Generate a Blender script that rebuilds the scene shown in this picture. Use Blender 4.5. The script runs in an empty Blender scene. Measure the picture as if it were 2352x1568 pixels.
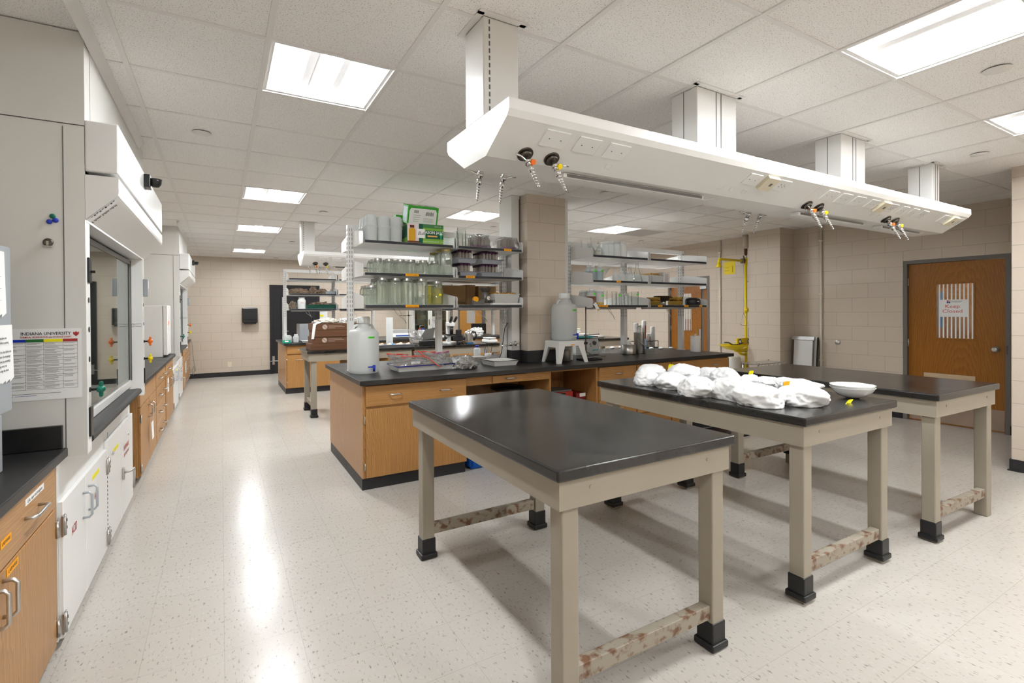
import bpy, bmesh, math, random
from mathutils import Vector, Matrix
random.seed(7)
SC = bpy.context.scene
COL = SC.collection
PI = math.pi
CE = 2.736          # ceiling height
GX, GY, GT = -1.018, 2.504, 0.6096   # ceiling grid origin and pitch

# ------------------------------------------------------------------ materials
def new_mat(name):
    m = bpy.data.materials.new(name); m.use_nodes = True
    nt = m.node_tree; b = nt.nodes['Principled BSDF']
    return m, nt, b
def node(nt, t, **kw):
    n = nt.nodes.new(t)
    for k, v in kw.items(): setattr(n, k, v)
    return n
def mat(name, col, rough=.5, metal=0., spec=.5, coat=0., var=0., vscale=3., bump=0., bscale=200., emit=0., alpha=1., trans=0., ior=1.45):
    m, nt, b = new_mat(name)
    c = (*col, 1)
    b.inputs['Base Color'].default_value = c
    b.inputs['Roughness'].default_value = rough
    b.inputs['Metallic'].default_value = metal
    b.inputs['Specular IOR Level'].default_value = spec
    b.inputs['Coat Weight'].default_value = coat
    b.inputs['Transmission Weight'].default_value = trans
    b.inputs['IOR'].default_value = ior
    b.inputs['Alpha'].default_value = alpha
    if emit:
        b.inputs['Emission Color'].default_value = c
        b.inputs['Emission Strength'].default_value = emit
    tc = node(nt, 'ShaderNodeTexCoord')
    if var:
        n = node(nt, 'ShaderNodeTexNoise'); n.inputs['Scale'].default_value = vscale; n.inputs['Detail'].default_value = 5
        nt.links.new(tc.outputs['Object'], n.inputs['Vector'])
        r = node(nt, 'ShaderNodeValToRGB')
        r.color_ramp.elements[0].position = .3; r.color_ramp.elements[1].position = .7
        r.color_ramp.elements[0].color = (*[x*(1-var) for x in col], 1)
        r.color_ramp.elements[1].color = (*[min(1, x*(1+var)) for x in col], 1)
        nt.links.new(n.outputs['Fac'], r.inputs['Fac']); nt.links.new(r.outputs['Color'], b.inputs['Base Color'])
    if bump:
        n = node(nt, 'ShaderNodeTexNoise'); n.inputs['Scale'].default_value = bscale; n.inputs['Detail'].default_value = 3
        nt.links.new(tc.outputs['Object'], n.inputs['Vector'])
        bp = node(nt, 'ShaderNodeBump'); bp.inputs['Strength'].default_value = bump; bp.inputs['Distance'].default_value = .01
        nt.links.new(n.outputs['Fac'], bp.inputs['Height']); nt.links.new(bp.outputs['Normal'], b.inputs['Normal'])
    return m

def block_mat(name, axes, col):
    """painted concrete block, 16 x 8 inch running bond; axes = which world axes run along and up the wall"""
    m, nt, b = new_mat(name)
    tc = node(nt, 'ShaderNodeTexCoord'); sx = node(nt, 'ShaderNodeSeparateXYZ'); cx = node(nt, 'ShaderNodeCombineXYZ')
    nt.links.new(tc.outputs['Object'], sx.inputs[0])
    nt.links.new(sx.outputs[axes], cx.inputs[0]); nt.links.new(sx.outputs['Z'], cx.inputs[1])
    br = node(nt, 'ShaderNodeTexBrick'); br.offset = .5
    br.inputs['Scale'].default_value = 1; br.inputs['Mortar Size'].default_value = .0045; br.inputs['Mortar Smooth'].default_value = .4
    br.inputs['Brick Width'].default_value = .4064; br.inputs['Row Height'].default_value = .2032
    br.inputs['Color1'].default_value = (*col, 1); br.inputs['Color2'].default_value = (*[c*1.015 for c in col], 1)
    br.inputs['Mortar'].default_value = (*[c*.80 for c in col], 1)
    nt.links.new(cx.outputs[0], br.inputs['Vector'])
    n = node(nt, 'ShaderNodeTexNoise'); n.inputs['Scale'].default_value = 60; n.inputs['Detail'].default_value = 6
    nt.links.new(tc.outputs['Object'], n.inputs['Vector'])
    mx = node(nt, 'ShaderNodeMix', data_type='RGBA', blend_type='MULTIPLY'); mx.inputs['Factor'].default_value = .12
    nt.links.new(br.outputs['Color'], mx.inputs['A']); nt.links.new(n.outputs['Color'], mx.inputs['B'])
    nt.links.new(mx.outputs['Result'], b.inputs['Base Color'])
    ma = node(nt, 'ShaderNodeMath', operation='MULTIPLY_ADD'); ma.inputs[1].default_value = -.8
    ms = node(nt, 'ShaderNodeMath', operation='MULTIPLY'); ms.inputs[1].default_value = .25
    nt.links.new(n.outputs['Fac'], ms.inputs[0]); nt.links.new(br.outputs['Fac'], ma.inputs[0]); nt.links.new(ms.outputs[0], ma.inputs[2])
    bp = node(nt, 'ShaderNodeBump'); bp.inputs['Strength'].default_value = .35; bp.inputs['Distance'].default_value = .006
    nt.links.new(ma.outputs[0], bp.inputs['Height']); nt.links.new(bp.outputs['Normal'], b.inputs['Normal'])
    b.inputs['Roughness'].default_value = .45
    return m

def wood_mat(name, axis, light, dark, ring=1., rough=.38):
    """plain-sawn veneer: long grain along `axis`, cathedral arches from stretched rings"""
    m, nt, b = new_mat(name)
    tc = node(nt, 'ShaderNodeTexCoord')
    mp = node(nt, 'ShaderNodeMapping'); s = [3.2, 3.2, 3.2]; s['XYZ'.index(axis)] = .55
    mp.inputs['Scale'].default_value = s; mp.inputs['Location'].default_value = (.13, .21, .1)
    nt.links.new(tc.outputs['Object'], mp.inputs[0])
    wv = node(nt, 'ShaderNodeTexWave', wave_type='RINGS', rings_direction=axis, wave_profile='SAW')
    if axis == 'Z': wv.rings_direction = 'SPHERICAL'
    else: wv.rings_direction = 'SPHERICAL'
    wv.inputs['Scale'].default_value = 8.5*ring; wv.inputs['Distortion'].default_value = 7; wv.inputs['Detail'].default_value = 3; wv.inputs['Detail Scale'].default_value = 1.2
    nt.links.new(mp.outputs[0], wv.inputs[0])
    mp2 = node(nt, 'ShaderNodeMapping'); s = [150, 150, 150]; s['XYZ'.index(axis)] = 2.5
    mp2.inputs['Scale'].default_value = s
    nt.links.new(tc.outputs['Object'], mp2.inputs[0])
    n = node(nt, 'ShaderNodeTexNoise'); n.inputs['Scale'].default_value = 1; n.inputs['Detail'].default_value = 4
    nt.links.new(mp2.outputs[0], n.inputs['Vector'])
    a = node(nt, 'ShaderNodeMath', operation='MULTIPLY_ADD'); a.inputs[1].default_value = .30
    k = node(nt, 'ShaderNodeMath', operation='MULTIPLY'); k.inputs[1].default_value = .78
    nt.links.new(n.outputs['Fac'], k.inputs[0]); nt.links.new(wv.outputs['Fac'], a.inputs[0]); nt.links.new(k.outputs[0], a.inputs[2])
    r = node(nt, 'ShaderNodeValToRGB')
    r.color_ramp.elements[0].position = .25; r.color_ramp.elements[0].color = (*light, 1)
    r.color_ramp.elements[1].position = .85; r.color_ramp.elements[1].color = (*dark, 1)
    nt.links.new(a.outputs[0], r.inputs['Fac']); nt.links.new(r.outputs['Color'], b.inputs['Base Color'])
    b.inputs['Roughness'].default_value = rough
    return m

def floor_mat():
    m, nt, b = new_mat('vinyl_tile')
    tc = node(nt, 'ShaderNodeTexCoord')
    base = (.51, .475, .43)
    mp = node(nt, 'ShaderNodeMapping'); mp.inputs['Scale'].default_value = (1, .45, 1)
    nt.links.new(tc.outputs['Object'], mp.inputs[0])
    n1 = node(nt, 'ShaderNodeTexNoise'); n1.inputs['Scale'].default_value = 85; n1.inputs['Detail'].default_value = 3
    nt.links.new(mp.outputs[0], n1.inputs['Vector'])
    r1 = node(nt, 'ShaderNodeValToRGB')
    e = r1.color_ramp.elements; e[0].position = .27; e[0].color = (.26, .22, .185, 1); e[1].position = .40; e[1].color = (*base, 1)
    x = e.new(.62); x.color = (*base, 1); x = e.new(.72); x.color = (.56, .53, .49, 1)
    nt.links.new(n1.outputs['Fac'], r1.inputs['Fac'])
    br = node(nt, 'ShaderNodeTexBrick'); br.offset = 0
    br.inputs['Scale'].default_value = 1; br.inputs['Mortar Size'].default_value = .0012
    br.inputs['Brick Width'].default_value = .3048; br.inputs['Row Height'].default_value = .3048
    br.inputs['Color1'].default_value = (1, 1, 1, 1); br.inputs['Color2'].default_value = (.965, .962, .957, 1); br.inputs['Mortar'].default_value = (.8, .78, .76, 1)
    nt.links.new(tc.outputs['Object'], br.inputs['Vector'])
    mx = node(nt, 'ShaderNodeMix', data_type='RGBA', blend_type='MULTIPLY'); mx.inputs['Factor'].default_value = 1
    nt.links.new(r1.outputs['Color'], mx.inputs['A']); nt.links.new(br.outputs['Color'], mx.inputs['B'])
    nt.links.new(mx.outputs['Result'], b.inputs['Base Color'])
    n2 = node(nt, 'ShaderNodeTexNoise'); n2.inputs['Scale'].default_value = 2.2; n2.inputs['Detail'].default_value = 6
    nt.links.new(tc.outputs['Object'], n2.inputs['Vector'])
    mr = node(nt, 'ShaderNodeMapRange'); mr.inputs['To Min'].default_value = .19; mr.inputs['To Max'].default_value = .265
    nt.links.new(n2.outputs['Fac'], mr.inputs['Value']); nt.links.new(mr.outputs[0], b.inputs['Roughness'])
    b.inputs['Specular IOR Level'].default_value = .36
    return m

def ceiling_mat():
    m, nt, b = new_mat('mineral_fibre_tile')
    tc = node(nt, 'ShaderNodeTexCoord')
    n = node(nt, 'ShaderNodeTexNoise'); n.inputs['Scale'].default_value = 190; n.inputs['Detail'].default_value = 2
    nt.links.new(tc.outputs['Object'], n.inputs['Vector'])
    r = node(nt, 'ShaderNodeValToRGB'); e = r.color_ramp.elements
    e[0].position = .29; e[0].color = (.42, .39, .36, 1); e[1].position = .42; e[1].color = (.90, .875, .85, 1)
    nt.links.new(n.outputs['Fac'], r.inputs['Fac']); nt.links.new(r.outputs['Color'], b.inputs['Base Color'])
    bp = node(nt, 'ShaderNodeBump'); bp.inputs['Strength'].default_value = .25; bp.inputs['Distance'].default_value = .004
    nt.links.new(n.outputs['Fac'], bp.inputs['Height']); nt.links.new(bp.outputs['Normal'], b.inputs['Normal'])
    b.inputs['Roughness'].default_value = .9
    return m

def top_mat(name, base=.018, rough=.2, scuff=.5, vary=.2):
    """black epoxy resin bench top, scuffed"""
    m, nt, b = new_mat(name)
    tc = node(nt, 'ShaderNodeTexCoord')
    n = node(nt, 'ShaderNodeTexNoise'); n.inputs['Scale'].default_value = 3; n.inputs['Detail'].default_value = 8; n.inputs['Distortion'].default_value = 1.2
    nt.links.new(tc.outputs['Object'], n.inputs['Vector'])
    r = node(nt, 'ShaderNodeValToRGB'); e = r.color_ramp.elements
    e[0].position = .4; e[0].color = (base, base*.97, base, 1); e[1].position = .8; e[1].color = (base+.05*scuff, base+.045*scuff, base+.04*scuff, 1)
    nt.links.new(n.outputs['Fac'], r.inputs['Fac']); nt.links.new(r.outputs['Color'], b.inputs['Base Color'])
    mr = node(nt, 'ShaderNodeMapRange'); mr.inputs['To Min'].default_value = rough; mr.inputs['To Max'].default_value = rough+vary
    nt.links.new(n.outputs['Fac'], mr.inputs['Value']); nt.links.new(mr.outputs[0], b.inputs['Roughness'])
    return m

def worn_mat(name, col, rust):
    m, nt, b = new_mat(name)
    tc = node(nt, 'ShaderNodeTexCoord')
    n = node(nt, 'ShaderNodeTexNoise'); n.inputs['Scale'].default_value = 22; n.inputs['Detail'].default_value = 8
    nt.links.new(tc.outputs['Object'], n.inputs['Vector'])
    r = node(nt, 'ShaderNodeValToRGB'); e = r.color_ramp.elements
    e[0].position = .5; e[0].color = (*col, 1); e[1].position = .62; e[1].color = (*rust, 1)
    nt.links.new(n.outputs['Fac'], r.inputs['Fac']); nt.links.new(r.outputs['Color'], b.inputs['Base Color'])
    b.inputs['Roughness'].default_value = .55
    return m

def thin_glass(name, tint=(.9, .95, .92), gloss=.12, rough=.02, body=0., bodycol=(.8, .85, .8), blend=.25, gmax=.85):
    """thin-walled glass / clear plastic: see-through, mirrors at grazing angles"""
    m, nt, b = new_mat(name); nt.nodes.remove(b)
    out = nt.nodes['Material Output']
    t = node(nt, 'ShaderNodeBsdfTransparent'); t.inputs[0].default_value = (*tint, 1)
    g = node(nt, 'ShaderNodeBsdfGlossy'); g.inputs['Roughness'].default_value = rough; g.inputs[0].default_value = (.95, .97, .96, 1)
    lw = node(nt, 'ShaderNodeLayerWeight'); lw.inputs['Blend'].default_value = blend
    mr = node(nt, 'ShaderNodeMapRange'); mr.inputs['To Min'].default_value = gloss*.4; mr.inputs['To Max'].default_value = gmax
    nt.links.new(lw.outputs['Fresnel'], mr.inputs['Value'])
    mx = node(nt, 'ShaderNodeMixShader')
    src = t
    if body:
        d = node(nt, 'ShaderNodeBsdfDiffuse'); d.inputs[0].default_value = (*bodycol, 1)
        tl = node(nt, 'ShaderNodeBsdfTranslucent'); tl.inputs[0].default_value = (*bodycol, 1)
        dd = node(nt, 'ShaderNodeMixShader'); dd.inputs[0].default_value = .5
        nt.links.new(d.outputs[0], dd.inputs[1]); nt.links.new(tl.outputs[0], dd.inputs[2])
        m2 = node(nt, 'ShaderNodeMixShader'); m2.inputs[0].default_value = body
        nt.links.new(t.outputs[0], m2.inputs[1]); nt.links.new(dd.outputs[0], m2.inputs[2]); src = m2
    nt.links.new(mr.outputs[0], mx.inputs[0]); nt.links.new(src.outputs[0], mx.inputs[1]); nt.links.new(g.outputs[0], mx.inputs[2])
    nt.links.new(mx.outputs[0], out.inputs['Surface'])
    return m

WALLC = (.63, .54, .445)
M = dict(
 block_x=block_mat('painted_block_back', 'X', WALLC), block_y=block_mat('painted_block_side', 'Y', WALLC),
 floor=floor_mat(), ceil=ceiling_mat(), grid=mat('ceiling_grid_paint', (.80, .775, .75), .5),
 base=mat('black_rubber', (.02, .02, .022), .45), boot=mat('black_rubber_boot', (.012, .012, .013), .4),
 oak_z=wood_mat('oak_upright', 'Z', (.50, .262, .085), (.285, .125, .032)),
 oak_x=wood_mat('oak_lengthwise', 'X', (.50, .262, .085), (.285, .125, .032)),
 oak_y=wood_mat('oak_lengthwise_run', 'Y', (.52, .29, .12), (.34, .17, .06)),
 oak_side=wood_mat('oak_end_panel', 'Z', (.56, .33, .16), (.38, .195, .08), 1.3),
 oak_in=mat('oak_inside', (.30, .165, .07), .55, var=.12, vscale=14),
 door=wood_mat('door_veneer', 'Z', (.36, .145, .018), (.215, .07, .008), .6, .3),
 top=top_mat('epoxy_worktop', .010, .285, .4, .2), table_top=top_mat('epoxy_table_top', .009, .13, .6, .13),
 beige=mat('beige_enamelled_steel', (.315, .277, .218), .4, var=.04),
 worn=worn_mat('worn_beige_steel', (.315, .277, .218), (.15, .07, .035)),
 white=mat('white_enamelled_steel', (.80, .795, .775), .3, var=.012), white2=mat('white_painted_steel', (.83, .83, .815), .25),
 hood=mat('off_white_hood_panel', (.70, .69, .655), .32),
 liner=mat('hood_liner', (.60, .62, .585), .5), grey=mat('grey_steel', (.42, .45, .48), .35, metal=.3),
 dgrey=mat('dark_grey_steel', (.13, .125, .115), .45), frame=mat('taupe_door_frame', (.155, .14, .125), .45),
 black=mat('black_plastic', (.012, .012, .013), .32), blackm=mat('matt_black', (.012, .011, .012), .7),
 chrome=mat('chrome', (.72, .72, .72), .12, metal=1.), steel=mat('brushed_steel', (.55, .54, .52), .3, metal=1.),
 bronze=mat('bronze_flange', (.13, .115, .1), .32, metal=.9), nickel=mat('satin_nickel', (.60, .59, .57), .33, metal=.9),
 alu=mat('anodised_grey', (.50, .50, .50), .45, metal=.5),
 yellow=mat('safety_yellow', (.82, .62, .0), .35), orange=mat('orange_plastic', (.85, .17, .01), .35), green=mat('green_plastic', (.0, .13, .085), .3),
 paper=mat('white_paper', (.85, .85, .84), .7), ivory=mat('ivory_plastic', (.72, .66, .50), .4), whitep=mat('white_plastic', (.82, .82, .80), .35),
 glass=thin_glass('sash_glass', (.86, .90, .87), .2, blend=.55), jar=thin_glass('jar_glass', (.94, .965, .94), .16, body=.13, bodycol=(.86, .92, .84), gmax=.7),
 clear=thin_glass('clear_glass', (.96, .975, .965), .14, body=.03),
 ink=mat('black_ink', (.02, .02, .02), .6), red=mat('red_ink', (.42, .03, .03), .6), blue=mat('blue_plastic', (.01, .035, .42), .35),
 tape_g=mat('green_tape', (.10, .78, .05), .5), tape_o=mat('orange_tape', (.95, .40, .0), .5), tape_y=mat('yellow_tape', (.90, .80, .0), .5),
 brown=mat('brown_card', (.125, .052, .022), .6), card=mat('cardboard', (.40, .25, .115), .75, var=.05), kraft=mat('kraft_paper', (.62, .36, .12), .7),
)
def emis(name, col, s):
    m, nt, b = new_mat(name); nt.nodes.remove(b)
    e = node(nt, 'ShaderNodeEmission'); e.inputs[0].default_value = (*col, 1); e.inputs[1].default_value = s
    nt.links.new(e.outputs[0], nt.nodes['Material Output'].inputs[0]); return m
M['lens'] = emis('lamp_lens', (.955, .985, 1.), 190.); M['lens2'] = mat('lamp_side_lens', (.93, .94, .955), .6, emit=.35)

# ------------------------------------------------------------------ building helpers
class MB:
    def __init__(s): s.bm = bmesh.new()
    def _xf(s, vs, mtx):
        if mtx is not None:
            for v in vs: v.co = mtx @ v.co
    def box(s, x0, x1, y0, y1, z0, z1, bev=0., mtx=None, seg=2):
        r = bmesh.ops.create_cube(s.bm, size=1.)
        vs = r['verts']
        for v in vs: v.co = Vector(((x0+x1)/2+v.co.x*(x1-x0), (y0+y1)/2+v.co.y*(y1-y0), (z0+z1)/2+v.co.z*(z1-z0)))
        if bev:
            es = list({e for v in vs for e in v.link_edges})
            rr = bmesh.ops.bevel(s.bm, geom=es, offset=bev, segments=seg, affect='EDGES', profile=.5)
            vs = list({v for f in rr['faces'] for v in f.verts} | {v for v in vs if v.is_valid})
        s._xf(vs, mtx); return s
    def cyl(s, p0, p1, r0, r1=None, n=16, cap=True):
        r1 = r0 if r1 is None else r1
        p0, p1 = Vector(p0), Vector(p1); d = p1-p0
        q = d.to_track_quat('Z', 'Y'); rings = []
        for p, r in ((p0, r0), (p1, r1)):
            rings.append([s.bm.verts.new(p+q@Vector((r*math.cos(2*PI*i/n), r*math.sin(2*PI*i/n), 0))) for i in range(n)])
        for i in range(n):
            f = s.bm.faces.new((rings[0][i], rings[0][(i+1) % n], rings[1][(i+1) % n], rings[1][i])); f.smooth = True
        if cap:
            s.bm.faces.new(rings[0][::-1]); s.bm.faces.new(rings[1])
        return s
    def lathe(s, prof, c=(0, 0, 0), n=24, mtx=None, sq=None):
        """revolve (radius, z) pairs; sq = (rx, ry) stretches; mtx turns it"""
        rings = []; vs = []
        for r, z in prof:
            if r < 1e-6: rings.append([s.bm.verts.new((0, 0, z))])
            else: rings.append([s.bm.verts.new((r*math.cos(2*PI*i/n), r*math.sin(2*PI*i/n), z)) for i in range(n)])
            vs += rings[-1]
        for a, b in zip(rings, rings[1:]):
            for i in range(n):
                j = (i+1) % n
                if len(a) == 1 and len(b) == 1: continue
                if len(a) == 1: f = s.bm.faces.new((a[0], b[j], b[i]))
                elif len(b) == 1: f = s.bm.faces.new((a[i], a[j], b[0]))
                else: f = s.bm.faces.new((a[i], a[j], b[j], b[i]))
                f.smooth = True
        for v in vs:
            if sq: v.co.x *= sq[0]; v.co.y *= sq[1]
            if mtx is not None: v.co = mtx @ v.co
            v.co += Vector(c)
        return s
    def tube(s, pts, r, n=8, closed=False, radii=None):
        pts = [Vector(p) for p in pts]; rings = []; up = Vector((0, 0, 1)); last = None
        for i, p in enumerate(pts):
            if closed: d = pts[(i+1) % len(pts)]-pts[i-1]
            else: d = (pts[min(i+1, len(pts)-1)]-pts[max(i-1, 0)])
            d.normalize()
            if last is None:
                a = up if abs(d.z) < .9 else Vector((1, 0, 0)); x = d.cross(a).normalized()
            else: x = (last-d*last.dot(d)).normalized()
            last = x; y = d.cross(x); rr = radii[i] if radii else r
            rings.append([s.bm.verts.new(p+x*rr*math.cos(2*PI*k/n)+y*rr*math.sin(2*PI*k/n)) for k in range(n)])
        m = len(rings)
        for i in range(m if closed else m-1):
            a, b = rings[i], rings[(i+1) % m]
            for k in range(n):
                f = s.bm.faces.new((a[k], a[(k+1) % n], b[(k+1) % n], b[k])); f.smooth = True
        if not closed:
            s.bm.faces.new(rings[0][::-1]); s.bm.faces.new(rings[-1])
        return s
    def prism(s, poly, axis, a, b):
        """extrude a 2D polygon along axis from a to b; poly gives the other two coordinates in xyz order"""
        def P(u, v, w): return {'x': (w, u, v), 'y': (u, w, v), 'z': (u, v, w)}[axis]
        A = [s.bm.verts.new(P(u, v, a)) for u, v in poly]; B = [s.bm.verts.new(P(u, v, b)) for u, v in poly]
        n = len(poly)
        for i in range(n): s.bm.faces.new((A[i], A[(i+1) % n], B[(i+1) % n], B[i]))
        s.bm.faces.new(A[::-1]); s.bm.faces.new(B); return s
    def quad(s, *ps):
        s.bm.faces.new([s.bm.verts.new(p) for p in ps]); return s
    def hull(s, pts):
        vs = [s.bm.verts.new(p) for p in pts]
        r = bmesh.ops.convex_hull(s.bm, input=vs)
        bmesh.ops.delete(s.bm, geom=[v for v in r['geom_interior'] if isinstance(v, bmesh.types.BMVert)], context='VERTS'); return s
    def build(s, name, m, parent=None, smooth=None):
        bmesh.ops.recalc_face_normals(s.bm, faces=s.bm.faces)
        off = Vector((0, 0, 0)); p = parent
        while p is not None: off += p.location; p = p.parent
        for v in s.bm.verts: v.co -= off
        me = bpy.data.meshes.new(name); s.bm.to_mesh(me); s.bm.free()
        if smooth:
            for f in me.polygons: f.use_smooth = True
        me.materials.append(m if not isinstance(m, str) else M[m])
        o = bpy.data.objects.new(name, me); COL.objects.link(o)
        if parent is not None: o.parent = parent
        return o

def tag(o, label, cat, group=None):
    o['label'] = label; o['category'] = cat
    if group: o['group'] = group
    return o
def thing(name, label, cat, loc, group=None, rz=0.):
    o = bpy.data.objects.new(name, None); COL.objects.link(o); o.location = loc; o.rotation_euler = (0, 0, rz)
    o.empty_display_size = .05
    return tag(o, label, cat, group)
def struct(o):
    o['kind'] = 'structure'; return o
def kids(o): return [c for c in bpy.data.objects if c.parent == o]
def dup(o, loc=None, rz=None, label=None, group=None, parent=None):
    c = o.copy(); COL.objects.link(c)
    if parent is not None: c.parent = parent
    if loc is not None: c.location = loc
    if rz is not None: c.rotation_euler = (0, 0, rz)
    if label: c['label'] = label
    if group: c['group'] = group
    for k in kids(o): dup(k, parent=c)
    return c
def box(name, x0, x1, y0, y1, z0, z1, m, parent=None, bev=0.): return MB().box(x0, x1, y0, y1, z0, z1, bev).build(name, m, parent)
def text(body, size, loc, rot, m, parent, name='lettering', ax='CENTER', sx=1., bold=0., spacing=1., shear=0., lines=1.):
    """raised lettering lying in the plane given by rot (euler), centred on loc (world)"""
    cu = bpy.data.curves.new(name, 'FONT'); cu.body = body; cu.size = size; cu.align_x = ax; cu.align_y = 'CENTER'
    cu.extrude = .00015; cu.offset = bold*size; cu.space_character = spacing; cu.resolution_u = 2; cu.shear = shear; cu.space_line = lines
    cu.materials.append(M[m] if isinstance(m, str) else m)
    tmp = bpy.data.objects.new('tmp', cu); me = bpy.data.meshes.new_from_object(tmp); me.name = name
    bpy.data.objects.remove(tmp); bpy.data.curves.remove(cu)
    o = bpy.data.objects.new(name, me); COL.objects.link(o)
    off = Vector((0, 0, 0)); p = parent
    while p is not None: off += p.location; p = p.parent
    o.parent = parent; o.location = Vector(loc)-off; o.rotation_euler = rot; o.scale = (sx, 1, 1)
    return o
FRONT = (PI/2, 0, 0)            # reads on a face that looks towards -y
XFACE = (PI/2, 0, PI/2)         # reads on a face that looks towards +x
XNEG = (PI/2, 0, -PI/2)         # reads on a face that looks towards -x

# ------------------------------------------------------------------ camera
cam = bpy.data.cameras.new('camera'); co = bpy.data.objects.new('camera', cam); COL.objects.link(co)
F, YAW, PIT, ROL, CYY, CXX = 1127.8174, 0.516, -0.0064, -0.0058, 720.8401, 1148.0913
cy_, sy_, cp_, sp_ = math.cos(YAW), math.sin(YAW), math.cos(PIT), math.sin(PIT)
fw = Vector((sy_*cp_, cy_*cp_, sp_)); ri = Vector((cy_, -sy_, 0)); up = ri.cross(fw)
r_ = ri*math.cos(ROL)+up*math.sin(ROL); u_ = -ri*math.sin(ROL)+up*math.cos(ROL)
mw = Matrix((r_, u_, -fw)).transposed().to_4x4(); mw.translation = (0, 0, 1.47)
co.matrix_world = mw
cam.sensor_fit = 'HORIZONTAL'; cam.sensor_width = 36.; cam.lens = 36.*F/2352
cam.shift_x = (1176-CXX)/2352; cam.shift_y = (CYY-784)/2352
cam.clip_start = .05; cam.clip_end = 60
SC.camera = co
vs = SC.view_settings; vs.view_transform = 'Standard'; vs.look = 'None'; vs.gamma = 1.; vs.use_curve_mapping = False; vs.exposure = .5
try: SC.cycles.use_denoising = True
except Exception: pass
w = bpy.data.worlds.new('room_air'); SC.world = w; w.use_nodes = True
w.node_tree.nodes['Background'].inputs[0].default_value = (.5, .5, .5, 1); w.node_tree.nodes['Background'].inputs[1].default_value = .05

# ------------------------------------------------------------------ the room
XW, XR, YB, YN, XNEAR = -1.42, 7.92, 12.87, -2.6, 6.207
struct(box('floor', XW, XR, YN, YB, -.1, 0, 'floor'))
LAMPS = [(2, 0), (2, 5), (2, 9), (2, 14), (6, 5), (10, 5), (6, -3), (9, -3), (6, 9), (10, 9), (6, 14), (10, 14), (2, -5), (6, -7), (9, -7)]  # the lamps behind the camera are unseen, added to light the room evenly
VENTS = [(11, 5, 2), (9, 9, 1)]
lampset = set(LAMPS)
mb = MB(); c0, c1, r0, r1 = -1, 15, -9, 18
for c in range(c0, c1):
    for r in range(r0, r1):
        if (c, r) in lampset: continue
        x0, x1 = max(XW, GX+c*GT), min(XR, GX+(c+1)*GT); y0, y1 = max(YN, GY+r*GT), min(YB, GY+(r+1)*GT)
        if x1 > x0 and y1 > y0: mb.box(x0, x1, y0, y1, CE, CE+.02)
struct(mb.build('ceiling', 'ceil'))
mb = MB()
for c in range(c0+1, c1+1):
    x = GX+c*GT
    if XW < x < XR: mb.box(x-.0125, x+.0125, YN, YB, CE-.0065, CE+.03)
for r in range(r0+1, r1):
    y = GY+r*GT
    if YN < y < YB:
        for c in range(c0, c1):
            x0, x1 = max(XW, GX+c*GT+.0126), min(XR, GX+(c+1)*GT-.0126)
            if x1 > x0: mb.box(x0, x1, y-.0115, y+.0115, CE-.0045, CE+.028)
struct(mb.build('trim_1', 'grid'))
struct(box('wall_back', XW, XR, YB, YB+.15, 0, CE+.1, 'block_x'))
struct(box('wall_left', XW-.15, XW, YN, YB, 0, CE+.1, 'block_y'))
# right wall with openings for its two doors
mb = MB(); DO = [(2.06, 3.0), (6.08, 6.96)]
ys = [1.576, DO[0][0], DO[0][1], DO[1][0], DO[1][1], YB]
for a, b in ((0, 1), (2, 3), (4, 5)): mb.box(XR, XR+.15, ys[a], ys[b], 0, CE+.1)
for a, b in DO: mb.box(XR, XR+.15, a, b, 2.06, CE+.1)
struct(mb.build('wall_right', 'block_y'))
struct(box('wall_right_near', XNEAR, XR+.15, YN, 1.576, 0, CE+.1, 'block_y'))
struct(box('wall_near', XW, XNEAR, YN-.15, YN, 0, CE+.1, 'block_x'))
struct(box('wall_pilaster', 7.54, XR-.001, 4.48, 5.0, 0, CE, 'block_y'))
struct(box('baseboard_back', XW, 1.0, YB-.012, YB, 0, .105, 'base')); struct(box('baseboard_back', 2.13, XR, YB-.012, YB, 0, .105, 'base'))
struct(box('baseboard_right', XR-.012, XR, 3.05, 4.48, 0, .105, 'base')); struct(box('baseboard_right', XR-.012, XR, 5.0, 6.03, 0, .105, 'base'))
struct(box('baseboard_right', XR-.012, XR, 7.0, YB, 0, .105, 'base')); struct(box('baseboard_right', XR-.012, XR, 1.576, 2.02, 0, .105, 'base'))
mb = MB(); mb.box(XNEAR-.012, XNEAR, YN, 1.588, 0, .105); mb.box(XNEAR, 6.7, 1.576, 1.588, 0, .105)
mb.box(XNEAR-.022, XNEAR, YN, 1.598, 0, .012); struct(mb.build('baseboard_near', 'base'))
mb = MB(); mb.box(7.528, 7.54, 4.468, 5.0, 0, .105); mb.box(7.54, XR, 4.468, 4.48, 0, .105); struct(mb.build('baseboard_pilaster', 'base'))
# corridor beyond the right-hand doors
struct(box('wall_corridor', 9.6, 9.7, -1, 9.5, 0, 2.9, 'block_y')); struct(box('floor_corridor', XR, 9.7, -1, 9.5, -.1, 0, 'floor'))
struct(box('ceiling_corridor', XR+.15, 9.7, -1, 9.5, CE, CE+.05, 'ceil'))

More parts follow.
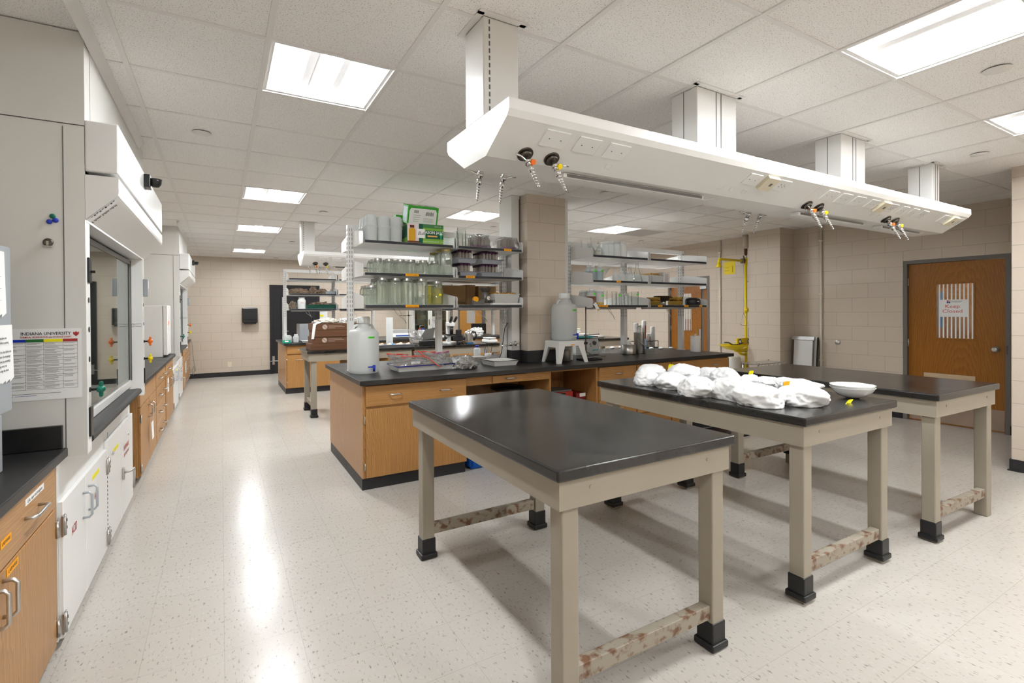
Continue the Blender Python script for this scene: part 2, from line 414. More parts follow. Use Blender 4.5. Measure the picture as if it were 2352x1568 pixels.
# lamps in the ceiling grid
LAMP_NAMES = {(2, 0): 'square recessed ceiling lamp nearest the left fume hood enclosure, largest one left', (2, 5): 'square recessed ceiling lamp second along the left aisle row',
 (2, 9): 'square recessed ceiling lamp third along the left aisle row', (2, 14): 'square recessed ceiling lamp farthest along left aisle, near back wall',
 (6, 5): 'square ceiling lamp beside the left white raceway of the block column', (10, 5): 'square ceiling lamp above the right-hand glassware shelves',
 (6, -3): 'large square ceiling lamp at the upper right corner, above overhead service carrier', (9, -3): 'square ceiling lamp cut by the right edge of the photo'}
def make_lamp(c, r):
    x0, y0 = GX+c*GT, GY+r*GT; x1, y1 = x0+GT, y0+GT; xm, ym = (x0+x1)/2, (y0+y1)/2
    t = thing('ceiling_lamp', LAMP_NAMES.get((c, r), 'unseen square ceiling lamp, assumed behind shelving or added behind the viewer for even light'), 'ceiling lamp', (xm, ym, CE), 'recessed ceiling lamps')
    a = .018; f = MB()
    for q in ((x0+.0126, x0+.0126+a, y0+.0126, y1-.0126), (x1-.0126-a, x1-.0126, y0+.0126, y1-.0126), (x0+.0126+a, x1-.0126-a, y0+.0126, y0+.0126+a), (x0+.0126+a, x1-.0126-a, y1-.0126-a, y1-.0126)):
        f.box(*q, CE+.002, CE+.012)
    f.box(x0+.013, x1-.013, y0+.013, y1-.013, CE+.09, CE+.1)
    for q in ((x0+.013, x0+.02, y0+.013, y1-.013), (x1-.02, x1-.013, y0+.013, y1-.013), (x0+.02, x1-.02, y0+.013, y0+.02), (x0+.02, x1-.02, y1-.02, y1-.013)): f.box(*q, CE+.012, CE+.09)
    f.build('frame', 'white2', t)
    i0, i1, j0, j1 = x0+.0306, x1-.0306, y0+.0306, y1-.0306; s = .055
    sl = MB()
    sl.prism([(i0, CE+.006), (xm-s, CE+.055), (xm-s, CE+.06), (i0, CE+.011)], 'y', j0, j1)
    sl.prism([(i1, CE+.006), (xm+s, CE+.055), (xm+s, CE+.06), (i1, CE+.011)], 'y', j0, j1)
    sl.build('side_lens', 'lens2', t)
    MB().prism([(xm-s+.004, CE+.05), (xm-.03, CE+.02), (xm, CE+.014), (xm+.03, CE+.02), (xm+s-.004, CE+.05), (xm+s-.004, CE+.055), (xm-s+.004, CE+.055)], 'y', j0, j1).build('centre_lens', 'lens', t)
    rb = MB(); rb.box(xm-s-.003, xm-s+.003, j0, j1, CE+.03, CE+.056); rb.box(xm+s-.003, xm+s+.003, j0, j1, CE+.03, CE+.056); rb.build('lens_rib', 'grid', t)
    return t
for c, r in LAMPS: make_lamp(c, r)
for c, r, k in VENTS:
    v = thing('ceiling_vent', ['', 'smaller grey perforated return air vent beyond the right shelves', 'grey perforated return air vent in ceiling below overhead carrier'][k], 'vent', (GX+(c+.5)*GT, GY+(r+.5)*GT, CE), 'grey ceiling vents')
    box('vent_panel', GX+c*GT+.0126, GX+(c+1)*GT-.0126, GY+r*GT+.0126, GY+(r+1)*GT-.0126, CE-.0035, CE-.0005, 'alu', v)
    f = MB(); f.box(GX+c*GT+.0126, GX+(c+1)*GT-.0126, GY+r*GT+.0126, GY+r*GT+.03, CE-.006, CE-.0036); f.build('vent_edge', 'grid', v)
# ------------------------------------------------------------------ heavy steel tables
def handle(parent, p, axis, out, L=.1, d=.032, r=.0055, m='nickel', name='handle'):
    """bow pull centred on p; axis 'x','y','z' = along; out = unit vector away from the face"""
    A = Vector({'x': (1, 0, 0), 'y': (0, 1, 0), 'z': (0, 0, 1)}[axis]); p = Vector(p); o = Vector(out)
    pts = [p-A*L/2, p-A*L/2+o*d*.7, p-A*(L/2-.012)+o*d, p+A*(L/2-.012)+o*d, p+A*L/2+o*d*.7, p+A*L/2]
    return MB().tube(pts, r, 8).build(name, m, parent)

def make_table(label, loc, z, rz=0., feet=.0, L=1.525, W=.95, boots=(1, 1, 1, 1), name='work_table'):
    """black resin top on beige steel legs; local frame: x along W, y along L, origin at near-left corner of top"""
    t = thing(name, label, 'table', (0, 0, 0), 'black-topped steel work tables')
    MB().box(0, W, 0, L, z-.042, z, .008, seg=3).build('table_top', 'table_top', t)
    a0, a1, b0, b1 = .02, W-.02, .02, L-.02; za, zb = z-.042, z-.148
    f = MB()
    f.box(a0, a1, b0, b0+.025, zb, za); f.box(a0, a1, b1-.025, b1, zb, za); f.box(a0, a0+.025, b0+.025, b1-.025, zb, za); f.box(a1-.025, a1, b0+.025, b1-.025, zb, za)
    for x in (.16, W-.16): f.cyl((x, b0, z-.085), (x, b0-.003, z-.085), .007, n=10)
    f.build('apron', 'beige', t)
    lw = .074; k = 0
    for x in (.04, W-.04-lw):
        for y in (.032, L-.055-lw):
            z0 = 0.0 if not boots[k] else .012
            l = MB().box(x, x+lw, y, y+lw, .0 if not boots[k] else .0, zb, .006).build('leg', 'beige', t)
            if boots[k]:
                fz = feet if boots[k] == 1 else .085
                b = MB(); b.box(x-.005, x+lw+.005, y-.005, y+lw+.005, fz+.03, fz+.12, .005); b.box(x-.014, x+lw+.014, y-.014, y+lw+.014, fz+.004, fz+.034, .006)
                b.build('boot', 'boot', l)
            k += 1
    for y in (.032+.012, L-.055-lw+.012):
        MB().box(.04+lw, W-.04-lw, y, y+.045, .135, .195, .003).build('stretcher', 'worn', t)
    t.location = loc; t.rotation_euler = (0, 0, rz)
    return t
make_table('black-topped beige steel table standing empty in the foreground', (.985, 1.345, 0), .925, 0)
make_table('black-topped steel table carrying the row of white sample bags', (2.465, 1.34, 0), .937, 0, .012)
make_table('black-topped steel table empty before the wooden door, one leg without boot', (3.835, 1.292, 0), .937, -.02, .006, boots=(1, 1, 0, 2))
# the floor mat under the middle tables
# ------------------------------------------------------------------ base cabinets facing -y (island)
IY = 4.045   # cabinet face
def drawer(parent, x0, x1, z0, z1, y, hs=(.5,), th=.02):
    d = MB().box(x0, x1, y-th, y, z0, z1, .003).build('drawer', 'oak_x', parent)
    for h in hs: handle(d, (x0+(x1-x0)*h, y-th, (z0+z1)/2+.005), 'x', (0, -1, 0))
    return d
def doorp(parent, x0, x1, z0, z1, y, hinge=None, hx=None, th=.02, hz=None):
    d = MB().box(x0, x1, y-th, y, z0, z1, .003).build('door', 'oak_z', parent)
    if hinge is not None:
        for z in (z0+.09, z1-.09): MB().cyl((hinge, y-.012, z-.03), (hinge, y-.012, z+.03), .006, n=10).build('hinge', 'steel', d)
    if hx is not None: handle(d, (hx, y-th, hz or z1-.12), 'z' if hz is None else 'x', (0, -1, 0))
    return d
def carcass(parent, x0, x1, y0, y1, z0, z1, m='oak_z', open_front=False):
    c = MB(); th = .019
    if not open_front: c.box(x0, x1, y0, y1, z0, z1)
    else:
        c.box(x0, x0+th, y0, y1, z0, z1); c.box(x1-th, x1, y0, y1, z0, z1); c.box(x0+th, x1-th, y1-th, y1, z0, z1); c.box(x0+th, x1-th, y0, y1-th, z0, z0+th)
        c.box(x0+th, x1-th, y0, y1-th, z1-th, z1)
    return c.build('body', m, parent)
def plinth(parent, x0, x1, y0, y1): return MB().box(x0, x1, y0, y1, 0, .1, .002).build('plinth', 'base', parent)
ZC = .868
def island(dy, tagword, far=False):
    y = IY+dy; yb = y+.60
    g = 'oak base cabinets of the %s bench' % tagword
    # left double-door unit
    t = thing('base_cabinet', 'oak cabinet with one wide drawer and two doors, left end of %s bench' % tagword, 'cabinet', (1.0, y, 0), g)
    carcass(t, 1.0, 1.935, y, yb, .1, ZC); plinth(t, .995, 1.93, y+.015, yb)
    MB().box(.994, .9995, y-.004, yb, .1, ZC, .0).build('end_panel', 'oak_side', t)
    if far:
        drawer(t, 1.02, 1.46, .715, .845, y, (.5,)); drawer(t, 1.48, 1.93, .715, .845, y, (.4,))
    else: drawer(t, 1.02, 1.93, .69, .858, y, (.27, .77))
    if far: doorp(t, 1.02, 1.47, .105, .69, y, 1.014, 1.22, hz=.61)
    else: doorp(t, 1.02, 1.47, .105, .67, y, 1.014)
    doorp(t, 1.476, 1.93, .105, .69 if far else .67, y, 1.936)
    # backing half of the bench
    t = thing('base_cabinet', 'oak cabinet half facing away on the far side of %s bench' % tagword, 'cabinet', (3, yb, 0), g)
    carcass(t, 1.0, 5.66, yb+.001, y+1.355, .1, ZC, 'oak_in'); MB().box(.994, .9995, yb, y+1.36, .1, ZC).build('end_panel', 'oak_side', t); plinth(t, .995, 5.66, yb+.001, y+1.345)
    # knee space
    t = thing('knee_drawer_rail', 'oak rail with one small drawer above the knee space of %s bench' % tagword, 'drawer unit', (2.4, y, .76), g)
    MB().box(1.936, 2.86, y, y+.02, .785, .867).build('rail', 'oak_x', t); drawer(t, 2.205, 2.585, .79, .862, y, (.5,))
    MB().box(2.18, 2.60, y+.02, y+.45, .785, .86).build('drawer_box', 'oak_in', t)
    # open unit
    t = thing('open_cabinet', 'open-fronted oak cabinet beside the knee space of %s bench' % tagword, 'cabinet', (3.18, y, 0), g)
    carcass(t, 2.862, 3.49, y, yb, .1, ZC, 'oak_z', True); plinth(t, 2.862, 3.49, y+.02, yb)
    # drawer units
    for x0, x1, nm in ((3.492, 4.045, 'narrow oak drawer stack next to the open cabinet of %s bench'), (4.047, 4.60, 'middle narrow oak drawer stack of %s bench'), (4.602, 5.665, 'wide oak drawer unit at right end of %s bench')):
        t = thing('drawer_cabinet', nm % tagword, 'cabinet', ((x0+x1)/2, y, 0), g)
        carcass(t, x0, x1, y, yb, .1, ZC); plinth(t, x0, x1, y+.015, yb)
        hs = (.5,) if x1-x0 < .7 else (.27, .73)
        for z0, z1 in ((.70, .858), (.51, .69), (.31, .50), (.11, .30)): drawer(t, x0+.008, x1-.008, z0, z1, y, hs)
    t = thing('worktop', 'long black resin worktop along the whole %s bench' % tagword, 'worktop', (3.3, y+.7, .91))
    MB().box(.965, 5.70, y-.062, y+1.46, .87, .91, .004).build('slab', 'top', t)
island(0, 'near')
island(5.486, 'far', True)
# ------------------------------------------------------------------ block column with its raceways standing on the bench
struct(box('wall_column', 2.887, 3.40, 4.48, 5.0, .911, CE, 'block_x'))
mb = MB(); mb.box(2.875, 3.412, 4.468, 5.012, .9115, 1.035); struct(mb.build('baseboard_column', 'base'))
def raceway(label, x0, x1, y0, y1):
    t = thing('utility_raceway', label, 'raceway', ((x0+x1)/2, (y0+y1)/2, .912))
    b = MB(); b.box(x0, x1, y0, y1, 1.035, CE-.004, .004); b.build('body', 'white', t)
    b = MB(); b.box(x0-.002, x1, y0-.002, y1, .9115, 1.034); b.build('foot', 'base', t)
    return t
rl = raceway('tall white steel raceway on the left side of the block column', 2.765, 2.873, 4.61, 4.88)
MB().box(2.757, 2.764, 4.69, 4.75, 1.27, 1.42, .003).build('outlet_plate', 'white2', rl)
MB().box(2.862, 2.872, 4.6085, 4.6095, 1.04, 2.7).build('seam', 'dgrey', rl)
rr = raceway('narrow white steel raceway on the right side of the block column', 3.413, 3.53, 4.60, 4.88)
# ------------------------------------------------------------------ overhead service carriers
def gas_valve(parent, p, side, col, lever):
    """p on the sloping face; side -1 near face, +1 far face"""
    p = Vector(p); n = Vector((0, side*.52, -.854)).normalized()
    v = MB(); v.cyl(p, p+n*.006, .037, .036, 20); v.cyl(p+n*.006, p+n*.02, .03, .024, 20); fl = v.build('valve_flange', 'bronze', parent)
    b = MB(); b.cyl(p+n*.018, p+n*.075, .013, .011, 12); b.cyl(p+n*.04, p+n*.06, .017, .017, 8)
    e = p+n*.072; d = Vector((.12, side*.45, -.9)).normalized()
    b.cyl(e, e+d*.03, .013, .013, 8); 
    for k in range(6): b.cyl(e+d*(.03+k*.014), e+d*(.044+k*.014), .0105-k*.001, .0085-k*.001, 10)
    b.build('valve_body', 'chrome', parent)
    h = p+n*.05; hd = Vector((1, 0, .15)) if lever > 0 else Vector((-1, side*.3, .25))
    k = MB(); k.tube([h, h+hd*.02, h+hd*.045+Vector((0, 0, .004)), h+hd*.075], .004, 8, radii=[.006, .005, .005, .003]); k.build('valve_lever', 'chrome', parent)
    if col: MB().cyl(h+Vector((.012, side*.012, 0)), h+Vector((.012, side*.024, -.004)), .012, .012, 14).build('valve_disc', col, parent)
def carrier(yc, label, full=True):
    t = thing('overhead_service_carrier', label, 'service carrier', (3.25, yc, 2.13))
    sec = [(-.30, 2.305), (-.302, 2.262), (-.285, 2.238), (-.107, 2.128), (.107, 2.128), (.285, 2.238), (.302, 2.262), (.30, 2.305)]
    sec = [(yc+a, b) for a, b in sec]
    MB().prism(sec, 'x', .982, 3.249).build('body', 'white', t); MB().prism(sec, 'x', 3.2515, 5.53).build('body', 'white', t)
    for x0, x1 in ((.9821, 1.158), (2.34, 2.69), (3.88, 4.225), (5.39, 5.5299)):
        p = MB().box(x0, x1, yc-.09, yc+.09, 2.304, CE-.004, .006).build('post', 'white', t)
        s = MB()
        if x0 < 1:
            for k in range(13): s.box(x0+.026, x0+.032, yc-.0915, yc-.0895, 2.33+k*.031, 2.349+k*.031)
        else:
            xm = x0+(x1-x0)*.53
            for q in (-.022, .022): s.box(xm+q-.003, xm+q+.003, yc-.0915, yc-.0895, 2.31, CE-.01)
            s.box(x0-.0015, x0+.0005, yc+.0, yc+.004, 2.31, CE-.01)
        s.build('slot', 'dgrey', p)
        c = MB(); c.box(x0-.03, x0-.001, yc-.11, yc+.11, CE-.005, CE-.0008); c.box(x0-.03, x1+.03, yc-.125, yc-.0905, CE-.005, CE-.0008); c.box(x1+.001, x1+.03, yc-.11, yc+.11, CE-.005, CE-.0008)
        c.build('ceiling_collar', 'grid', p)
    # plates and valves lie on the sloping near face
    A, B = Vector((0, yc-.285, 2.238)), Vector((0, yc-.107, 2.128)); dn = (B-A).normalized(); nrm = Vector((0, dn.z, -dn.y)).normalized()
    def plate(x, w, h, u, m, th=.006):
        c = A+dn*u; v = MB(); X = Vector((1, 0, 0))
        rot = Matrix((X, dn, nrm)).transposed().to_4x4(); rot.translation = Vector((x, c.y, c.z))+nrm*(th/2-.001)
        v.box(-w/2, w/2, -h/2, h/2, -th/2, th/2, .0025, rot); return v.build('outlet_plate', m, t), rot
    def holes(o, rot, pts, s=.004, m='dgrey'):
        v = MB()
        for a, b in pts: v.box(a-s, a+s, b-s*.6, b+s*.6, .003, .0045, 0, rot)
        v.build('socket_hole', m, o)
    for base in (1.16, 3.34, ) if full else (1.16,):
        for k in range(3):
            o, r = plate(base+.09+k*.175, .125, .085, .062, 'white2'); holes(o, r, [(-.03, 0), (.03, 0)], .003)
        gas_valve(t, A+dn*.165+Vector((base-.005, 0, 0))+nrm*.0, -1, M['orange'], -1); gas_valve(t, A+dn*.165+Vector((base+.135, 0, 0)), -1, M['yellow'], 1)
        Af = Vector((base-.02, yc+.225, 2.2)); gas_valve(t, Af, 1, None, -1); gas_valve(t, Af+Vector((.135, 0, 0)), 1, None, 1)
    for base in (2.62, 3.98, 5.17) if full else (2.62,):
        o, r = plate(base, .11, .08, .06, 'white2'); holes(o, r, [(-.025, 0), (.025, 0)], .003)
        o, r = plate(base+.145, .11, .095, .06, 'ivory', .022); v = MB(); v.box(.0, .02, -.012, .008, .0095, .0125, 0, r); v.build('breaker_switch', 'dgrey', o)
        o, r = plate(base+.285, .11, .08, .06, 'white2'); holes(o, r, [(-.02, .01), (-.02, -.01), (-.008, 0), (.012, .01), (.012, -.01), (.024, 0)], .0032)
    if full:
        for k in range(3):
            o, r = plate(4.44+k*.165, .1, .08, .06, 'white2'); holes(o, r, [(-.02, 0), (.02, 0)], .003)
        gas_valve(t, A+dn*.165+Vector((4.41, 0, 0)), -1, M['orange'], -1); gas_valve(t, A+dn*.165+Vector((4.545, 0, 0)), -1, M['yellow'], 1)
        for xx in (1.62, 2.45, 2.55, 2.66, 4.16, 4.27, 4.36):
            o, r = plate(xx, .036, .03, .15, 'white', .0025)
    for x0, x1 in ((1.42, 2.42), (3.38, 4.25), (4.52, 5.2)):
        l = MB().box(x0, x1, yc-.07, yc-.01, 2.103, 2.127, .004).build('task_lamp', 'whitep', t)
        MB().box(x0+.02, x1-.02, yc-.075, yc-.0705, 2.106, 2.12).build('lamp_shield', 'dgrey', l)
        MB().tube([(x1, yc-.04, 2.122), (x1+.06, yc-.02, 2.118), (x1+.11, yc-.05, 2.125), (x1+.17, yc-.03, 2.122)], .003, 6).build('lamp_cord', 'whitep', l)
        MB().box(x1+.005, x1+.03, yc-.045, yc-.025, 2.118, 2.1275).build('cord_clip', 'black', l)
    return t
carrier(1.95, 'long white overhead service carrier with chrome gas valves above the work tables')
carrier(7.43, 'far white overhead service carrier behind the jar shelves', False)
# ------------------------------------------------------------------ left wall run (faces +x)
FX = -.633
def cdrawer(parent, y0, y1, z0, z1, hs, m='oak_y', L=.115):
    d = MB().box(FX, FX+.02, y0, y1, z0, z1, .003).build('drawer', m, parent)
    for h in hs: handle(d, (FX+.02, y0+(y1-y0)*h, (z0+z1)/2), 'y', (1, 0, 0), L, .034, .0065)
    return d
def cdoor(parent, y0, y1, z0, z1, hy=None, hz=None, m='oak_z', hinge=None, hm='nickel'):
    d = MB().box(FX, FX+.02, y0, y1, z0, z1, .003).build('door', m, parent)
    if hy is not None: handle(d, (FX+.02, hy, hz), 'z', (1, 0, 0), .115, .036, .0065, hm)
    if hinge is not None:
        for z in (z0+.07, z1-.09): MB().cyl((FX+.024, hinge, z-.035), (FX+.024, hinge, z+.035), .007, n=10).build('hinge', 'steel', d)
    return d
def left_body(parent, y0, y1, z0=.05, z1=.835, m='oak_z'):
    MB().box(XW+.001, FX, y0, y1, z0, z1).build('body', m, parent)
    MB().box(XW+.001, FX-.03, y0, y1, 0, z0).build('plinth', 'base', parent)
# near cabinet
t = thing('base_cabinet', 'oak cabinet with drawer and two doors in the near left corner', 'cabinet', (-1, 2.1, 0), 'oak base cabinets along the left wall')
left_body(t, .9, 2.815)
cdrawer(t, 1.48, 2.712, .655, .828, (.24, .765), L=.15); d1 = cdoor(t, 2.105, 2.712, .07, .647, 2.14, .56, hinge=2.72); d2 = cdoor(t, 1.48, 2.095, .07, .647, 2.062, .56)
cdrawer(t, .92, 1.47, .655, .828, (.5,)); cdoor(t, .92, 1.47, .07, .647, 1.42, .56)
t = thing('worktop', 'black resin worktop with upstand on the near left cabinet', 'worktop', (-1, 2.1, .84))
MB().box(XW+.001, -.597, .9, 2.842, .836, .875, .004).build('slab', 'top', t); MB().box(XW+.001, -.612, 2.822, 2.842, .876, .978, .003).build('upstand', 'top', t)
def sticker(label, x, y0, y1, z0, z1, m, txt=None, size=.02, tm='ink', cat='label', name='label_strip', group=None):
    o = box(name, x, x+.0012, y0, y1, z0, z1, m); c = Vector((x, (y0+y1)/2, (z0+z1)/2))
    for v in o.data.vertices: v.co -= c
    o.location = c; tag(o, label, cat, group)
    if txt: text(txt, size, (x+.0014, c.y, c.z), XFACE, tm, o)
    return o
sticker('white paper strip label on drawer of the near left oak cabinet', FX+.0205, 2.352, 2.558, .783, .806, 'paper', 'Lids, caps and stoppers', .018)
sticker('orange tape label on drawer of the near left oak cabinet', FX+.0205, 2.125, 2.213, .722, .748, 'tape_o', 'LABWARE', .016)
sticker('orange tape label on right door of the near left oak cabinet', FX+.0205, 2.172, 2.276, .614, .64, 'tape_o', 'LABWARE', .018)
# grey unit standing on the near worktop with paper notices
t = thing('lab_incubator', 'grey metal unit on near left worktop, paper notices taped to it', 'lab equipment', (-1, 2.0, .877))
MB().box(-1.35, -.722, 1.42, 2.64, 1.09, 1.73, .004).build('upper_housing', 'grey', t)
lo = MB().box(-1.3, -.722, 1.5, 2.535, .8765, 1.089, .003).build('lower_housing', 'grey', t)
MB().box(-.7215, -.716, 1.6, 2.47, .89, 1.03).build('control_panel', 'black', lo)
v = MB()
for q in ((.895, .899), (.972, .975), (1.02, 1.023)): v.box(-.7158, -.7152, 1.62, 2.455, *q)
v.box(-.7158, -.7152, 2.452, 2.456, .895, 1.023); v.build('panel_outline', 'paper', lo)
def notice(label, y0, y1, z0, z1, lines, size):
    p = MB()
    for k in range(6):
        a, b = y0+(y1-y0)*k/6, y0+(y1-y0)*(k+1)/6
        p.quad((-.719+.004*(k/6)**3, a, z0), (-.719+.004*((k+1)/6)**3, b, z0+.003*k), (-.7195, b, z1), (-.7195, a, z1))
    o = p.build('paper_notice', 'paper'); tag(o, label, 'paper')
    text(lines, size, (-.7145, (y0+y1)/2, (z0+z1)/2), XFACE, 'ink', o, lines=1.3)
    return o
notice('upper paper notice taped on the grey unit at far left', 2.34, 2.566, 1.457, 1.706, 'Bench booking\n_______________\n\n_______________\n\n_______________', .017)
notice('lower paper notice with typed lines on the grey unit at far left', 2.41, 2.638, 1.205, 1.427, 'Autoclave use\nRead before opening\n\nDoor must be shut before use\nCheck water (no steaming)\nWear gloves (no steaming)\nLog every run\nPlease sign the sheet', .0135)
# ------------------------------------------------------------------ fume hoods
def hood(dy, lab, lab2):
    Y = lambda v: v+dy
    t = thing('fume_hood', lab, 'fume hood', (-.95, Y(3.8), .85), 'white fume hoods')
    p = MB(); p.box(XW+.001, -.531, Y(2.85), Y(2.868), .83, 2.311); p.build('near_side_panel', 'hood', t)
    MB().box(-.6065, -.603, Y(2.8485), Y(2.85), .835, 2.30).build('panel_seam', 'dgrey', t)
    MB().box(XW+.001, -.531, Y(4.752), Y(4.77), .83, 2.311).build('far_side_panel', 'hood', t)
    e = MB(); e.box(XW+.001, -.529, Y(2.85), Y(4.77), 2.316, CE-.006); e.box(-.529, -.526, Y(2.95), Y(4.6), 2.36, CE-.02, .0); e.build('upper_enclosure', 'hood', t)
    MB().prism([(-.525, CE-.05), (-.49, CE-.002), (-.525, CE-.002)], 'y', Y(2.3), Y(4.5)).build('ceiling_trim', 'grid', t)
    MB().box(XW+.001, -.535, Y(2.86), Y(4.76), 2.311, 2.316).build('shadow_gap', 'dgrey', t)
    np_ = MB().box(-.62, -.5305, Y(2.869), Y(2.935), .8305, 1.885, .003).build('near_post', 'white2', t)
    f = MB().prism([(-.622, Y(4.69)), (-.535, Y(4.70)), (-.5305, Y(4.7045)), (-.5305, Y(4.751)), (-.622, Y(4.751))], 'z', .8305, 1.885).build('far_post', 'white2', t)
    # canopy
    MB().box(-.53, -.408, Y(2.85), Y(4.77), 2.112, 2.342, .006).build('upper_canopy', 'white', t)
    c = MB().prism([(-.53, 2.096), (-.414, 2.096), (-.408, 2.09), (-.408, 2.028), (-.411, 2.014), (-.42, 2.004), (-.529, 1.895), (-.53, 1.91)], 'y', Y(2.85), Y(4.77)).build('lower_canopy', 'white', t)
    MB().box(-.62, -.5295, Y(2.869), Y(4.751), 1.8855, 1.91).build('header', 'white', t)
    # printed label under the canopy
    nr = Vector((.118, 0, .118)).normalized()
    def under(k0, k1, y0, y1, m, name, off=.0012):
        A = Vector((-.42, 0, 2.004)); D = Vector((-.118, 0, -.118)); n = Vector((.7071, 0, -.7071))*off
        q = [A+D*k0+n, A+D*k1+n, A+D*k1+n, A+D*k0+n]; yy = (y0, y0, y1, y1)
        b = MB(); b.quad(*[(v.x, y_, v.z) for v, y_ in zip(q, yy)]); return b.build(name, m, c)
    under(.02, .93, Y(2.862), Y(2.93), 'paper', 'rating_label')
    for k in range(9):
        under(.08+k*.085, .08+k*.085+.05, Y(2.868+(k % 3)*.004), Y(2.882+(k % 2)*.012), 'ink', 'rating_print', .0018)
    for k in range(22):
        if k % 7 != 6: under(.12+k*.036, .12+k*.036+.022, Y(2.95), Y(2.98-(k % 3)*.006), 'ink', 'rating_print', .0014)
    MB().box(FX-.02, FX, Y(2.846), Y(4.79), .8285, .864).build('apron_panel', 'white', t)
    # sash
    s = MB(); s.box(-.618, -.606, Y(2.937), Y(4.688), .905, .952, .002); s.box(-.618, -.606, Y(4.676), Y(4.689), .952, 1.87)
    s.box(-.615, -.609, Y(2.937), Y(4.676), .952, .96); sf = s.build('sash_frame', 'alu' if dy else 'white2', t)
    MB().box(-.6155, -.6105, Y(2.937), Y(4.676), .96, 1.84).build('sash_glass', 'glass', sf)
    MB().box(-.619, -.606, Y(2.937), Y(4.676), 1.84, 1.87).build('sash_top_rail', 'dgrey', sf)
    MB().box(-.604, -.601, Y(4.665), Y(4.688), .955, 1.87).build('sash_guide', 'dgrey', sf)
    # worktop and airfoil
    MB().box(XW+.02, -.625, Y(2.87), Y(4.75), .865, .9).build('hood_worktop', 'top', t)
    MB().prism([(-.622, .872), (-.622, .902), (-.545, .906), (-.53, .903), (-.524, .893), (-.524, .876), (-.535, .864)], 'y', Y(2.937), Y(4.53)).build('sill', 'base', t)
    li = MB(); li.box(XW+.02, XW+.03, Y(2.87), Y(4.75), .9, 2.1); li.box(XW+.03, -.63, Y(2.87), Y(2.876), .9, 2.1); li.box(XW+.03, -.63, Y(4.742), Y(4.748), .9, 2.1); li.box(XW+.03, -.63, Y(2.87), Y(4.75), 2.1, 2.11)
    li.build('liner', 'liner', t)
    # knobs, plugs, switch and sockets
    def knob(y, z, m, x=-.5305):
        k = MB(); k.cyl((x, y, z), (x+.004, y, z), .012, n=14); k.cyl((x+.004, y, z), (x+.03, y, z), .006, n=10); k.build('valve_spindle', 'blackm', t)
        b = MB(); mt = Matrix.Rotation(PI/2, 4, 'Y')
        b.lathe([(0, -.016), (.014, -.015), (.017, -.006), (.015, .008), (.008, .016), (0, .017)], (x+.042, y, z), 14, mt)
        b.box(x+.034, x+.05, y-.009, y+.009, z-.036, z+.036, .006); b.box(x+.034, x+.05, y-.03, y+.03, z-.008, z+.008, .005)
        b.build('valve_knob', m, t)
    knob(Y(2.9), 1.118, 'green'); knob(Y(4.728), 1.247, 'orange'); knob(Y(4.728), 1.112, 'yellow')
    pl = MB()
    for y, zs in ((2.9, (1.53, 1.395, 1.258)), (4.728, (1.532, 1.385))):
        for z in zs: pl.cyl((-.5305, Y(y), z), (-.5285, Y(y), z), .013, n=16)
    pl.build('hole_plug', 'black', t)
    sw = MB().box(-.5305, -.523, Y(2.875), Y(2.93), 1.61, 1.725, .003).build('light_switch', 'blackm', t); MB().box(-.523, -.505, Y(2.896), Y(2.908), 1.655, 1.667, .002).build('toggle', 'black', sw)
    MB().box(-.5305, -.522, Y(2.875), Y(2.93), .905, 1.04, .003).build('socket_outlet', 'black', t); MB().box(-.5305, -.522, Y(4.708), Y(4.745), .92, 1.04, .003).build('socket_outlet', 'black', t)
    al = MB().box(-.5305, -.498, Y(4.708), Y(4.748), 1.598, 1.735, .004).build('airflow_monitor', 'grey', t); MB().box(-.498, -.496, Y(4.714), Y(4.742), 1.66, 1.72).build('monitor_face', 'whitep', al)
    # arrow decals where the sash meets the far post
    def arrow(x0, x1, flip):
        z = 1.376; a = MB(); w_ = .0011; L = x1-x0; y = Y(4.6885) - .0006
        pts = [(0, 0), (.22, .014), (.22, .007), (1, .011), (1, -.011), (.22, -.007), (.22, -.014)]
        P_ = [Vector(((x0+L*u) if not flip else (x1-L*u), y+(.001 if False else 0), z+v)) for u, v in pts]
        a.tube(P_, w_, 4, True); return a.build('arrow_decal', 'ink', f)
    arrow(-.606, -.54, False)
    # motion sensor on the canopy
    m = MB().box(-.408, -.375, Y(3.70), Y(3.79), 2.245, 2.325, .004).build('presence_sensor', 'black', t)
    MB().lathe([(0, -.03), (.018, -.028), (.03, -.012), (.034, .006), (.036, .02), (0, .022)], (-.352, Y(3.745), 2.285), 18).build('sensor_lens', 'black', m)
    # ------------- white base under the hood
    for kind, y0, y1, seam, words in (('acid_cabinet', 2.822, 3.802, 3.25, 'white acid storage cabinet with two red lettered doors under %s'), ('flammables_cabinet', 3.804, 4.79, 4.262, 'white flammables cabinet with paddle latch under %s')):
        c = thing(kind, words % lab2, 'cabinet', (-1, Y((y0+y1)/2), 0), 'white safety cabinets under the hoods')
        left_body(c, Y(y0), Y(y1), .03, .828, 'white')
        zt = .64 if kind[0] == 'a' else .685
        da = MB().box(FX, FX+.018, Y(y0+.012), Y(seam-.002), .035, zt, .003).build('door', 'white2', c)
        db = MB().box(FX, FX+.018, Y(seam+.002), Y(y1-.008), .035, zt, .003).build('door', 'white2', c)
        hx = FX+.018
        for d, hy in ((da, y0+.002), (db, y1-.036)) if kind[0] == 'a' else ((da, y0+.002),):
            for z in (.535, .105):
                h = MB(); h.box(hx-.002, hx+.005, Y(hy-.01), Y(hy+.034), z-.045, z+.045); h.cyl((hx+.006, Y(hy+.012), z-.045), (hx+.006, Y(hy+.012), z+.045), .006, n=8)
                for q in (-.02, .012): h.box(hx+.002, hx+.013, Y(hy+.02), Y(hy+.026), z+q, z+q+.012)
                h.build('hinge', 'steel', d)
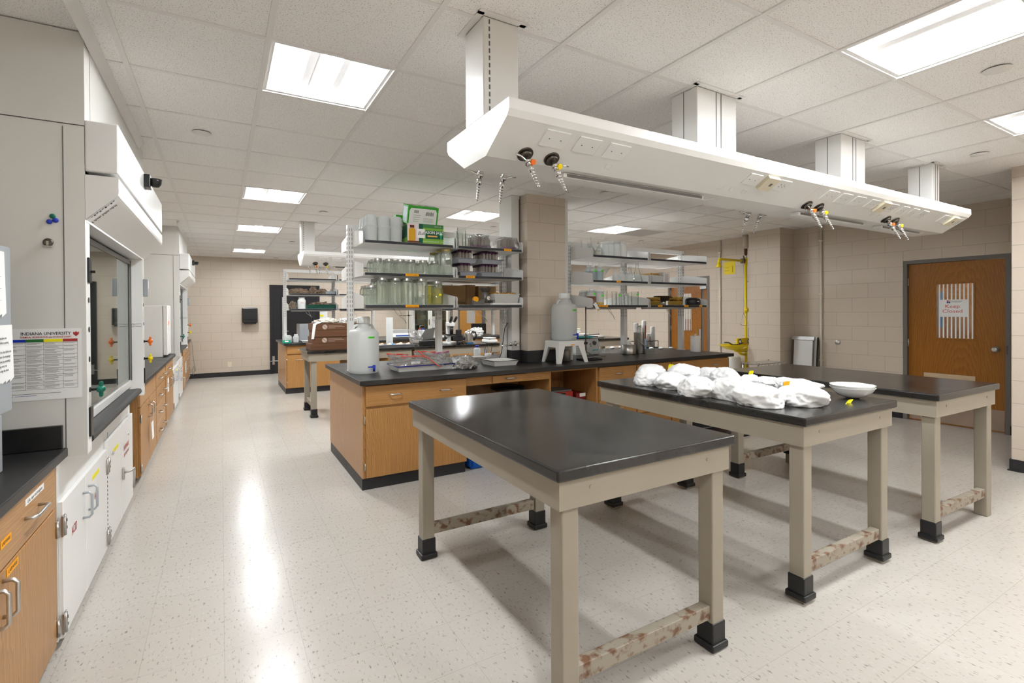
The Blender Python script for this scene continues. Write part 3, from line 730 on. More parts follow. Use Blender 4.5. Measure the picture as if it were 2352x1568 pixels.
        if kind[0] == 'a':
            for d, hy in ((da, seam-.06), (db, seam+.06)): handle(d, (hx, Y(hy), .50), 'z', (1, 0, 0), .125, .036, .006, 'grey')
            text('ACID', .058, (hx+.0012, Y(3.02), .452), XFACE, 'red', da, sx=.72); text('ACID', .058, (hx+.0012, Y(3.497), .462), XFACE, 'red', db, sx=.72)
            MB().box(hx, hx+.001, Y(3.395), Y(3.572), .563, .588).build('door_label', 'tape_y', db)
        else:
            pd = MB(); pd.box(hx, hx+.014, Y(4.30), Y(4.335), .30, .38, .003); pd.tube([(hx+.014, Y(4.318), .345), (hx+.05, Y(4.325), .35), (hx+.058, Y(4.39), .35), (hx+.056, Y(4.42), .31), (hx+.05, Y(4.428), .2)], .008, 8)
            pd.build('paddle_latch', 'nickel', db)
            for d, yy in ((da, 3.96), (db, 4.54)): MB().cyl((hx, Y(yy), .572), (hx+.01, Y(yy), .572), .012, n=14).build('lock', 'chrome', d)
            text('FLAMMABLE', .05, (hx+.0012, Y(4.49), .497), XFACE, 'red', db, sx=.86); text('KEEP FIRE AWAY', .034, (hx+.0012, Y(4.49), .447), XFACE, 'red', db, sx=.86)
            MB().box(hx, hx+.001, Y(4.0), Y(4.17), .566, .589).build('door_label', 'tape_y', da)
            sl = MB()
            for k in range(17): sl.box(hx-.004, hx+.0005, Y(3.806), Y(3.809), .09+k*.026, .104+k*.026)
            sl.build('hinge_slot', 'dgrey', c)
            MB().box(hx-.002, hx+.0008, Y(3.812), Y(3.835), .70, .735).build('rating_plate', 'alu', c)
            MB().tube([(FX+.004, Y(4.80), .6+.02*math.cos(q)) if False else (FX+.006+.008*math.sin(q), Y(4.806), .59+.022*math.cos(q)) for q in [k*PI/6 for k in range(12)]], .0022, 6, True).build('key_ring', 'chrome', c)
    return t
hood(0, 'near white fume hood with chart and magnets on its side panel', 'the near fume hood')
hood(5.75, 'farther white fume hood down the left wall, beyond the white freezer', 'the farther fume hood')
# chart on the near side panel of the first hood
PY = 2.8465
ch = thing('safety_chart', 'chemical storage chart with coloured column heads on the fume hood side', 'poster', (-.76, PY, 1.25))
MB().box(-1.0, -.547, PY, PY+.0008, 1.093, 1.404).build('sheet', 'paper', ch)
text('INDIANA UNIVERSITY', .0185, (-.667, PY-.0006, 1.3815), FRONT, 'ink', ch, sx=.92, bold=.012)
text('CHEMICAL SEGREGATION and STORAGE CHART', .0098, (-.667, PY-.0006, 1.3665), FRONT, 'red', ch, sx=.80, bold=.02)
cols = [(-.985, -.89), (-.889, -.806), (-.805, -.7355), (-.7345, -.6765), (-.6755, -.6115), (-.6105, -.562)]
heads = [None, None, M['blue'], mat('chart_green', (.02, .16, .03), .6), M['tape_y'], M['red']]
rows = [1.358, 1.343, 1.329, 1.314, 1.292, 1.276, 1.267, 1.248, 1.233, 1.222, 1.204, 1.172, 1.158, 1.14]
for (a, b), h in zip(cols, heads):
    MB().box(a, b, PY-.0007, PY, 1.3455, 1.358).build('column_head', h or M['alu'], ch)
g = MB()
for z in rows[1:]: g.box(-.985, -.562, PY-.0005, PY-.0001, z-.0005, z+.0004)
for a, b in cols: g.box(a-.0008, a, PY-.0005, PY-.0001, 1.14, 1.358)
g.box(-.562, -.5612, PY-.0005, PY-.0001, 1.14, 1.358); g.build('table_rule', 'ink', ch)
rnd = random.Random(3); g = MB()
for ci, (a, b) in enumerate(cols):
    for z1, z0 in zip(rows[1:], rows[2:]):
        n = max(1, int((z1-z0)/.0046*(.9 if ci in (3, 4) else .55)))
        for k in range(n):
            z = z1-.003-k*.0043
            if z > z0+.002: g.box(a+.003, a+.003+(b-a-.006)*rnd.uniform(.55, 1), PY-.0004, PY-.0001, z-.0011, z+.0004)
g.build('printed_lines', mat('chart_print', (.23, .22, .22), .7), ch)
g = MB(); g.box(-.80, -.62, PY-.0004, PY-.0001, 1.121, 1.1225); g.box(-.80, -.775, PY-.0004, PY-.0001, 1.113, 1.1145); g.build('foot_note', 'ink', ch)
MB().box(-.77, -.70, PY-.0004, PY-.0001, 1.113, 1.1145).build('web_address', 'blue', ch)
def crest(x):
    c = MB(); z = 1.3795
    c.prism([(x-.011, z+.008), (x-.004, z+.006), (x, z+.0115), (x+.004, z+.006), (x+.011, z+.008), (x+.009, z-.003), (x, z-.012), (x-.009, z-.003)], 'y', PY-.0006, PY-.0001); c.build('crest', 'red', ch)
crest(-.566); crest(-.975)
for x, z, m, nm in ((-.6415, 1.897, 'green', 'green round magnet on the fume hood side, topmost of three'), (-.652, 1.872, 'blue', 'left blue round magnet on the fume hood side panel'), (-.6315, 1.8795, 'blue', 'right blue round magnet on the fume hood side panel')):
    o = thing('round_magnet', nm, 'magnet', (x, 2.849, z), 'round magnets'); MB().lathe([(0, 0), (.0105, 0), (.011, .003), (.009, .007), (0, .0085)], (x, 2.8485, z), 20, Matrix.Rotation(PI/2, 4, 'X')).build('disc', M[m], o)
o = thing('magnetic_clip', 'bronze bulldog clip with round magnet on the fume hood side', 'clip', (-.659, 2.848, 1.773))
MB().lathe([(0, 0), (.018, 0), (.018, .005), (.014, .0085), (.004, .0085), (.003, .004), (0, .004)], (-.657, 2.849, 1.781), 20, Matrix.Rotation(PI/2, 4, 'X')).build('magnet_disc', 'bronze', o)
c = MB(); c.box(-.674, -.641, 2.834, 2.847, 1.758, 1.767, .003); c.box(-.661, -.653, 2.836, 2.8405, 1.766, 1.785); c.build('clip_jaw', 'steel', o)
# ------------------------------------------------------------------ cabinets between and beyond the hoods
g = 'oak base cabinets along the left wall'
t = thing('base_cabinet', 'oak two-door cabinet just past the near fume hood with a hanging tag', 'cabinet', (-1, 5.8, 0), g)
left_body(t, 5.2, 6.385, .05); MB().box(FX, FX+.018, 5.212, 6.37, .655, .828, .002).build('false_front', 'oak_y', t)
hd = cdoor(t, 5.222, 5.795, .055, .645, 5.72, .54, hinge=5.212); cdoor(t, 5.803, 6.37, .055, .645, 5.88, .54)
t = thing('drawer_cabinet', 'oak drawer stack in the middle between the two fume hoods', 'cabinet', (-1, 6.9, 0), g)
left_body(t, 6.387, 7.42, .05)
for z0, z1 in ((.66, .828), (.47, .645), (.27, .46), (.06, .26)):
    if z1 == .645: cdrawer(t, 6.41, 6.885, z0, z1, (.5,), 'oak_z'); cdrawer(t, 6.892, 7.36, z0, z1, (.6,), 'oak_z')
    else: cdrawer(t, 6.41, 7.36, z0, z1, (.28, .78))
t = thing('base_cabinet', 'oak two-door cabinet next to the farther fume hood', 'cabinet', (-1, 8, 0), g)
left_body(t, 7.422, 8.565, .05); cdrawer(t, 7.46, 8.5, .66, .828, (.28, .75)); cdoor(t, 7.46, 7.98, .055, .645, 7.9, .54); cdoor(t, 7.986, 8.5, .055, .645, 8.06, .54)
t = thing('worktop', 'black resin worktop between the two fume hoods, freezer on it', 'worktop', (-1, 6.7, .84))
MB().box(XW+.001, -.585, 4.80, 8.568, .836, .875, .004).build('slab', 'top', t)
t = thing('drawer_cabinet', 'oak drawer cabinet at the far end of the left wall', 'cabinet', (-1, 11.7, 0), g)
left_body(t, 10.62, 12.84, .05)
for a in (10.66, 11.75):
    for z0, z1 in ((.66, .828), (.47, .645), (.27, .46), (.06, .26)): cdrawer(t, a, a+1.07, z0, z1, (.28, .75))
t = thing('worktop', 'black worktop of the farthest cabinet on left wall, below the carboy', 'worktop', (-1, 11.7, .84))
MB().box(XW+.001, -.59, 10.6, 12.855, .836, .875, .004).build('slab', 'top', t)
sticker('white paper taped on a door of the oak cabinet beside the farther hood', FX+.0225, 7.62, 7.80, .44, .62, 'paper', 'CLEAN\nGLASS', .03)
sticker('white paper taped low on the farthest oak drawer cabinet', FX+.0225, 11.2, 11.45, .3, .5, 'paper')
tg = thing('paper_tag', 'white card tag hanging from a handle of the oak cabinet past the hood', 'tag', (-.58, 5.735, .4))
p = MB(); p.quad((-.585, 5.67, .43), (-.58, 5.78, .435), (-.576, 5.80, .27), (-.58, 5.69, .262)); p.build('card', 'paper', tg)
MB().tube([(-.583, 5.725, .432), (-.578, 5.722, .47), (-.577, 5.72, .50), (-.583, 5.73, .47), (-.582, 5.735, .433)], .0018, 5, True).build('string', 'paper', tg)
t = thing('benchtop_freezer', 'white box-shaped freezer standing on worktop before the farther fume hood', 'freezer', (-1, 8.2, .876))
MB().box(-1.3, -.685, 7.95, 8.42, .8765, 1.565, .008).build('body', 'white', t); MB().box(-.68, -.63, 7.95, 8.42, .90, 1.572, .008).build('door', 'white2', t)
MB().box(-.6299, -.6285, 8.06, 8.16, 1.30, 1.36).build('warning_label', 'orange', t)
# ------------------------------------------------------------------ back wall
d = thing('paper_towel_dispenser', 'black paper towel dispenser on the back wall', 'dispenser', (.57, YB, 1.22), None)
b = MB(); b.box(.415, .735, YB-.2, YB-.001, 1.225, 1.575, .02); b.build('housing', 'black', d)
MB().box(.43, .72, YB-.215, YB-.2005, 1.30, 1.56, .006).build('front_cover', 'black', d); MB().box(.45, .70, YB-.19, YB-.05, 1.195, 1.2245).build('outlet_slot', 'blackm', d)
o = thing('wall_outlet', 'ivory outlet plate low on the back wall', 'outlet', (.16, YB, .26)); MB().box(.115, .195, YB-.008, YB-.001, .22, .335, .003).build('plate', 'ivory', o)
# dark doorway in the back wall
dr = bpy.data.objects.new('door_3', None); COL.objects.link(dr); dr.location = (1.55, YB, 0); struct(dr)
f = MB(); f.box(1.0, 1.07, YB-.03, YB-.001, 0, 2.12); f.box(2.06, 2.13, YB-.03, YB-.001, 0, 2.12); f.box(1.07, 2.06, YB-.03, YB-.001, 2.05, 2.12); f.build('door_frame', 'blackm', dr)
lf = MB().box(1.072, 2.058, YB-.024, YB-.002, .005, 2.048).build('door_leaf', 'blackm', dr)
MB().box(1.10, 1.24, YB-.03, YB-.0245, .15, 1.95).build('door_panel', 'blackm', lf); MB().box(1.27, 1.30, YB-.06, YB-.0245, .1, 1.83).build('edge_bar', 'alu', lf)
h = MB(); h.box(1.05, 1.10, YB-.04, YB-.0305, .22, .42, .003); h.tube([(1.07, YB-.04, .31), (1.07, YB-.08, .31), (1.2, YB-.085, .31)], .012, 8); h.tube([(1.07, YB-.06, .31), (.98, YB-.06, .30)], .008, 8); h.build('door_handle', 'nickel', lf)
# ------------------------------------------------------------------ sight-line helpers: a pixel of the frame meets a known plane of the room
CAM_R, CAM_U, CAM_F = r_.copy(), u_.copy(), fw.copy()
def ray(px, py): return CAM_F+CAM_R*((px-CXX)/F)+CAM_U*((CYY-py)/F)
fw_ = fw; EYE = Vector((0, 0, 1.47))
def onz(px, py, z): d = ray(px, py); return EYE+d*((z-1.47)/d.z)
def ony(px, py, y): d = ray(px, py); return EYE+d*(y/d.y)
def onx(px, py, x): d = ray(px, py); return EYE+d*(x/d.x)
# ------------------------------------------------------------------ doors in the right wall
def lite(parent, y0, y1, z0, z1, xf, stripes):
    f = MB(); w_ = .014
    for q in ((y0-w_, y1+w_, z1, z1+w_), (y0-w_, y1+w_, z0-w_, z0), (y0-w_, y0, z0, z1), (y1, y1+w_, z0, z1)): f.box(xf-.006, xf+.045, *q)
    fr = f.build('lite_frame', 'door', parent)
    MB().box(xf+.012, xf+.018, y0, y1, z0, z1).build('glass', 'clear', fr)
    n = stripes; s = MB(); p = (y1-y0)/n
    for k in range(n): s.box(xf+.008, xf+.0115, y0+p*(k+.12), y0+p*(k+.5), z0+.004, z1-.004)
    s.build('frosted_stripe', mat('frosted_film', (.86, .85, .82), .6), fr)
    return fr
def wood_leaf(parent, y0, y1, xf, z1=2.048):
    """leaf with an opening for its lite is built from four boards around the glass"""
    return MB().box(xf, xf+.044, y0, y1, .008, z1).build('door_leaf', 'door', parent)
def holed_leaf(parent, y0, y1, xf, hole, z1=2.048):
    a, b, c, d = hole; m = MB()
    m.box(xf, xf+.044, y0, a, .008, z1); m.box(xf, xf+.044, b, y1, .008, z1); m.box(xf, xf+.044, a, b, .008, c); m.box(xf, xf+.044, a, b, d, z1)
    bmesh.ops.remove_doubles(m.bm, verts=m.bm.verts, dist=.0001); return m.build('door_leaf', 'door', parent)
def frame_y(parent, y0, y1, z1):
    f = MB(); f.box(XR-.012, XR+.14, y0-.045, y0, 0, z1+.045); f.box(XR-.012, XR+.14, y1, y1+.045, 0, z1+.045); f.box(XR-.012, XR+.14, y0, y1, z1, z1+.045)
    f.box(XR+.075, XR+.09, y0, y0+.015, 0, z1); f.box(XR+.075, XR+.09, y1-.015, y1, 0, z1)
    return f.build('door_frame', 'frame', parent)
XD = XR+.028
d1 = bpy.data.objects.new('door_1', None); COL.objects.link(d1); d1.location = (XR, 2.53, 0); struct(d1)
frame_y(d1, 2.061, 2.999, 2.056)
lf = holed_leaf(d1, 2.066, 2.995, XD, (2.335, 2.718, 1.078, 1.79)); lite(lf, 2.349, 2.704, 1.092, 1.776, XD, 9)
k = MB(); rt = Matrix.Rotation(-PI/2, 4, 'Y'); k.lathe([(0, 0), (.036, 0), (.036, .006), (.02, .012), (.013, .03), (.016, .042), (.028, .05), (.03, .062), (.022, .072), (.008, .0735), (0, .071)], (XD, 2.147, .981), 24, rt); k.build('door_knob', 'nickel', lf)
MB().box(XD-.0015, XD-.0002, 2.075, 2.985, .02, .265).build('kick_plate', mat('scuffed_kick_plate', (.36, .27, .21), .45, metal=.3, var=.15), lf)
lv = MB(); lv.box(XD-.012, XD-.0002, 2.33, 2.83, .33, .64)
for k in range(9): lv.box(XD-.016, XD-.012, 2.35, 2.81, .35+k*.031, .362+k*.031)
lv.build('louvre_grille', mat('tan_enamel', (.55, .42, .27), .45), lf)
for z in (.25, 1.02, 1.82): MB().cyl((XD-.008, 2.998, z-.05), (XD-.008, 2.998, z+.05), .008, n=10).build('hinge', 'nickel', lf)
MB().box(XR-.0135, XR-.0122, 2.036, 2.052, .93, 1.03).build('strike_plate', 'bronze', d1)
# sign on the glass of the door
sg = thing('door_sign', 'white Keep Closed sign on the glass of the near wooden door', 'sign', (XD, 2.52, 1.47))
xs = XD-.0075; MB().box(xs, xs+.001, 2.395, 2.665, 1.362, 1.578).build('sheet', 'paper', sg)
rd = mat('sign_red', (.62, .07, .03), .6)
text('Keep', .062, (xs-.0005, 2.545, 1.492), XNEG, rd, sg, sx=1.12); text('Closed', .062, (xs-.0005, 2.545, 1.432), XNEG, rd, sg, sx=1.12)
for (a, b), m in zip(((0, 0), (1, 0), (0, 1), (1, 1)), ('blue', 'ink', 'red', 'grey')):
    MB().box(xs-.0005, xs, 2.600-a*.018-.017, 2.600-a*.018, 1.532+b*.019, 1.549+b*.019).build('logo_square', m, sg)
text('INDIANA GEOLOGICAL\n& WATER SURVEY', .0115, (xs-.0005, 2.508, 1.552), XNEG, 'ink', sg, sx=1.0, bold=.01)
d2 = bpy.data.objects.new('door_2', None); COL.objects.link(d2); d2.location = (XR, 6.52, 0); struct(d2)
frame_y(d2, 6.081, 6.959, 2.056)
lf = holed_leaf(d2, 6.24, 6.953, XD, (6.452, 6.712, 1.05, 1.80)); lite(lf, 6.464, 6.70, 1.062, 1.788, XD, 6)
wood_leaf(d2, 6.087, 6.19, XD+.012); MB().box(XD+.015, XD+.03, 6.19, 6.24, .01, 2.045).build('astragal', 'dgrey', d2)
MB().box(XD-.004, XD-.0005, 6.245, 6.29, .93, 1.1).build('lock_plate', 'nickel', lf); MB().box(XD-.05, XD+.012, 6.09, 6.235, 1.86, 1.95, .004).build('door_closer', 'alu', d2)
for z in (.25, 1.1, 1.82): MB().cyl((XD-.008, 6.957, z-.05), (XD-.008, 6.957, z+.05), .008, n=10).build('hinge', 'nickel', lf)
# what is seen through the lites: doors and a blue notice across the corridor
t = thing('corridor_door', 'oak door across the corridor, glimpsed through door glass', 'door', (9.59, 3.05, 0)); MB().box(9.565, 9.599, 2.75, 3.6, 0, 2.1).build('leaf', 'door', t)
t = thing('corridor_door', 'oak door far along the corridor, glimpsed through the farther door glass', 'door', (9.59, 8, 0)); MB().box(9.565, 9.599, 7.2, 8.1, 0, 1.25).build('leaf', 'door', t)
t = thing('corridor_sign', 'blue poster across the corridor behind the striped door glass', 'poster', (9.56, 3.3, 1.5)); MB().box(9.55, 9.56, 3.16, 3.45, 1.18, 1.72).build('sheet', mat('poster_blue', (.06, .17, .38), .5), t)
for y in (2.2, 7.2):  # unseen glowing panels, added so the corridor behind the door glass gets light
    t = thing('added_corridor_lamp', 'unseen lamp added to light the corridor beyond the %s wooden door' % ('near' if y < 3 else 'farther'), 'ceiling lamp', (8.8, y, CE)); MB().box(8.5, 9.1, y-.6, y+.6, CE-.02, CE-.001).build('lens', emis('added_corridor_glow', (1, .97, .92), 9.), t)
# ------------------------------------------------------------------ things on the right wall
def conduit(y, lab):
    t = thing('wall_conduit', lab, 'conduit', (XR-.02, y, 0)); MB().cyl((XR-.022, y, .11), (XR-.022, y, CE-.001), .0165, n=14).build('pipe', mat('painted_pipe', (.74, .69, .60), .4), t)
    c = MB()
    for z in (.7, 1.7, 2.5): c.box(XR-.04, XR-.001, y-.024, y+.024, z-.012, z+.012, .003)
    c.build('pipe_clip', 'ivory', t)
conduit(4.068, 'painted vertical conduit on wall between whiteboards and the wooden door'); conduit(5.80, 'white vertical conduit on the wall behind the yellow safety shower arm')
o = thing('wall_mounted_door_stop', 'round chrome door stop on the wall left of the wooden door', 'door stop', (XR, 3.844, .976)); MB().lathe([(0, 0), (.036, 0), (.036, .012), (.03, .02), (.026, .018), (.024, .03), (0, .032)], (XR-.001, 3.844, .976), 24, rt).build('bumper', 'nickel', o)
o = thing('emergency_sign', 'yellow safety shower sign on wall under the yellow arm', 'sign', (XR, 5.62, 2.2)); MB().box(XR-.004, XR-.001, 5.51, 5.73, 2.1, 2.325).build('plate', 'yellow', o)
g = MB(); g.tube([(XR-.0045, 5.71, 2.235), (XR-.0045, 5.71, 2.222), (XR-.0045, 5.63, 2.222), (XR-.0045, 5.63, 2.235)], .002, 5); g.tube([(XR-.0045, 5.67, 2.222), (XR-.0045, 5.67, 2.208)], .002, 5)
g.tube([(XR-.0045, 5.555, 2.25), (XR-.0045, 5.555, 2.13)], .005, 5); g.build('pictogram', mat('sign_olive', (.3, .25, .03), .6), o)
text('EYEWASH', .032, (XR-.0048, 5.668, 2.165), XNEG, mat('sign_olive2', (.3, .25, .03), .6), o, sx=.6)
# safety shower with eyewash
PX_, PY_ = 7.77, 5.205
s = thing('safety_shower', 'yellow safety shower and eyewash on a pole left of the pilaster', 'safety shower', (PX_, PY_, 0))
p = MB(); p.cyl((PX_, PY_, .02), (PX_, PY_, 2.32), .021, n=16)
for z in (2.29, 1.46, .82): p.cyl((PX_, PY_, z-.05), (PX_, PY_, z+.05), .028, n=16)
p.cyl((PX_, PY_, 0), (PX_, PY_, .02), .06, n=20); p.cyl((PX_-.0, PY_-.045, 1.46), (PX_, PY_, 1.46), .03, .02, 14); p.build('standpipe', 'yellow', s)
c = MB(); c.cyl((PX_, PY_, 2.32), (PX_, PY_, 2.40), .018, n=14); c.build('coupling', 'chrome', s)
c = MB(); c.cyl((PX_, PY_, 2.40), (PX_, PY_, 2.46), .024, n=14); c.cyl((PX_, PY_, 2.46), (PX_, PY_, 2.5), .026, n=14); c.build('rusty_coupling', mat('rusty_iron', (.10, .045, .02), .7), s)
c = MB(); c.cyl((PX_, PY_, 2.5), (PX_, PY_, 2.53), .03, .052, 18); c.cyl((PX_, PY_, 2.53), (PX_, PY_, CE), .052, n=18); c.build('pipe_sleeve', mat('lagged_pipe', (.62, .55, .47), .6), s)
a = MB(); a.tube([(PX_, PY_, 2.29), (7.12, PY_, 2.295), (7.075, PY_, 2.285), (7.06, PY_, 2.25), (7.06, PY_, 2.21)], .02, 12); a.build('shower_arm', 'yellow', s)
h = MB(); h.lathe([(0, .07), (.026, .07), (.026, .04), (.03, .035), (.05, 0), (.045, -.006), (0, -.004)], (7.06, PY_, 2.165), 20); h.build('shower_head', 'yellow', s)
v = MB(); v.box(7.66, 7.72, PY_-.03, PY_+.03, 2.25, 2.33, .006); v.tube([(7.69, PY_-.03, 2.29), (7.66, PY_-.04, 2.36), (7.64, PY_-.04, 2.37)], .008, 6); v.build('shower_valve', 'bronze', s)
r = MB(); r.tube([(7.645, PY_-.04, 2.365), (7.65, PY_-.04, 1.9), (7.65, PY_-.04, 1.41)], .004, 6); r.tube([(7.65, PY_-.04, 1.41), (7.55, PY_-.045, 1.225), (7.56, PY_-.045, 1.213), (7.78, PY_-.045, 1.19), (7.782, PY_-.045, 1.205)], .0045, 6, True); r.build('pull_handle', 'steel', s)
b = MB(); bc = (7.40, PY_-.02, .80)
b.lathe([(0, 0), (.05, .003), (.12, .02), (.19, .06), (.215, .085), (.222, .09), (.222, .083), (.20, .06), (.12, .012), (.04, -.006), (0, -.008)], bc, 32, sq=(1.15, .85)); b.build('eyewash_bowl', 'yellow', s)
b = MB(); b.tube([(PX_, PY_, .78), (7.6, PY_-.01, .775), (7.45, PY_-.02, .79)], .03, 10, radii=[.035, .03, .026]); b.tube([(PX_, PY_, .70), (7.62, PY_, .72), (7.55, PY_, .77)], .02, 8); b.build('bowl_bracket', 'yellow', s)
b = MB(); b.box(7.44, 7.83, PY_-.06, PY_-.045, .86, .99, .02, None, 3); b.build('backboard', 'yellow', s)
for x in (7.52, 7.76):
    e = MB(); e.cyl((x, PY_-.0605, .935), (x, PY_-.0615, .935), .042, n=20); e.build('eye_symbol', 'blue', s)
    e = MB(); e.cyl((x, PY_-.062, .935), (x, PY_-.063, .935), .024, n=16); e.build('eye_symbol_white', 'paper', s)
b = MB(); b.tube([(7.47, PY_-.05, .83), (7.47, PY_-.06, .885), (7.33, PY_-.06, .885), (7.22, PY_-.06, .93), (7.12, PY_-.06, .935)], .014, 8); b.tube([(7.47, PY_-.06, .885), (7.6, PY_-.06, .91)], .012, 8); b.build('spray_yoke', 'dgrey', s)
tg = thing('inspection_tag', 'white inspection tag tied to the yellow shower pole', 'tag', (7.79, PY_-.03, 1.1)); MB().prism([(7.755, 1.16), (7.825, 1.15), (7.82, 1.01), (7.79, .985), (7.765, 1.01)], 'y', PY_-.045, PY_-.043).build('card', 'paper', tg)
o = s; q = MB(); q.cyl((7.77, PY_-.02, 1.94), (7.77, PY_-.19, 1.94), .006, n=8); q.build('clamp_rod', 'steel', o); q = MB(); q.cyl((7.77, PY_-.19, 1.94), (7.77, PY_-.204, 1.94), .035, n=12); q.build('clamp_foot', mat('dark_red_paint', (.12, .01, .015), .5), o)
o = thing('white_drum', 'white plastic drum standing under the yellow eyewash', 'drum', (7.55, 5.5, 0)); MB().lathe([(0, 0), (.2, 0), (.21, .02), (.21, .64), (.2, .66), (.19, .665), (0, .665)], (7.62, 5.45, 0), 28).build('body', 'whitep', o)
# boards leaning in the corner of the pilaster
def board(x0, dx, y0, y1, lab, m2):
    o = thing('display_board', lab, 'board', (x0, (y0+y1)/2, 0), 'boards leaning by the pilaster'); b = MB()
    b.prism([(x0, .002), (x0+dx, 1.04), (x0+dx+.025, 1.035), (x0+.025, .002)], 'y', y0, y1); b.build('panel', mat('board_white', (.78, .78, .76), .4), o)
    e = MB(); e.prism([(x0-.001, .002), (x0+dx-.001, 1.04), (x0+dx+.026, 1.036), (x0+.026, .001)], 'y', y0-.012, y0-.0005); e.prism([(x0-.001, .002), (x0+dx-.001, 1.04), (x0+dx+.026, 1.036), (x0+.026, .001)], 'y', y1+.0005, y1+.012); e.build('edge', m2, o)
    return o
b1 = board(7.70, .085, 4.125, 4.40, 'front white display board leaning against the wall beside the pilaster', 'dgrey')
h = MB(); h.prism([(7.762, 1.0), (7.776, 1.05), (7.815, 1.045), (7.80, .99)], 'y', 4.10, 4.43); h.build('top_clamp', 'alu', b1)
b2 = board(7.77, .085, 4.10, 4.37, 'rear white display board behind the other one beside the pilaster', 'black')
# wire cart seen over the far table
o = thing('wire_cart', 'low chrome wire cart behind the farthest black table', 'cart', (6.9, 4.3, 0)); 
for z in (.70, .25): MB().box(6.55, 7.2, 4.2, 4.46, z-.015, z, .004).build('shelf', 'steel', o)
for x in (6.57, 7.18):
    for y in (4.215, 4.445): MB().cyl((x, y, 0), (x, y, .715), .011, n=10).build('leg', 'chrome', o)
b = MB()
for k in range(6): b.tube([(6.58+k*.1, 4.205, .70), (6.62+k*.1, 4.205, .66), (6.66+k*.1, 4.205, .70)], .004, 5)
b.build('truss', 'chrome', o)
# rubber mat
o = thing('floor_mat', 'black perforated rubber mat on floor before the drawer bench', 'mat', (4.9, 3.77, 0)); b = MB()
for i in range(22):
    b.box(4.5+i*.0419, 4.53+i*.0419, 3.54, 4.0, .001, .013)
for j in range(11): b.box(4.5, 5.42, 3.54+j*.0443, 3.557+j*.0443, .0015, .0145)
b.box(4.5, 5.42, 3.54, 4.0, .0005, .004)
b.build('grid', 'boot', o)
# ------------------------------------------------------------------ reagent racks over the benches
M['milk'] = thin_glass('milky_plastic', (.95, .97, .97), .06, .35, body=.84, bodycol=(.90, .915, .91), gmax=.22)
M['hdpe'] = mat('white_hdpe', (.80, .82, .81), .38)
M['water'] = thin_glass('liquid_clear', (.86, .92, .95), .04, body=.18, bodycol=(.7, .8, .85))
M['shelf'] = mat('white_shelf', (.80, .80, .785), .35); M['edge'] = mat('shelf_edge_black', (.022, .024, .03), .4)
S1, S2, S3 = 2.10, 1.815, 1.53
YF = 4.30                     # front edge of the near shelves
def A_(x, y): return (780+x/3.6457, 450+y/3.6457)
def K_(x, y): return (1150+x/4.1255, 520+y/4.1255)
def rack(dy, xs, label, labels=(), beam=True):
    """xs = post positions; shelves hang on both sides between the posts"""
    t = thing('reagent_rack', label, 'rack', ((xs[0]+xs[-1])/2, 4.74+dy, .912), 'double-sided white shelf racks')
    for x in xs:
        p = MB().box(x-.027, x+.027, 4.705+dy, 4.775+dy, .9115, 2.29, .003).build('post', 'white', t)
        s = MB()
        for i in range(21):
            z = 1.385+i*.042
            for q in (-.010, .010): s.box(x+q-.002, x+q+.002, 4.7035+dy, 4.7048+dy, z, z+.026)
            s.box(x-.0285, x-.0272, 4.72+dy, 4.725+dy, z, z+.026); s.box(x-.0285, x-.0272, 4.75+dy, 4.755+dy, z, z+.026)
        s.build('slot', 'dgrey', p)
        MB().box(x-.032, x+.032, 4.69+dy, 4.79+dy, .9105, .9145).build('foot_plate', 'white', p)
    if beam: MB().box(xs[0], xs[-1], 4.715+dy, 4.765+dy, 2.235, 2.292).build('top_beam', 'white', t)
    for z in (S1, S2, S3):
        for i, (a, b) in enumerate(zip(xs, xs[1:])):
            for sgn in (1, -1):
                y0, y1 = (YF, 4.70) if sgn > 0 else (4.78, 5.18)
                s = MB().box(a+.03, b-.03, y0+.004+dy, y1-.004+dy, z-.024, z-.0005).build('shelf', 'shelf', t)
                yf = y0 if sgn > 0 else y1-.004
                MB().box(a+.03, b-.03, yf+dy, yf+.004+dy, z-.025, z-.002).build('shelf_edge', 'edge', s)
        for i, x in enumerate(xs):
            for sgn in (1, -1):
                for off in ((-.014, .014) if 0 < i < len(xs)-1 else ((.014,) if i == 0 else (-.014,))):
                    xx = x+off
                    pr = [(4.705, z-.03), (YF+.01, z-.03), (YF, z-.022), (YF, z+.062), (YF+.012, z+.075), (4.60, z+.118), (4.705, z+.125)]
                    if sgn < 0: pr = [(9.48-u, v) for u, v in pr]
                    MB().prism([(u+dy, v) for u, v in pr], 'x', xx-.0015, xx+.0015).build('bracket', 'white', t)
    for i, (a, b) in enumerate(zip(xs, xs[1:])):
        MB().box(a+.08, b-.1, YF+.12+dy, YF+.22+dy, S3-.05, S3-.0255, .004).build('undershelf_lamp', 'alu', t)
        c = MB(); xm = a+(b-a)*.35; c.tube([(xm, YF+.1+dy, S3-.03), (xm+.03, YF+.08+dy, S3-.09), (xm+.09, YF+.09+dy, S3-.13), (xm+.12, YF+.1+dy, S3-.17), (xm+.07, YF+.12+dy, S3-.06), (xm+.05, YF+.14+dy, S3-.03)], .003, 5); c.build('lamp_cord', 'alu', t)
    return t
ra = rack(0, (1.063, 1.958, 2.73), 'white shelf rack full of glass jars, left of the block column')
rb = rack(0, (3.63, 4.535, 5.61), 'white shelf rack with lab bottles and flasks, right of the block column')
rc = rack(5.486, (1.063, 1.958, 2.757), 'far white shelf rack holding brown bags and a green tray')
rd_ = rack(5.486, (3.63, 4.535, 5.61), 'far right white shelf rack, mostly hidden behind the block column')
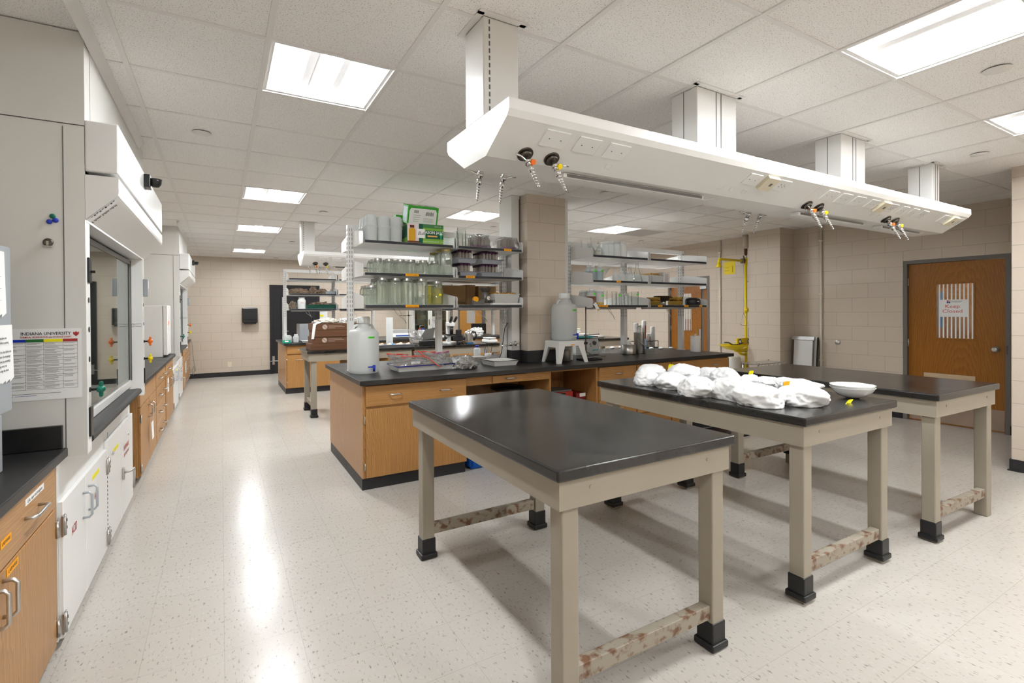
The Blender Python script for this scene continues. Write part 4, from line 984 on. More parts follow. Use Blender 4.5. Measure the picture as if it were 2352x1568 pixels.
def edge_label(r, px0, px1, y, z, txt=''):
    a, b = ony(px0, 600, YF).x, ony(px1, 600, YF).x
    o = MB().box(a, b, YF-.0012, YF-.0002, z-.024, z-.001).build('edge_label', 'tape_o', r)
    if txt: text(txt, .014, ((a+b)/2, YF-.0016, z-.0125), FRONT, 'ink', o, sx=.8)
for p0, p1, z in ((A_(552, 0)[0], A_(662, 0)[0], S2), (A_(550, 0)[0], A_(662, 0)[0], S3)): edge_label(ra, p0, p1, YF, z, 'Tap & Spoon Testing')
edge_label(ra, A_(1378, 0)[0], A_(1440, 0)[0], YF, S1, '50 mL tubes'); edge_label(ra, A_(1057, 0)[0], A_(1133, 0)[0], YF, S2, 'Lab jars 50 mL')
edge_label(rb, K_(1098, 0)[0], K_(1138, 0)[0], YF, S2, 'Flasks'); edge_label(rb, K_(925, 0)[0], K_(1015, 0)[0], YF, S3, 'Do not discard')
for p0, p1 in ((1490, 1530), (1738, 1778), (1882, 1908)): edge_label(rb, K_(p0, 0)[0], K_(p1, 0)[0], YF, S3, 'Sieves')
# ------------------------------------------------------------------ vessels
def jar(t, h, r, lid, x, y, z, fill=None, fz=.8, glass='jar'):
    """screw-top glass jar: rounded shoulder, narrower neck, lid with a band"""
    nr = r*.74
    MB().lathe([(0, .004), (r*.8, .0), (r*.96, .006), (r, .02), (r, h*.72), (r*.97, h*.79), (r*.86, h*.86), (nr, h*.9), (nr, h*.985)], (x, y, z), 20).build('glass_body', glass, t)
    MB().lathe([(0, h), (nr*1.02, h), (nr*1.06, h-.003), (nr*1.06, h-.018), (nr*1.09, h-.02), (nr*1.09, h-.024), (nr*.99, h-.024)], (x, y, z), 20).build('lid', lid, t)
    if fill: MB().lathe([(0, .008), (r*.93, .008), (r*.96, .02), (r*.96, h*fz), (0, h*fz)], (x, y, z), 20).build('liquid', fill, t)
ORD = ['leftmost', 'second from left', 'third from left', 'fourth from left', 'fifth from left', 'sixth from left', 'seventh from left']
ROWN = ['front row', 'middle row', 'back row']
M['yliq'] = thin_glass('yellow_liquid', (.95, .9, .15), .05, body=.30, bodycol=(.80, .74, .06)); M['gold'] = mat('gold_lid', (.55, .42, .18), .35, metal=.7); M['lid'] = mat('zinc_lid', (.48, .47, .44), .38, metal=.8)
jp = None
def row_jars(pxs, zy, rows, h, r, lid, z, word, grp):
    proto = None
    for ri_, y in enumerate(rows):
        for ci, px in enumerate(pxs):
            x = ony(px, zy, rows[0]).x+random.uniform(-.004, .004)
            lab = '%s, %s in the %s' % (word, ORD[ci], ROWN[ri_])
            if proto is None:
                proto = thing('glass_jar', lab, 'jar', (x, y, z+.0005), grp); jar(proto, h, r, lid, x, y, z+.0005)
            else: dup(proto, (x, y+random.uniform(-.004, .004), z+.0005), label=lab)
row_jars([A_(x, 0)[0] for x in (322, 420, 515, 600, 700, 795)], 620, (4.358, 4.46, 4.562), .128, .047, 'lid', S2, 'empty pint jar on the middle left shelf', 'pint jars on the middle shelf')
row_jars([A_(x, 0)[0] for x in (362, 470, 570, 690)], 700, (4.368, 4.49, 4.612), .243, .0575, 'lid', S3, 'tall empty jar on the lowest left shelf', 'half-gallon jars on the lowest shelf')
row_jars([A_(x, 0)[0] for x in (266,)], 700, (4.368, 4.47, 4.572), .175, .05, 'lid', S3, 'shorter quart jar at left end of the lowest shelf', 'quart jars on the lowest shelf')
for (px, y, h), lab in zip(((905, 4.37, .25), (850, 4.49, .25), (800, 4.61, .24)), ('gold-lidded large jar at the front, right of the pint jars', 'gold-lidded large jar in the middle, right of the pint jars', 'gold-lidded large jar at the back, right of the pint jars')):
    x = ony(A_(905, 0)[0], 600, 4.37).x -.014 - (.0 if y < 4.4 else .012*(y-4.37)/.1)
    t = thing('glass_jar', lab, 'jar', (x, y, S2+.0005), 'large gold-lidded jars'); jar(t, h, .056, 'gold', x, y, S2+.0005)
for px, y, fz, lab in ((818, 4.37, .70, 'jar of yellow liquid with a yellow label, front of the lowest left shelf'), (806, 4.50, .82, 'jar of yellow liquid behind the other yellow jar on lowest shelf')):
    x = ony(A_(818, 0)[0], 700, 4.37).x-(.02 if y > 4.4 else 0); t = thing('glass_jar', lab, 'jar', (x, y, S3+.0005), 'jars of yellow liquid'); jar(t, .225, .0575, 'lid', x, y, S3+.0005, 'yliq', fz)
    MB().prism([(x+math.sin(q)*.0583, y-math.cos(q)*.0583) for q in [-.1+k*.1 for k in range(6)]]+[(x+math.sin(q)*.059, y-math.cos(q)*.059) for q in [.4-k*.1 for k in range(6)]], 'z', S3+.085, S3+.105).build('tape_label', 'tape_y' if y < 4.4 else 'tape_o', t)
# milky tubs with tall lids on the top shelf
proto = None
for ri_, y in enumerate((4.365, 4.465, 4.565)):
    for ci, px in enumerate((262, 370, 472)):
        x = ony(A_(px, 0)[0], 520, 4.365).x; lab = 'milky tub with tall lid on top shelf, %s in the %s' % (ORD[ci], ROWN[ri_])
        if proto is None:
            proto = thing('plastic_tub', lab, 'tub', (x, y, S1+.0005), 'milky tubs on the top shelf')
            MB().lathe([(0, 0), (.050, 0), (.053, .004), (.056, .115), (.058, .118), (.058, .128), (.0, .128)], (x, y, S1+.0005), 24).build('body', 'milk', proto)
            MB().lathe([(.058, .1285), (.058, .136), (.053, .139), (.049, .218), (.044, .226), (0, .228)], (x, y, S1+.0005), 24).build('lid', 'milk', proto)
        else: dup(proto, (x, y, S1+.0005), label=lab)
# green cartons of jars
gl, gd = mat('carton_light_green', (.20, .42, .035), .45), mat('carton_dark_green', (.0, .085, .045), .45); gb = mat('carton_green', (.03, .36, .02), .45); amber = mat('amber_print', (.62, .33, .01), .4); rust = mat('print_rust', (.14, .03, .015), .5)
def carton(loc, rx, rz, lab, W=.345, D=.21, H=.178, front=True):
    t = thing('jar_carton', lab, 'carton', (0, 0, 0), 'green jar cartons')
    MB().box(0, W, 0, D, 0, H, .002).build('box', gl if front else gb, t)
    f = -.0006
    def pan(x0, x1, z0, z1, m, n='printed_panel', d=1): MB().box(x0*W, x1*W, -.0006*d, -.0002, z0*H, z1*H).build(n, m, t)
    if front:
        pan(.0, .31, .0, 1, mat('print_pink', (.72, .62, .62), .5)); pan(.0, .31, .0, .10, rust, d=1.3); pan(.31, .42, 0, 1, gd); pan(.50, 1., .24, .68, gd); pan(.42, 1, .80, 1, mat('carton_mid_green', (.05, .2, .06), .45))
        j = MB(); j.prism([(.04*W, .10*H), (.20*W, .10*H), (.22*W, .18*H), (.22*W, .66*H), (.19*W, .76*H), (.06*W, .76*H), (.035*W, .66*H), (.03*W, .18*H)], 'y', -.0012, -.0007); j.build('jar_picture', amber, t)
        j = MB(); j.box(.065*W, .185*W, -.0012, -.0007, .77*H, .92*H); j.build('lid_picture', rust, t)
        j = MB(); j.box(.265*W, .475*W, -.0014, -.0007, .27*H, .74*H, .0003); j.build('brand_tile', 'paper', t)
        text('Ball', .047, (.37*W, -.0018, .5*H), FRONT, 'ink', t, shear=.35)
        text('MASON JARS', .036, (.695*W, -.0012, .57*H), FRONT, 'paper', t, bold=.02, sx=.98)
        pan(.55, .83, .345, .42, 'tape_o', d=1.6); text('WIDE MOUTH JARS', .0095, (.69*W, -.0014, .382*H), FRONT, 'paper', t)
        text('6 HALF GALLON (64 OZ / 1.9 L)', .015, (.71*W, -.0008, .1*H), FRONT, 'paper', t, sx=.95)
        text('MADE IN USA', .0105, (.84*W, -.0014, .89*H), FRONT, 'paper', t)
        r = MB(); r.cyl((.93*W, -.0007, .52*H), (.93*W, -.0016, .52*H), .019, n=18); r.box(.91*W, .95*W, -.0012, -.0007, .24*H, .42*H); r.build('rosette', mat('rosette_green', (.02, .35, .14), .5), t)
        MB().cyl((.93*W, -.0017, .52*H), (.93*W, -.0022, .52*H), .011, n=16).build('rosette_centre', 'paper', t)
        MB().box(-.0006, -.0002, .02, D-.02, .3*H, .95*H).build('side_print', gd, t)
    else:
        MB().prism([(.05*W, .0), (.95*W, .0), (.95*W, .72*H), (.90*W, .88*H), (.10*W, .88*H), (.05*W, .72*H)], 'y', -.0008, -.0002).build('carton_base', 'paper', t)
        for x0, n in ((.22, 9),):
            b = MB()
            for k in range(n): b.box((.2+k*.017)*W, (.2+k*.017+.006+.005*(k % 2))*W, -.0014, -.0009, .62*H, .78*H)
            b.build('bar_print', 'ink', t)
        b = MB()
        for k in range(4): b.box(.18*W, (.42-.02*k)*W, -.0014, -.0009, (.5-.11*k)*H, (.515-.11*k)*H)
        for k in range(4): b.box(.52*W, .85*W, -.0014, -.0009, (.36-.06*k)*H, (.37-.06*k)*H)
        for k in range(8): b.box((.58+k*.034)*W, (.6+k*.034)*W, -.0014, -.0009, .52*H, (.7+.02*(k % 3))*H)
        b.build('small_print', 'dgrey', t)
        MB().box(.17*W, .42*W, .04, D-.03, H+.0002, H+.0008).build('brand_patch', 'ivory', t); MB().box(.46*W, .9*W, .03, D-.04, H+.0002, H+.0008).build('top_picture', mat('print_pale_teal', (.45, .62, .58), .5), t)
        MB().box(.62*W, .72*W, .05, D-.06, H+.0009, H+.0013).build('jar_picture', gd, t)
        text('Ball', .05, (.29*W, .105, H+.0016), (0, 0, 0), 'ink', t, shear=.3)
        MB().box(-.0008, -.0002, .02, D-.02, .1*H, .9*H).build('side_print', mat('print_pale_blue', (.5, .62, .66), .5), t)
    t.location = loc; t.rotation_euler = (rx, 0, rz); return t
c0 = ony(936, 545, 4.325)
carton((c0.x, 4.325, S1+.001), 0, -.07, 'green jar carton with amber jar picture at front of the top shelf')
carton((c0.x+.015, 4.385, S1+.1815), .30, .0, 'green jar carton tipped back on top of the other carton, pale underside showing', .30, .15, .17, False)
carton((c0.x-.035, 4.555, S1+.001), 0., .0, 'green jar carton half hidden behind the stacked cartons', .33, .12, .29, False)
# ------------------------------------------------------------------ clear glassware
def vessel(kind, prof, x, y, z, lab, grp=None, m='clear', n=20, cat='glassware', nm=None):
    t = thing(kind, lab, cat, (x, y, z), grp); MB().lathe(prof, (x, y, z), n).build(nm or 'glass_body', m, t); return t
bk = lambda r, h: [(0, .003), (r*.92, 0), (r, .006), (r, h*.97), (r*1.06, h)]
fl = lambda r, h: [(0, .003), (r*.94, 0), (r, .008), (r*.96, .02), (r*.36, h*.66), (r*.28, h*.72), (r*.28, h*.95), (r*.38, h)]
x = ony(A_(1010, 0)[0], 550, 4.40).x+.012
vessel('glass_beaker', bk(.045, .19), x, 4.39, S1+.001, 'tall clear glass beaker beside the green cartons'); vessel('glass_beaker', bk(.036, .17), x+.03, 4.50, S1+.001, 'clear glass beaker the tall beaker beside the green cartons'); vessel('glass_beaker', bk(.038, .105), x+.135, 4.40, S1+.001, 'short clear glass beaker left of the bagged tubes')
# ------------------------------------------------------------------ tubes with purple caps
M['purple'] = mat('purple_cap', (.055, .008, .045), .4); M['purple2'] = mat('bright_purple_cap', (.23, .07, .22), .4)
M['tube'] = thin_glass('frosted_tube', (.9, .87, .83), .08, .15, body=.42, bodycol=(.62, .55, .50))
def make_tube(x, y, z, lab, grp, cap, inv=False, h=.095, tip=True):
    t = thing('sample_tube', lab, 'tube', (x, y, z), grp)
    if inv:
        MB().cyl((x, y, z), (x, y, z+.02), .0165, n=14).build('cap', cap, t); MB().lathe([(.0135, .02), (.0135, h*.9), (.006, h), (0, h)], (x, y, z), 14).build('barrel', 'tube', t)
    else:
        MB().lathe([(0, 0), (.006, 0), (.0135, h*.14), (.0135, h-.018)], (x, y, z), 14).build('barrel', 'tube', t); MB().cyl((x, y, z+h-.02), (x, y, z+h), .0165, n=14).build('cap', cap, t)
    return t
def tubes_in(x0, y0, nx, ny, z, lab, grp, cap='purple', inv=False, h=.095, step=.036):
    p = None
    for j in range(ny):
        for i in range(nx):
            X, Y = x0+i*step, y0+j*step
            if p is None: p = make_tube(X, Y, z, lab, grp, cap, inv, h)
            else: dup(p, (X, Y, z))
def tray(name, x0, x1, y0, y1, z, h, m, rim, lab, grp=None, flare=.012, t_=.004, rimw=.012):
    """shallow pan: sloped hollow walls and a turned rim"""
    t = thing(name, lab, 'tray', ((x0+x1)/2, (y0+y1)/2, z), grp); b = MB(); f = flare
    B = [(x0+f, y0+f), (x1-f, y0+f), (x1-f, y1-f), (x0+f, y1-f)]; T = [(x0, y0), (x1, y0), (x1, y1), (x0, y1)]
    I = [(x0+t_, y0+t_), (x1-t_, y0+t_), (x1-t_, y1-t_), (x0+t_, y1-t_)]; J = [(x0+f+t_, y0+f+t_), (x1-f-t_, y0+f+t_), (x1-f-t_, y1-f-t_), (x0+f+t_, y1-f-t_)]
    for i in range(4):
        j = (i+1) % 4
        b.quad((*B[i], z), (*B[j], z), (*T[j], z+h), (*T[i], z+h)); b.quad((*I[i], z+h), (*I[j], z+h), (*J[j], z+t_), (*J[i], z+t_)); b.quad((*T[i], z+h), (*T[j], z+h), (*I[j], z+h), (*I[i], z+h))
    b.quad(*[(*p, z) for p in B][::-1]); b.quad(*[(*p, z+t_) for p in J]); bmesh.ops.remove_doubles(b.bm, verts=b.bm.verts, dist=1e-5); b.build('pan', m, t)
    r = MB(); r.tube([(x0-rimw*.3, y0-rimw*.3, z+h), (x1+rimw*.3, y0-rimw*.3, z+h), (x1+rimw*.3, y1+rimw*.3, z+h), (x0-rimw*.3, y1+rimw*.3, z+h)], rimw*.42, 8, True); r.build('rim', rim, t)
    return t
M['gtray'] = mat('grey_tray', (.30, .31, .34), .4)
for (p0, p1, z, w_, tl, nx) in ((1056, 1096, S2, 'lower grey tray next to the rack middle post', 'lower left', 5), (1106, 1153, S2, 'lower grey tray at right on the middle shelf', 'lower right', 5),
                       (1045, 1095, S2+.127, 'upper grey tray near the large gold-lidded jars', 'upper left', 5), (1107, 1154, S2+.127, 'upper grey tray at right, stacked over tubes', 'upper right', 5)):
    a, b = ony(p0, 620, 4.35).x, ony(p1, 620, 4.35).x
    if tl == 'lower left': a = max(a, 2.0)
    if tl == 'upper left': a = max(a, 2.0)
    tray('grey_tray', a, b, 4.345, 4.66, z+.001, .042, 'gtray', 'gtray', w_, 'grey trays of tubes', .014)
    tubes_in(a+.042, 4.385, int((b-a-.05)/.036), 7, z+.0055, 'clear sample tube with purple cap in the %s grey tray' % tl, 'tubes in the %s grey tray' % tl, h=.12, step=.036)
# bagged tubes on the top shelf
def film_bag(name, lab, cat, pts, m, loc, seam=None, parts=(), seed=1, amp=.012, sub=2):
    """crumpled film over a set of support points: convex skin, subdivided and creased"""
    t = thing(name, lab, cat, loc); b = MB(); b.hull(pts)
    bmesh.ops.triangulate(b.bm, faces=b.bm.faces)
    for _ in range(sub): bmesh.ops.subdivide_edges(b.bm, edges=b.bm.edges, cuts=1, use_grid_fill=True)
    rr = random.Random(seed); z0 = min(p[2] for p in pts)
    for v in b.bm.verts:
        d = Vector((rr.uniform(-1, 1), rr.uniform(-1, 1), rr.uniform(-1, 1)))*amp
        v.co += d
        if v.co.z < z0+.001: v.co.z = z0+.001
    b.build('film', m, t); return t
M['film'] = thin_glass('clear_film', (.95, .95, .955), .2, .1, body=.10, bodycol=(.85, .85, .87))
xb = ony(A_(1215, 0)[0], 560, 4.36).x
tubes_in(xb-.10, 4.36, 4, 5, S1+.006, 'upside-down tube with purple cap in the left plastic bag', 'tubes in the left bag on the top shelf', 'purple2', True, .11, .037)
xc = ony(A_(1385, 0)[0], 560, 4.36).x; tubes_in(xc, 4.36, 4, 5, S1+.006, 'upside-down tube with purple cap in the right plastic bag', 'tubes in the right bag on the top shelf', 'purple2', True, .105, .037)
def boxpts(x0, x1, y0, y1, z0, z1, k=.85):
    xm, ym = (x0+x1)/2, (y0+y1)/2
    return [(x, y, z0) for x in (x0, x1) for y in (y0, y1)]+[(xm+(x-xm)*k, ym+(y-ym)*k, z1) for x in (x0, x1) for y in (y0, y1)]+[(xm, ym, z1+.01), (x0, ym, (z0+z1)/2), (x1, ym, (z0+z1)/2)]
film_bag('plastic_bag', 'clear plastic bag around purple-capped tubes, left one on the top shelf', 'bag', boxpts(xb-.14, xb+.05, 4.32, 4.55, S1+.002, S1+.13), 'film', (xb, 4.43, S1), seed=4, amp=.006)
film_bag('plastic_bag', 'clear plastic bag around purple-capped tubes at right end of the top shelf', 'bag', boxpts(xc-.04, xc+.15, 4.32, 4.55, S1+.002, S1+.122), 'film', (xc+.05, 4.43, S1), seed=5, amp=.006)
# lowest shelf, right bay: cardboard boxes on the far side, grinder, tape dispenser, envelopes
def plain_box(name, lab, x0, x1, y0, y1, z0, z1, m, cat='box', grp=None, tape=True, rz=0.):
    t = thing(name, lab, cat, ((x0+x1)/2, (y0+y1)/2, z0), grp); MB().box(x0, x1, y0, y1, z0, z1, .002).build('carton', m, t)
    if tape: MB().box((x0+x1)/2-.025, (x0+x1)/2+.025, y0-.0006, y1, z1-.0002, z1+.0006).build('packing_tape', mat('packing_tape', (.50, .36, .2), .3), t)
    t.rotation_euler = (0, 0, rz); return t
def Lx(px, py, y): return ony(px, py, y).x
o = plain_box('cardboard_box', 'large brown cardboard box behind the tall jars on the lowest shelf', Lx(1019, 680, 4.82), Lx(1070, 680, 4.82), 4.82, 5.12, S3+.001, S3+.215, 'card')
text('Fisher', .04, (Lx(1060, 690, 4.82), 4.8193, S3+.03), FRONT, 'ink', o)
plain_box('cardboard_box', 'tan cardboard box with tape behind the metal grinder', Lx(1071, 680, 4.9), Lx(1092, 680, 4.9), 4.9, 5.15, S3+.001, S3+.23, 'card')
plain_box('cardboard_box', 'tan cardboard box right of the grinder on the far side shelf', Lx(1099, 680, 4.85), Lx(1119, 680, 4.85), 4.85, 5.12, S3+.001, S3+.215, 'card'); plain_box('cardboard_box', 'tan cardboard box behind the tub of envelopes on far shelf', Lx(1124, 680, 4.85), Lx(1140, 680, 4.85), 4.85, 5.12, S3+.001, S3+.215, 'card')
xg = Lx(1121, 690, 4.44)-.03; t = thing('hand_grinder', 'grey metal grinder with a flared hopper on the lowest shelf', 'grinder', (xg, 4.44, S3))
gm = mat('cast_grey', (.22, .20, .18), .4, metal=.7)
b = MB(); b.box(xg-.05, xg+.05, 4.39, 4.49, S3+.001, S3+.02, .003); b.cyl((xg, 4.44, S3+.02), (xg, 4.44, S3+.13), .04, .035, 16); b.build('body', gm, t)
MB().lathe([(.032, .13), (.072, .175), (.076, .178), (.07, .172), (.028, .13)], (xg, 4.44, S3), 4, Matrix.Rotation(PI/4, 4, 'Z')).build('hopper', gm, t); b = MB(); b.cyl((xg, 4.405, S3+.07), (xg, 4.37, S3+.07), .02, n=14); b.tube([(xg, 4.375, S3+.07), (xg+.05, 4.365, S3+.06), (xg+.055, 4.34, S3+.06)], .006, 6); b.build('crank', 'steel', t)
xt = Lx(1098, 694, 4.40); t = thing('tape_dispenser', 'black desktop tape dispenser left of the metal grinder', 'dispenser', (xt, 4.4, S3)); MB().prism([(xt-.06, S3+.001), (xt+.06, S3+.001), (xt+.06, S3+.06), (xt+.02, S3+.05), (xt-.02, S3+.03), (xt-.06, S3+.045)], 'y', 4.375, 4.42).build('base', 'dgrey', t); MB().cyl((xt-.03, 4.385, S3+.055), (xt-.03, 4.41, S3+.055), .03, n=20).build('tape_roll', 'tape_o', t)
e0, e1 = Lx(1131, 690, 4.40), Lx(1187, 690, 4.40)
t = thing('white_tray', 'flat white tray under the tub of tan envelopes', 'tray', ((e0+e1)/2, 4.45, S3)); MB().box(e0-.03, e1+.02, 4.335, 4.62, S3+.001, S3+.02, .006).build('slab', 'whitep', t)
tub = tray('clear_tub', e0, e1, 4.35, 4.58, S3+.021, .088, 'milk', 'milk', 'clear plastic tub filled with tan envelopes on the lowest shelf', None, .012)
p = None
for k in range(12):
    x = e0+.022+k*(e1-e0-.044)/11
    if p is None:
        p = thing('paper_envelope', 'tan paper envelope standing in the plastic tub', 'envelope', (x, 4.46, S3+.027), 'tan envelopes in the tub'); MB().prism([(4.385, S3+.027), (4.545, S3+.027), (4.545, S3+.118), (4.385, S3+.118)], 'x', x-.006, x+.006).build('pouch', 'kraft', p); MB().box(x-.0065, x+.0065, 4.39, 4.54, S3+.112, S3+.13).build('folded_top', mat('kraft_flap', (.52, .25, .03), .6), p)
    else: dup(p, (x, 4.46+random.uniform(-.006, .006), S3+.027), rz=random.uniform(-.06, .06))
# ------------------------------------------------------------------ right rack
wb = lambda r, h: [(0, 0), (r*.92, 0), (r, .008), (r, h*.70), (r*.9, h*.78), (r*.45, h*.86), (r*.45, h*.9)]
def bottle(x, y, z, r, h, lab, m='hdpe', cap='whitep', spout=False, label=None, liquid=None, lf=.4, grp=None, lz=.45, wide=.45, lw=.5):
    t = thing('plastic_bottle', lab, 'bottle', (x, y, z), grp); w2 = wide
    MB().lathe([(0, 0), (r*.92, 0), (r, .008), (r, h*.70), (r*.93, h*.77), (r*w2, h*.85), (r*w2, h*.9)], (x, y, z), 22).build('body', m, t)
    MB().cyl((x, y, z+h*.87), (x, y, z+h), r*w2*1.15, r*w2*1.1, 18).build('cap', cap, t)
    if spout: MB().tube([(x, y, z+h), (x, y, z+h*1.22), (x+.012, y, z+h*1.30), (x+r*1.6, y, z+h*1.32)], .0035, 6).build('spout', 'hdpe', t)
    if liquid: MB().lathe([(0, .004), (r*.95, .006), (r*1.004, .012), (r*1.004, h*lf), (0, h*lf)], (x, y, z), 22).build('liquid', liquid, t)
    if label:
        q = [-.25+k*.15 for k in range(6)]; R = r*1.012
        MB().prism([(x+math.sin(a)*R, y-math.cos(a)*R) for a in q]+[(x+math.sin(a)*(R+.0008), y-math.cos(a)*(R+.0008)) for a in q[::-1]], 'z', z+h*lz, z+h*lz+.022).build('tape_label', label, t)
    return t
def KX(px, y, py=600): return max(ony(K_(px, 0)[0], py, y).x, 3.705)
# top shelf: upturned volumetric flasks and jars
for k, (px, y, hh) in enumerate(((735, 4.57, .2), (788, 4.40, .22), (830, 4.60, .19), (857, 4.48, .235), (920, 4.56, .2), (934, 4.40, .17))):
    x = KX(px, y); vessel('volumetric_flask', [(0, .003), (.03, 0), (.046, .02), (.05, .04), (.042, .07), (.016, .105), (.0085, .125), (.0085, hh-.01), (.013, hh)], x, y, S1+.001, 'clear narrow-necked flask on the top right shelf, %s' % (ORD[k]), 'narrow-necked flasks on the top right shelf')
for k, (px, y, r, h) in enumerate(((985, 4.40, .05, .165), (1040, 4.42, .05, .185), (1095, 4.40, .055, .195), (1155, 4.38, .052, .19))):
    lab = ['white wash bottle with bent spout on the top right shelf', 'frosted round bottle right of the wash bottle, top right shelf', 'largest frosted round bottle on the top right shelf', 'opaque white round bottle ending the top right row'][k]
    bottle(KX(px, y), y, S1+.001, r, h, lab, 'milk' if k < 3 else 'hdpe', 'hdpe', k == 0, wide=.78)
for k, (px, y) in enumerate(((812, 4.44), (870, 4.40), (935, 4.38))):
    bottle(KX(px, y), y, S2+.001, .047, .175, 'wash bottle with green tape label on the middle right shelf, %s' % ORD[k], 'milk', 'hdpe', True, 'tape_g', 'water', .6, 'wash bottles with green labels', .55)
vessel('erlenmeyer_flask', fl(.066, .235), KX(1305, 4.38), 4.40, S2+.001, 'largest clear conical flask at front of the middle right shelf'); vessel('erlenmeyer_flask', fl(.058, .2), KX(1225, 4.52), 4.52, S2+.001, 'clear conical flask behind the white squeeze bottles'); vessel('erlenmeyer_flask', fl(.06, .2), KX(1160, 4.56), 4.56, S2+.001, 'clear conical flask at back behind the squeeze bottles')
vessel('glass_funnel', [(.006, 0), (.006, .075), (.06, .15), (.063, .153), (.058, .15)], KX(985, 4.5), 4.5, S2+.001, 'clear glass funnel right of the wash bottles')
for k, (px, y) in enumerate(((1090, 4.42), (1145, 4.38), (1215, 4.37))):
    x = KX(px, y); t = thing('squeeze_bottle', 'white pointed squeeze bottle on the middle right shelf, %s' % ORD[k], 'bottle', (x, y, S2), 'pointed squeeze bottles'); r = (.04, .045, .05)[k]; h = (.13, .15, .145)[k]
    MB().lathe([(0, 0), (r*.94, 0), (r, .006), (r*.98, h*.42), (r*.7, h*.6), (r*.34, h*.66), (r*.34, h*.72)], (x, y, S2+.001), 20).build('body', 'milk', t); MB().lathe([(r*.38, h*.70), (r*.38, h*.78), (.007, h*.82), (.004, h*1.1), (0, h*1.1)], (x, y, S2+.001), 16).build('nozzle', 'hdpe', t)
q0, q1 = KX(1418, 4.40)+.02, KX(1500, 4.45)
tray('clear_tub', q0, q1, 4.38, 4.62, S2+.001, .085, 'milk', 'milk', 'white plastic tub of tan envelopes on the middle right shelf'); p = None
for k in range(6):
    x = q0+.025+k*(q1-q0-.05)/5
    if p is None: p = thing('paper_envelope', 'tan paper envelope in the middle right shelf tub', 'envelope', (x, 4.5, S2+.006), 'tan envelopes in the right tub'); MB().box(x-.006, x+.006, 4.43, 4.59, S2+.006, S2+.118).build('pouch', 'kraft', p)
    else: dup(p, (x, 4.5, S2+.006), rz=random.uniform(-.05, .05))
o = plain_box('white_carton', 'upright white carton beside the tub on the middle right shelf', KX(1505, 4.45), KX(1570, 4.45), 4.40, 4.6, S2+.001, S2+.135, mat('carton_white', (.72, .66, .64), .5), tape=False)
b = MB()
for k in range(7): b.box(KX(1528, 4.45), KX(1556, 4.45), 4.3985, 4.3997, S2+.02+k*.014, S2+.024+k*.014)
b.build('printed_lines', 'dgrey', o)
# lowest shelf: reagents, cylinders, sieves
bl = mat('brown_liquid', (.20, .09, .06), .25); M['brliq'] = bl; M['yl2'] = mat('ochre_liquid', (.62, .42, .03), .3)
bottle(KX(690, 4.55), 4.55, S3+.001, .04, .17, 'white bottle with yellow tape at left of the lowest right shelf', 'milk', 'hdpe', False, 'tape_y', lz=.6, wide=.8); bottle(KX(738, 4.56), 4.56, S3+.001, .045, .165, 'bottle of dark brown liquid at back of the lowest right shelf', 'milk', 'hdpe', False, None, 'brliq', .6, wide=.7)
bottle(KX(790, 4.52), 4.52, S3+.001, .045, .17, 'plain pale bottle between the two brown liquid bottles', 'milk', 'hdpe', wide=.7); bottle(KX(845, 4.40), 4.40, S3+.001, .055, .19, 'large bottle half full of brown liquid with green tape label', 'milk', 'hdpe', False, 'tape_g', 'brliq', .52, wide=.45, lz=.62)
bottle(KX(930, 4.38), 4.38, S3+.001, .058, .172, 'white jar with ochre liquid at the bottom and green tape', 'milk', 'hdpe', False, 'tape_g', 'yl2', .16, wide=.9, lz=.55)
for k, (px, y, r, h) in enumerate(((985, 4.5, .03, .17), (1075, 4.46, .03, .165), (1110, 4.42, .028, .15), (1160, 4.5, .025, .16), (1190, 4.44, .025, .15), (1220, 4.5, .025, .16), (1270, 4.41, .045, .165))):
    t = vessel('glass_cylinder', bk(r, h), KX(px, y), y, S3+.001, 'clear glass cylinder on the lowest right shelf, %s' % ORD[k], 'glass cylinders on the lowest right shelf', n=18)
    if k in (2, 6):
        x = KX(px, y); MB().box(x-.018, x+.018, y-r-.002, y-r-.001, S3+h*.7, S3+h*.7+.022).build('tape_label', 'tape_g', t)
brass = mat('brass', (.62, .42, .11), .25, metal=1.)
def sieve(x, y, z, r, h, m, lab, grp='stacked test sieves'):
    t = thing('test_sieve', lab, 'sieve', (x, y, z), grp)
    MB().lathe([(r*.93, 0), (r*.97, 0), (r*.97, h*.4), (r, h*.42), (r, h*.95), (r*1.03, h), (r*.98, h), (r*.96, h*.95), (r*.93, h*.4), (r*.93, 0)], (x, y, z), 28).build('ring', m, t); MB().cyl((x, y, z+h*.3), (x, y, z+h*.32), r*.95, n=28).build('mesh', 'dgrey', t); return t
dk = mat('dark_bronze', (.05, .028, .016), .3, metal=.6)
sx_ = KX(1440, 4.45); sieve(sx_-.01, 4.43, S3+.001, .085, .05, brass, 'small brass sieve at left of the lowest right shelf'); sieve(sx_-.01, 4.43, S3+.052, .085, .045, brass, 'small brass sieve stacked on the leftmost brass sieve')
sx_ = KX(1518, 4.45); t = thing('dark_pan', 'dark brown pan raised on a steel ring between the brass sieves', 'pan', (sx_+.05, 4.47, S3)); MB().lathe([(0, .055), (.09, .055), (.102, .115), (.105, .118), (.1, .115), (.085, .06), (0, .06)], (sx_+.035, 4.47, S3), 28).build('pan', dk, t); MB().cyl((sx_+.035, 4.46, S3+.001), (sx_+.035, 4.46, S3+.056), .045, n=20).build('steel_ring', 'steel', t)
sx_ = KX(1660, 4.42); sieve(sx_, 4.43, S3+.001, .095, .055, brass, 'wide brass sieve left of the black device'); sieve(sx_, 4.43, S3+.057, .095, .05, brass, 'wide brass sieve stacked above another left of black device')
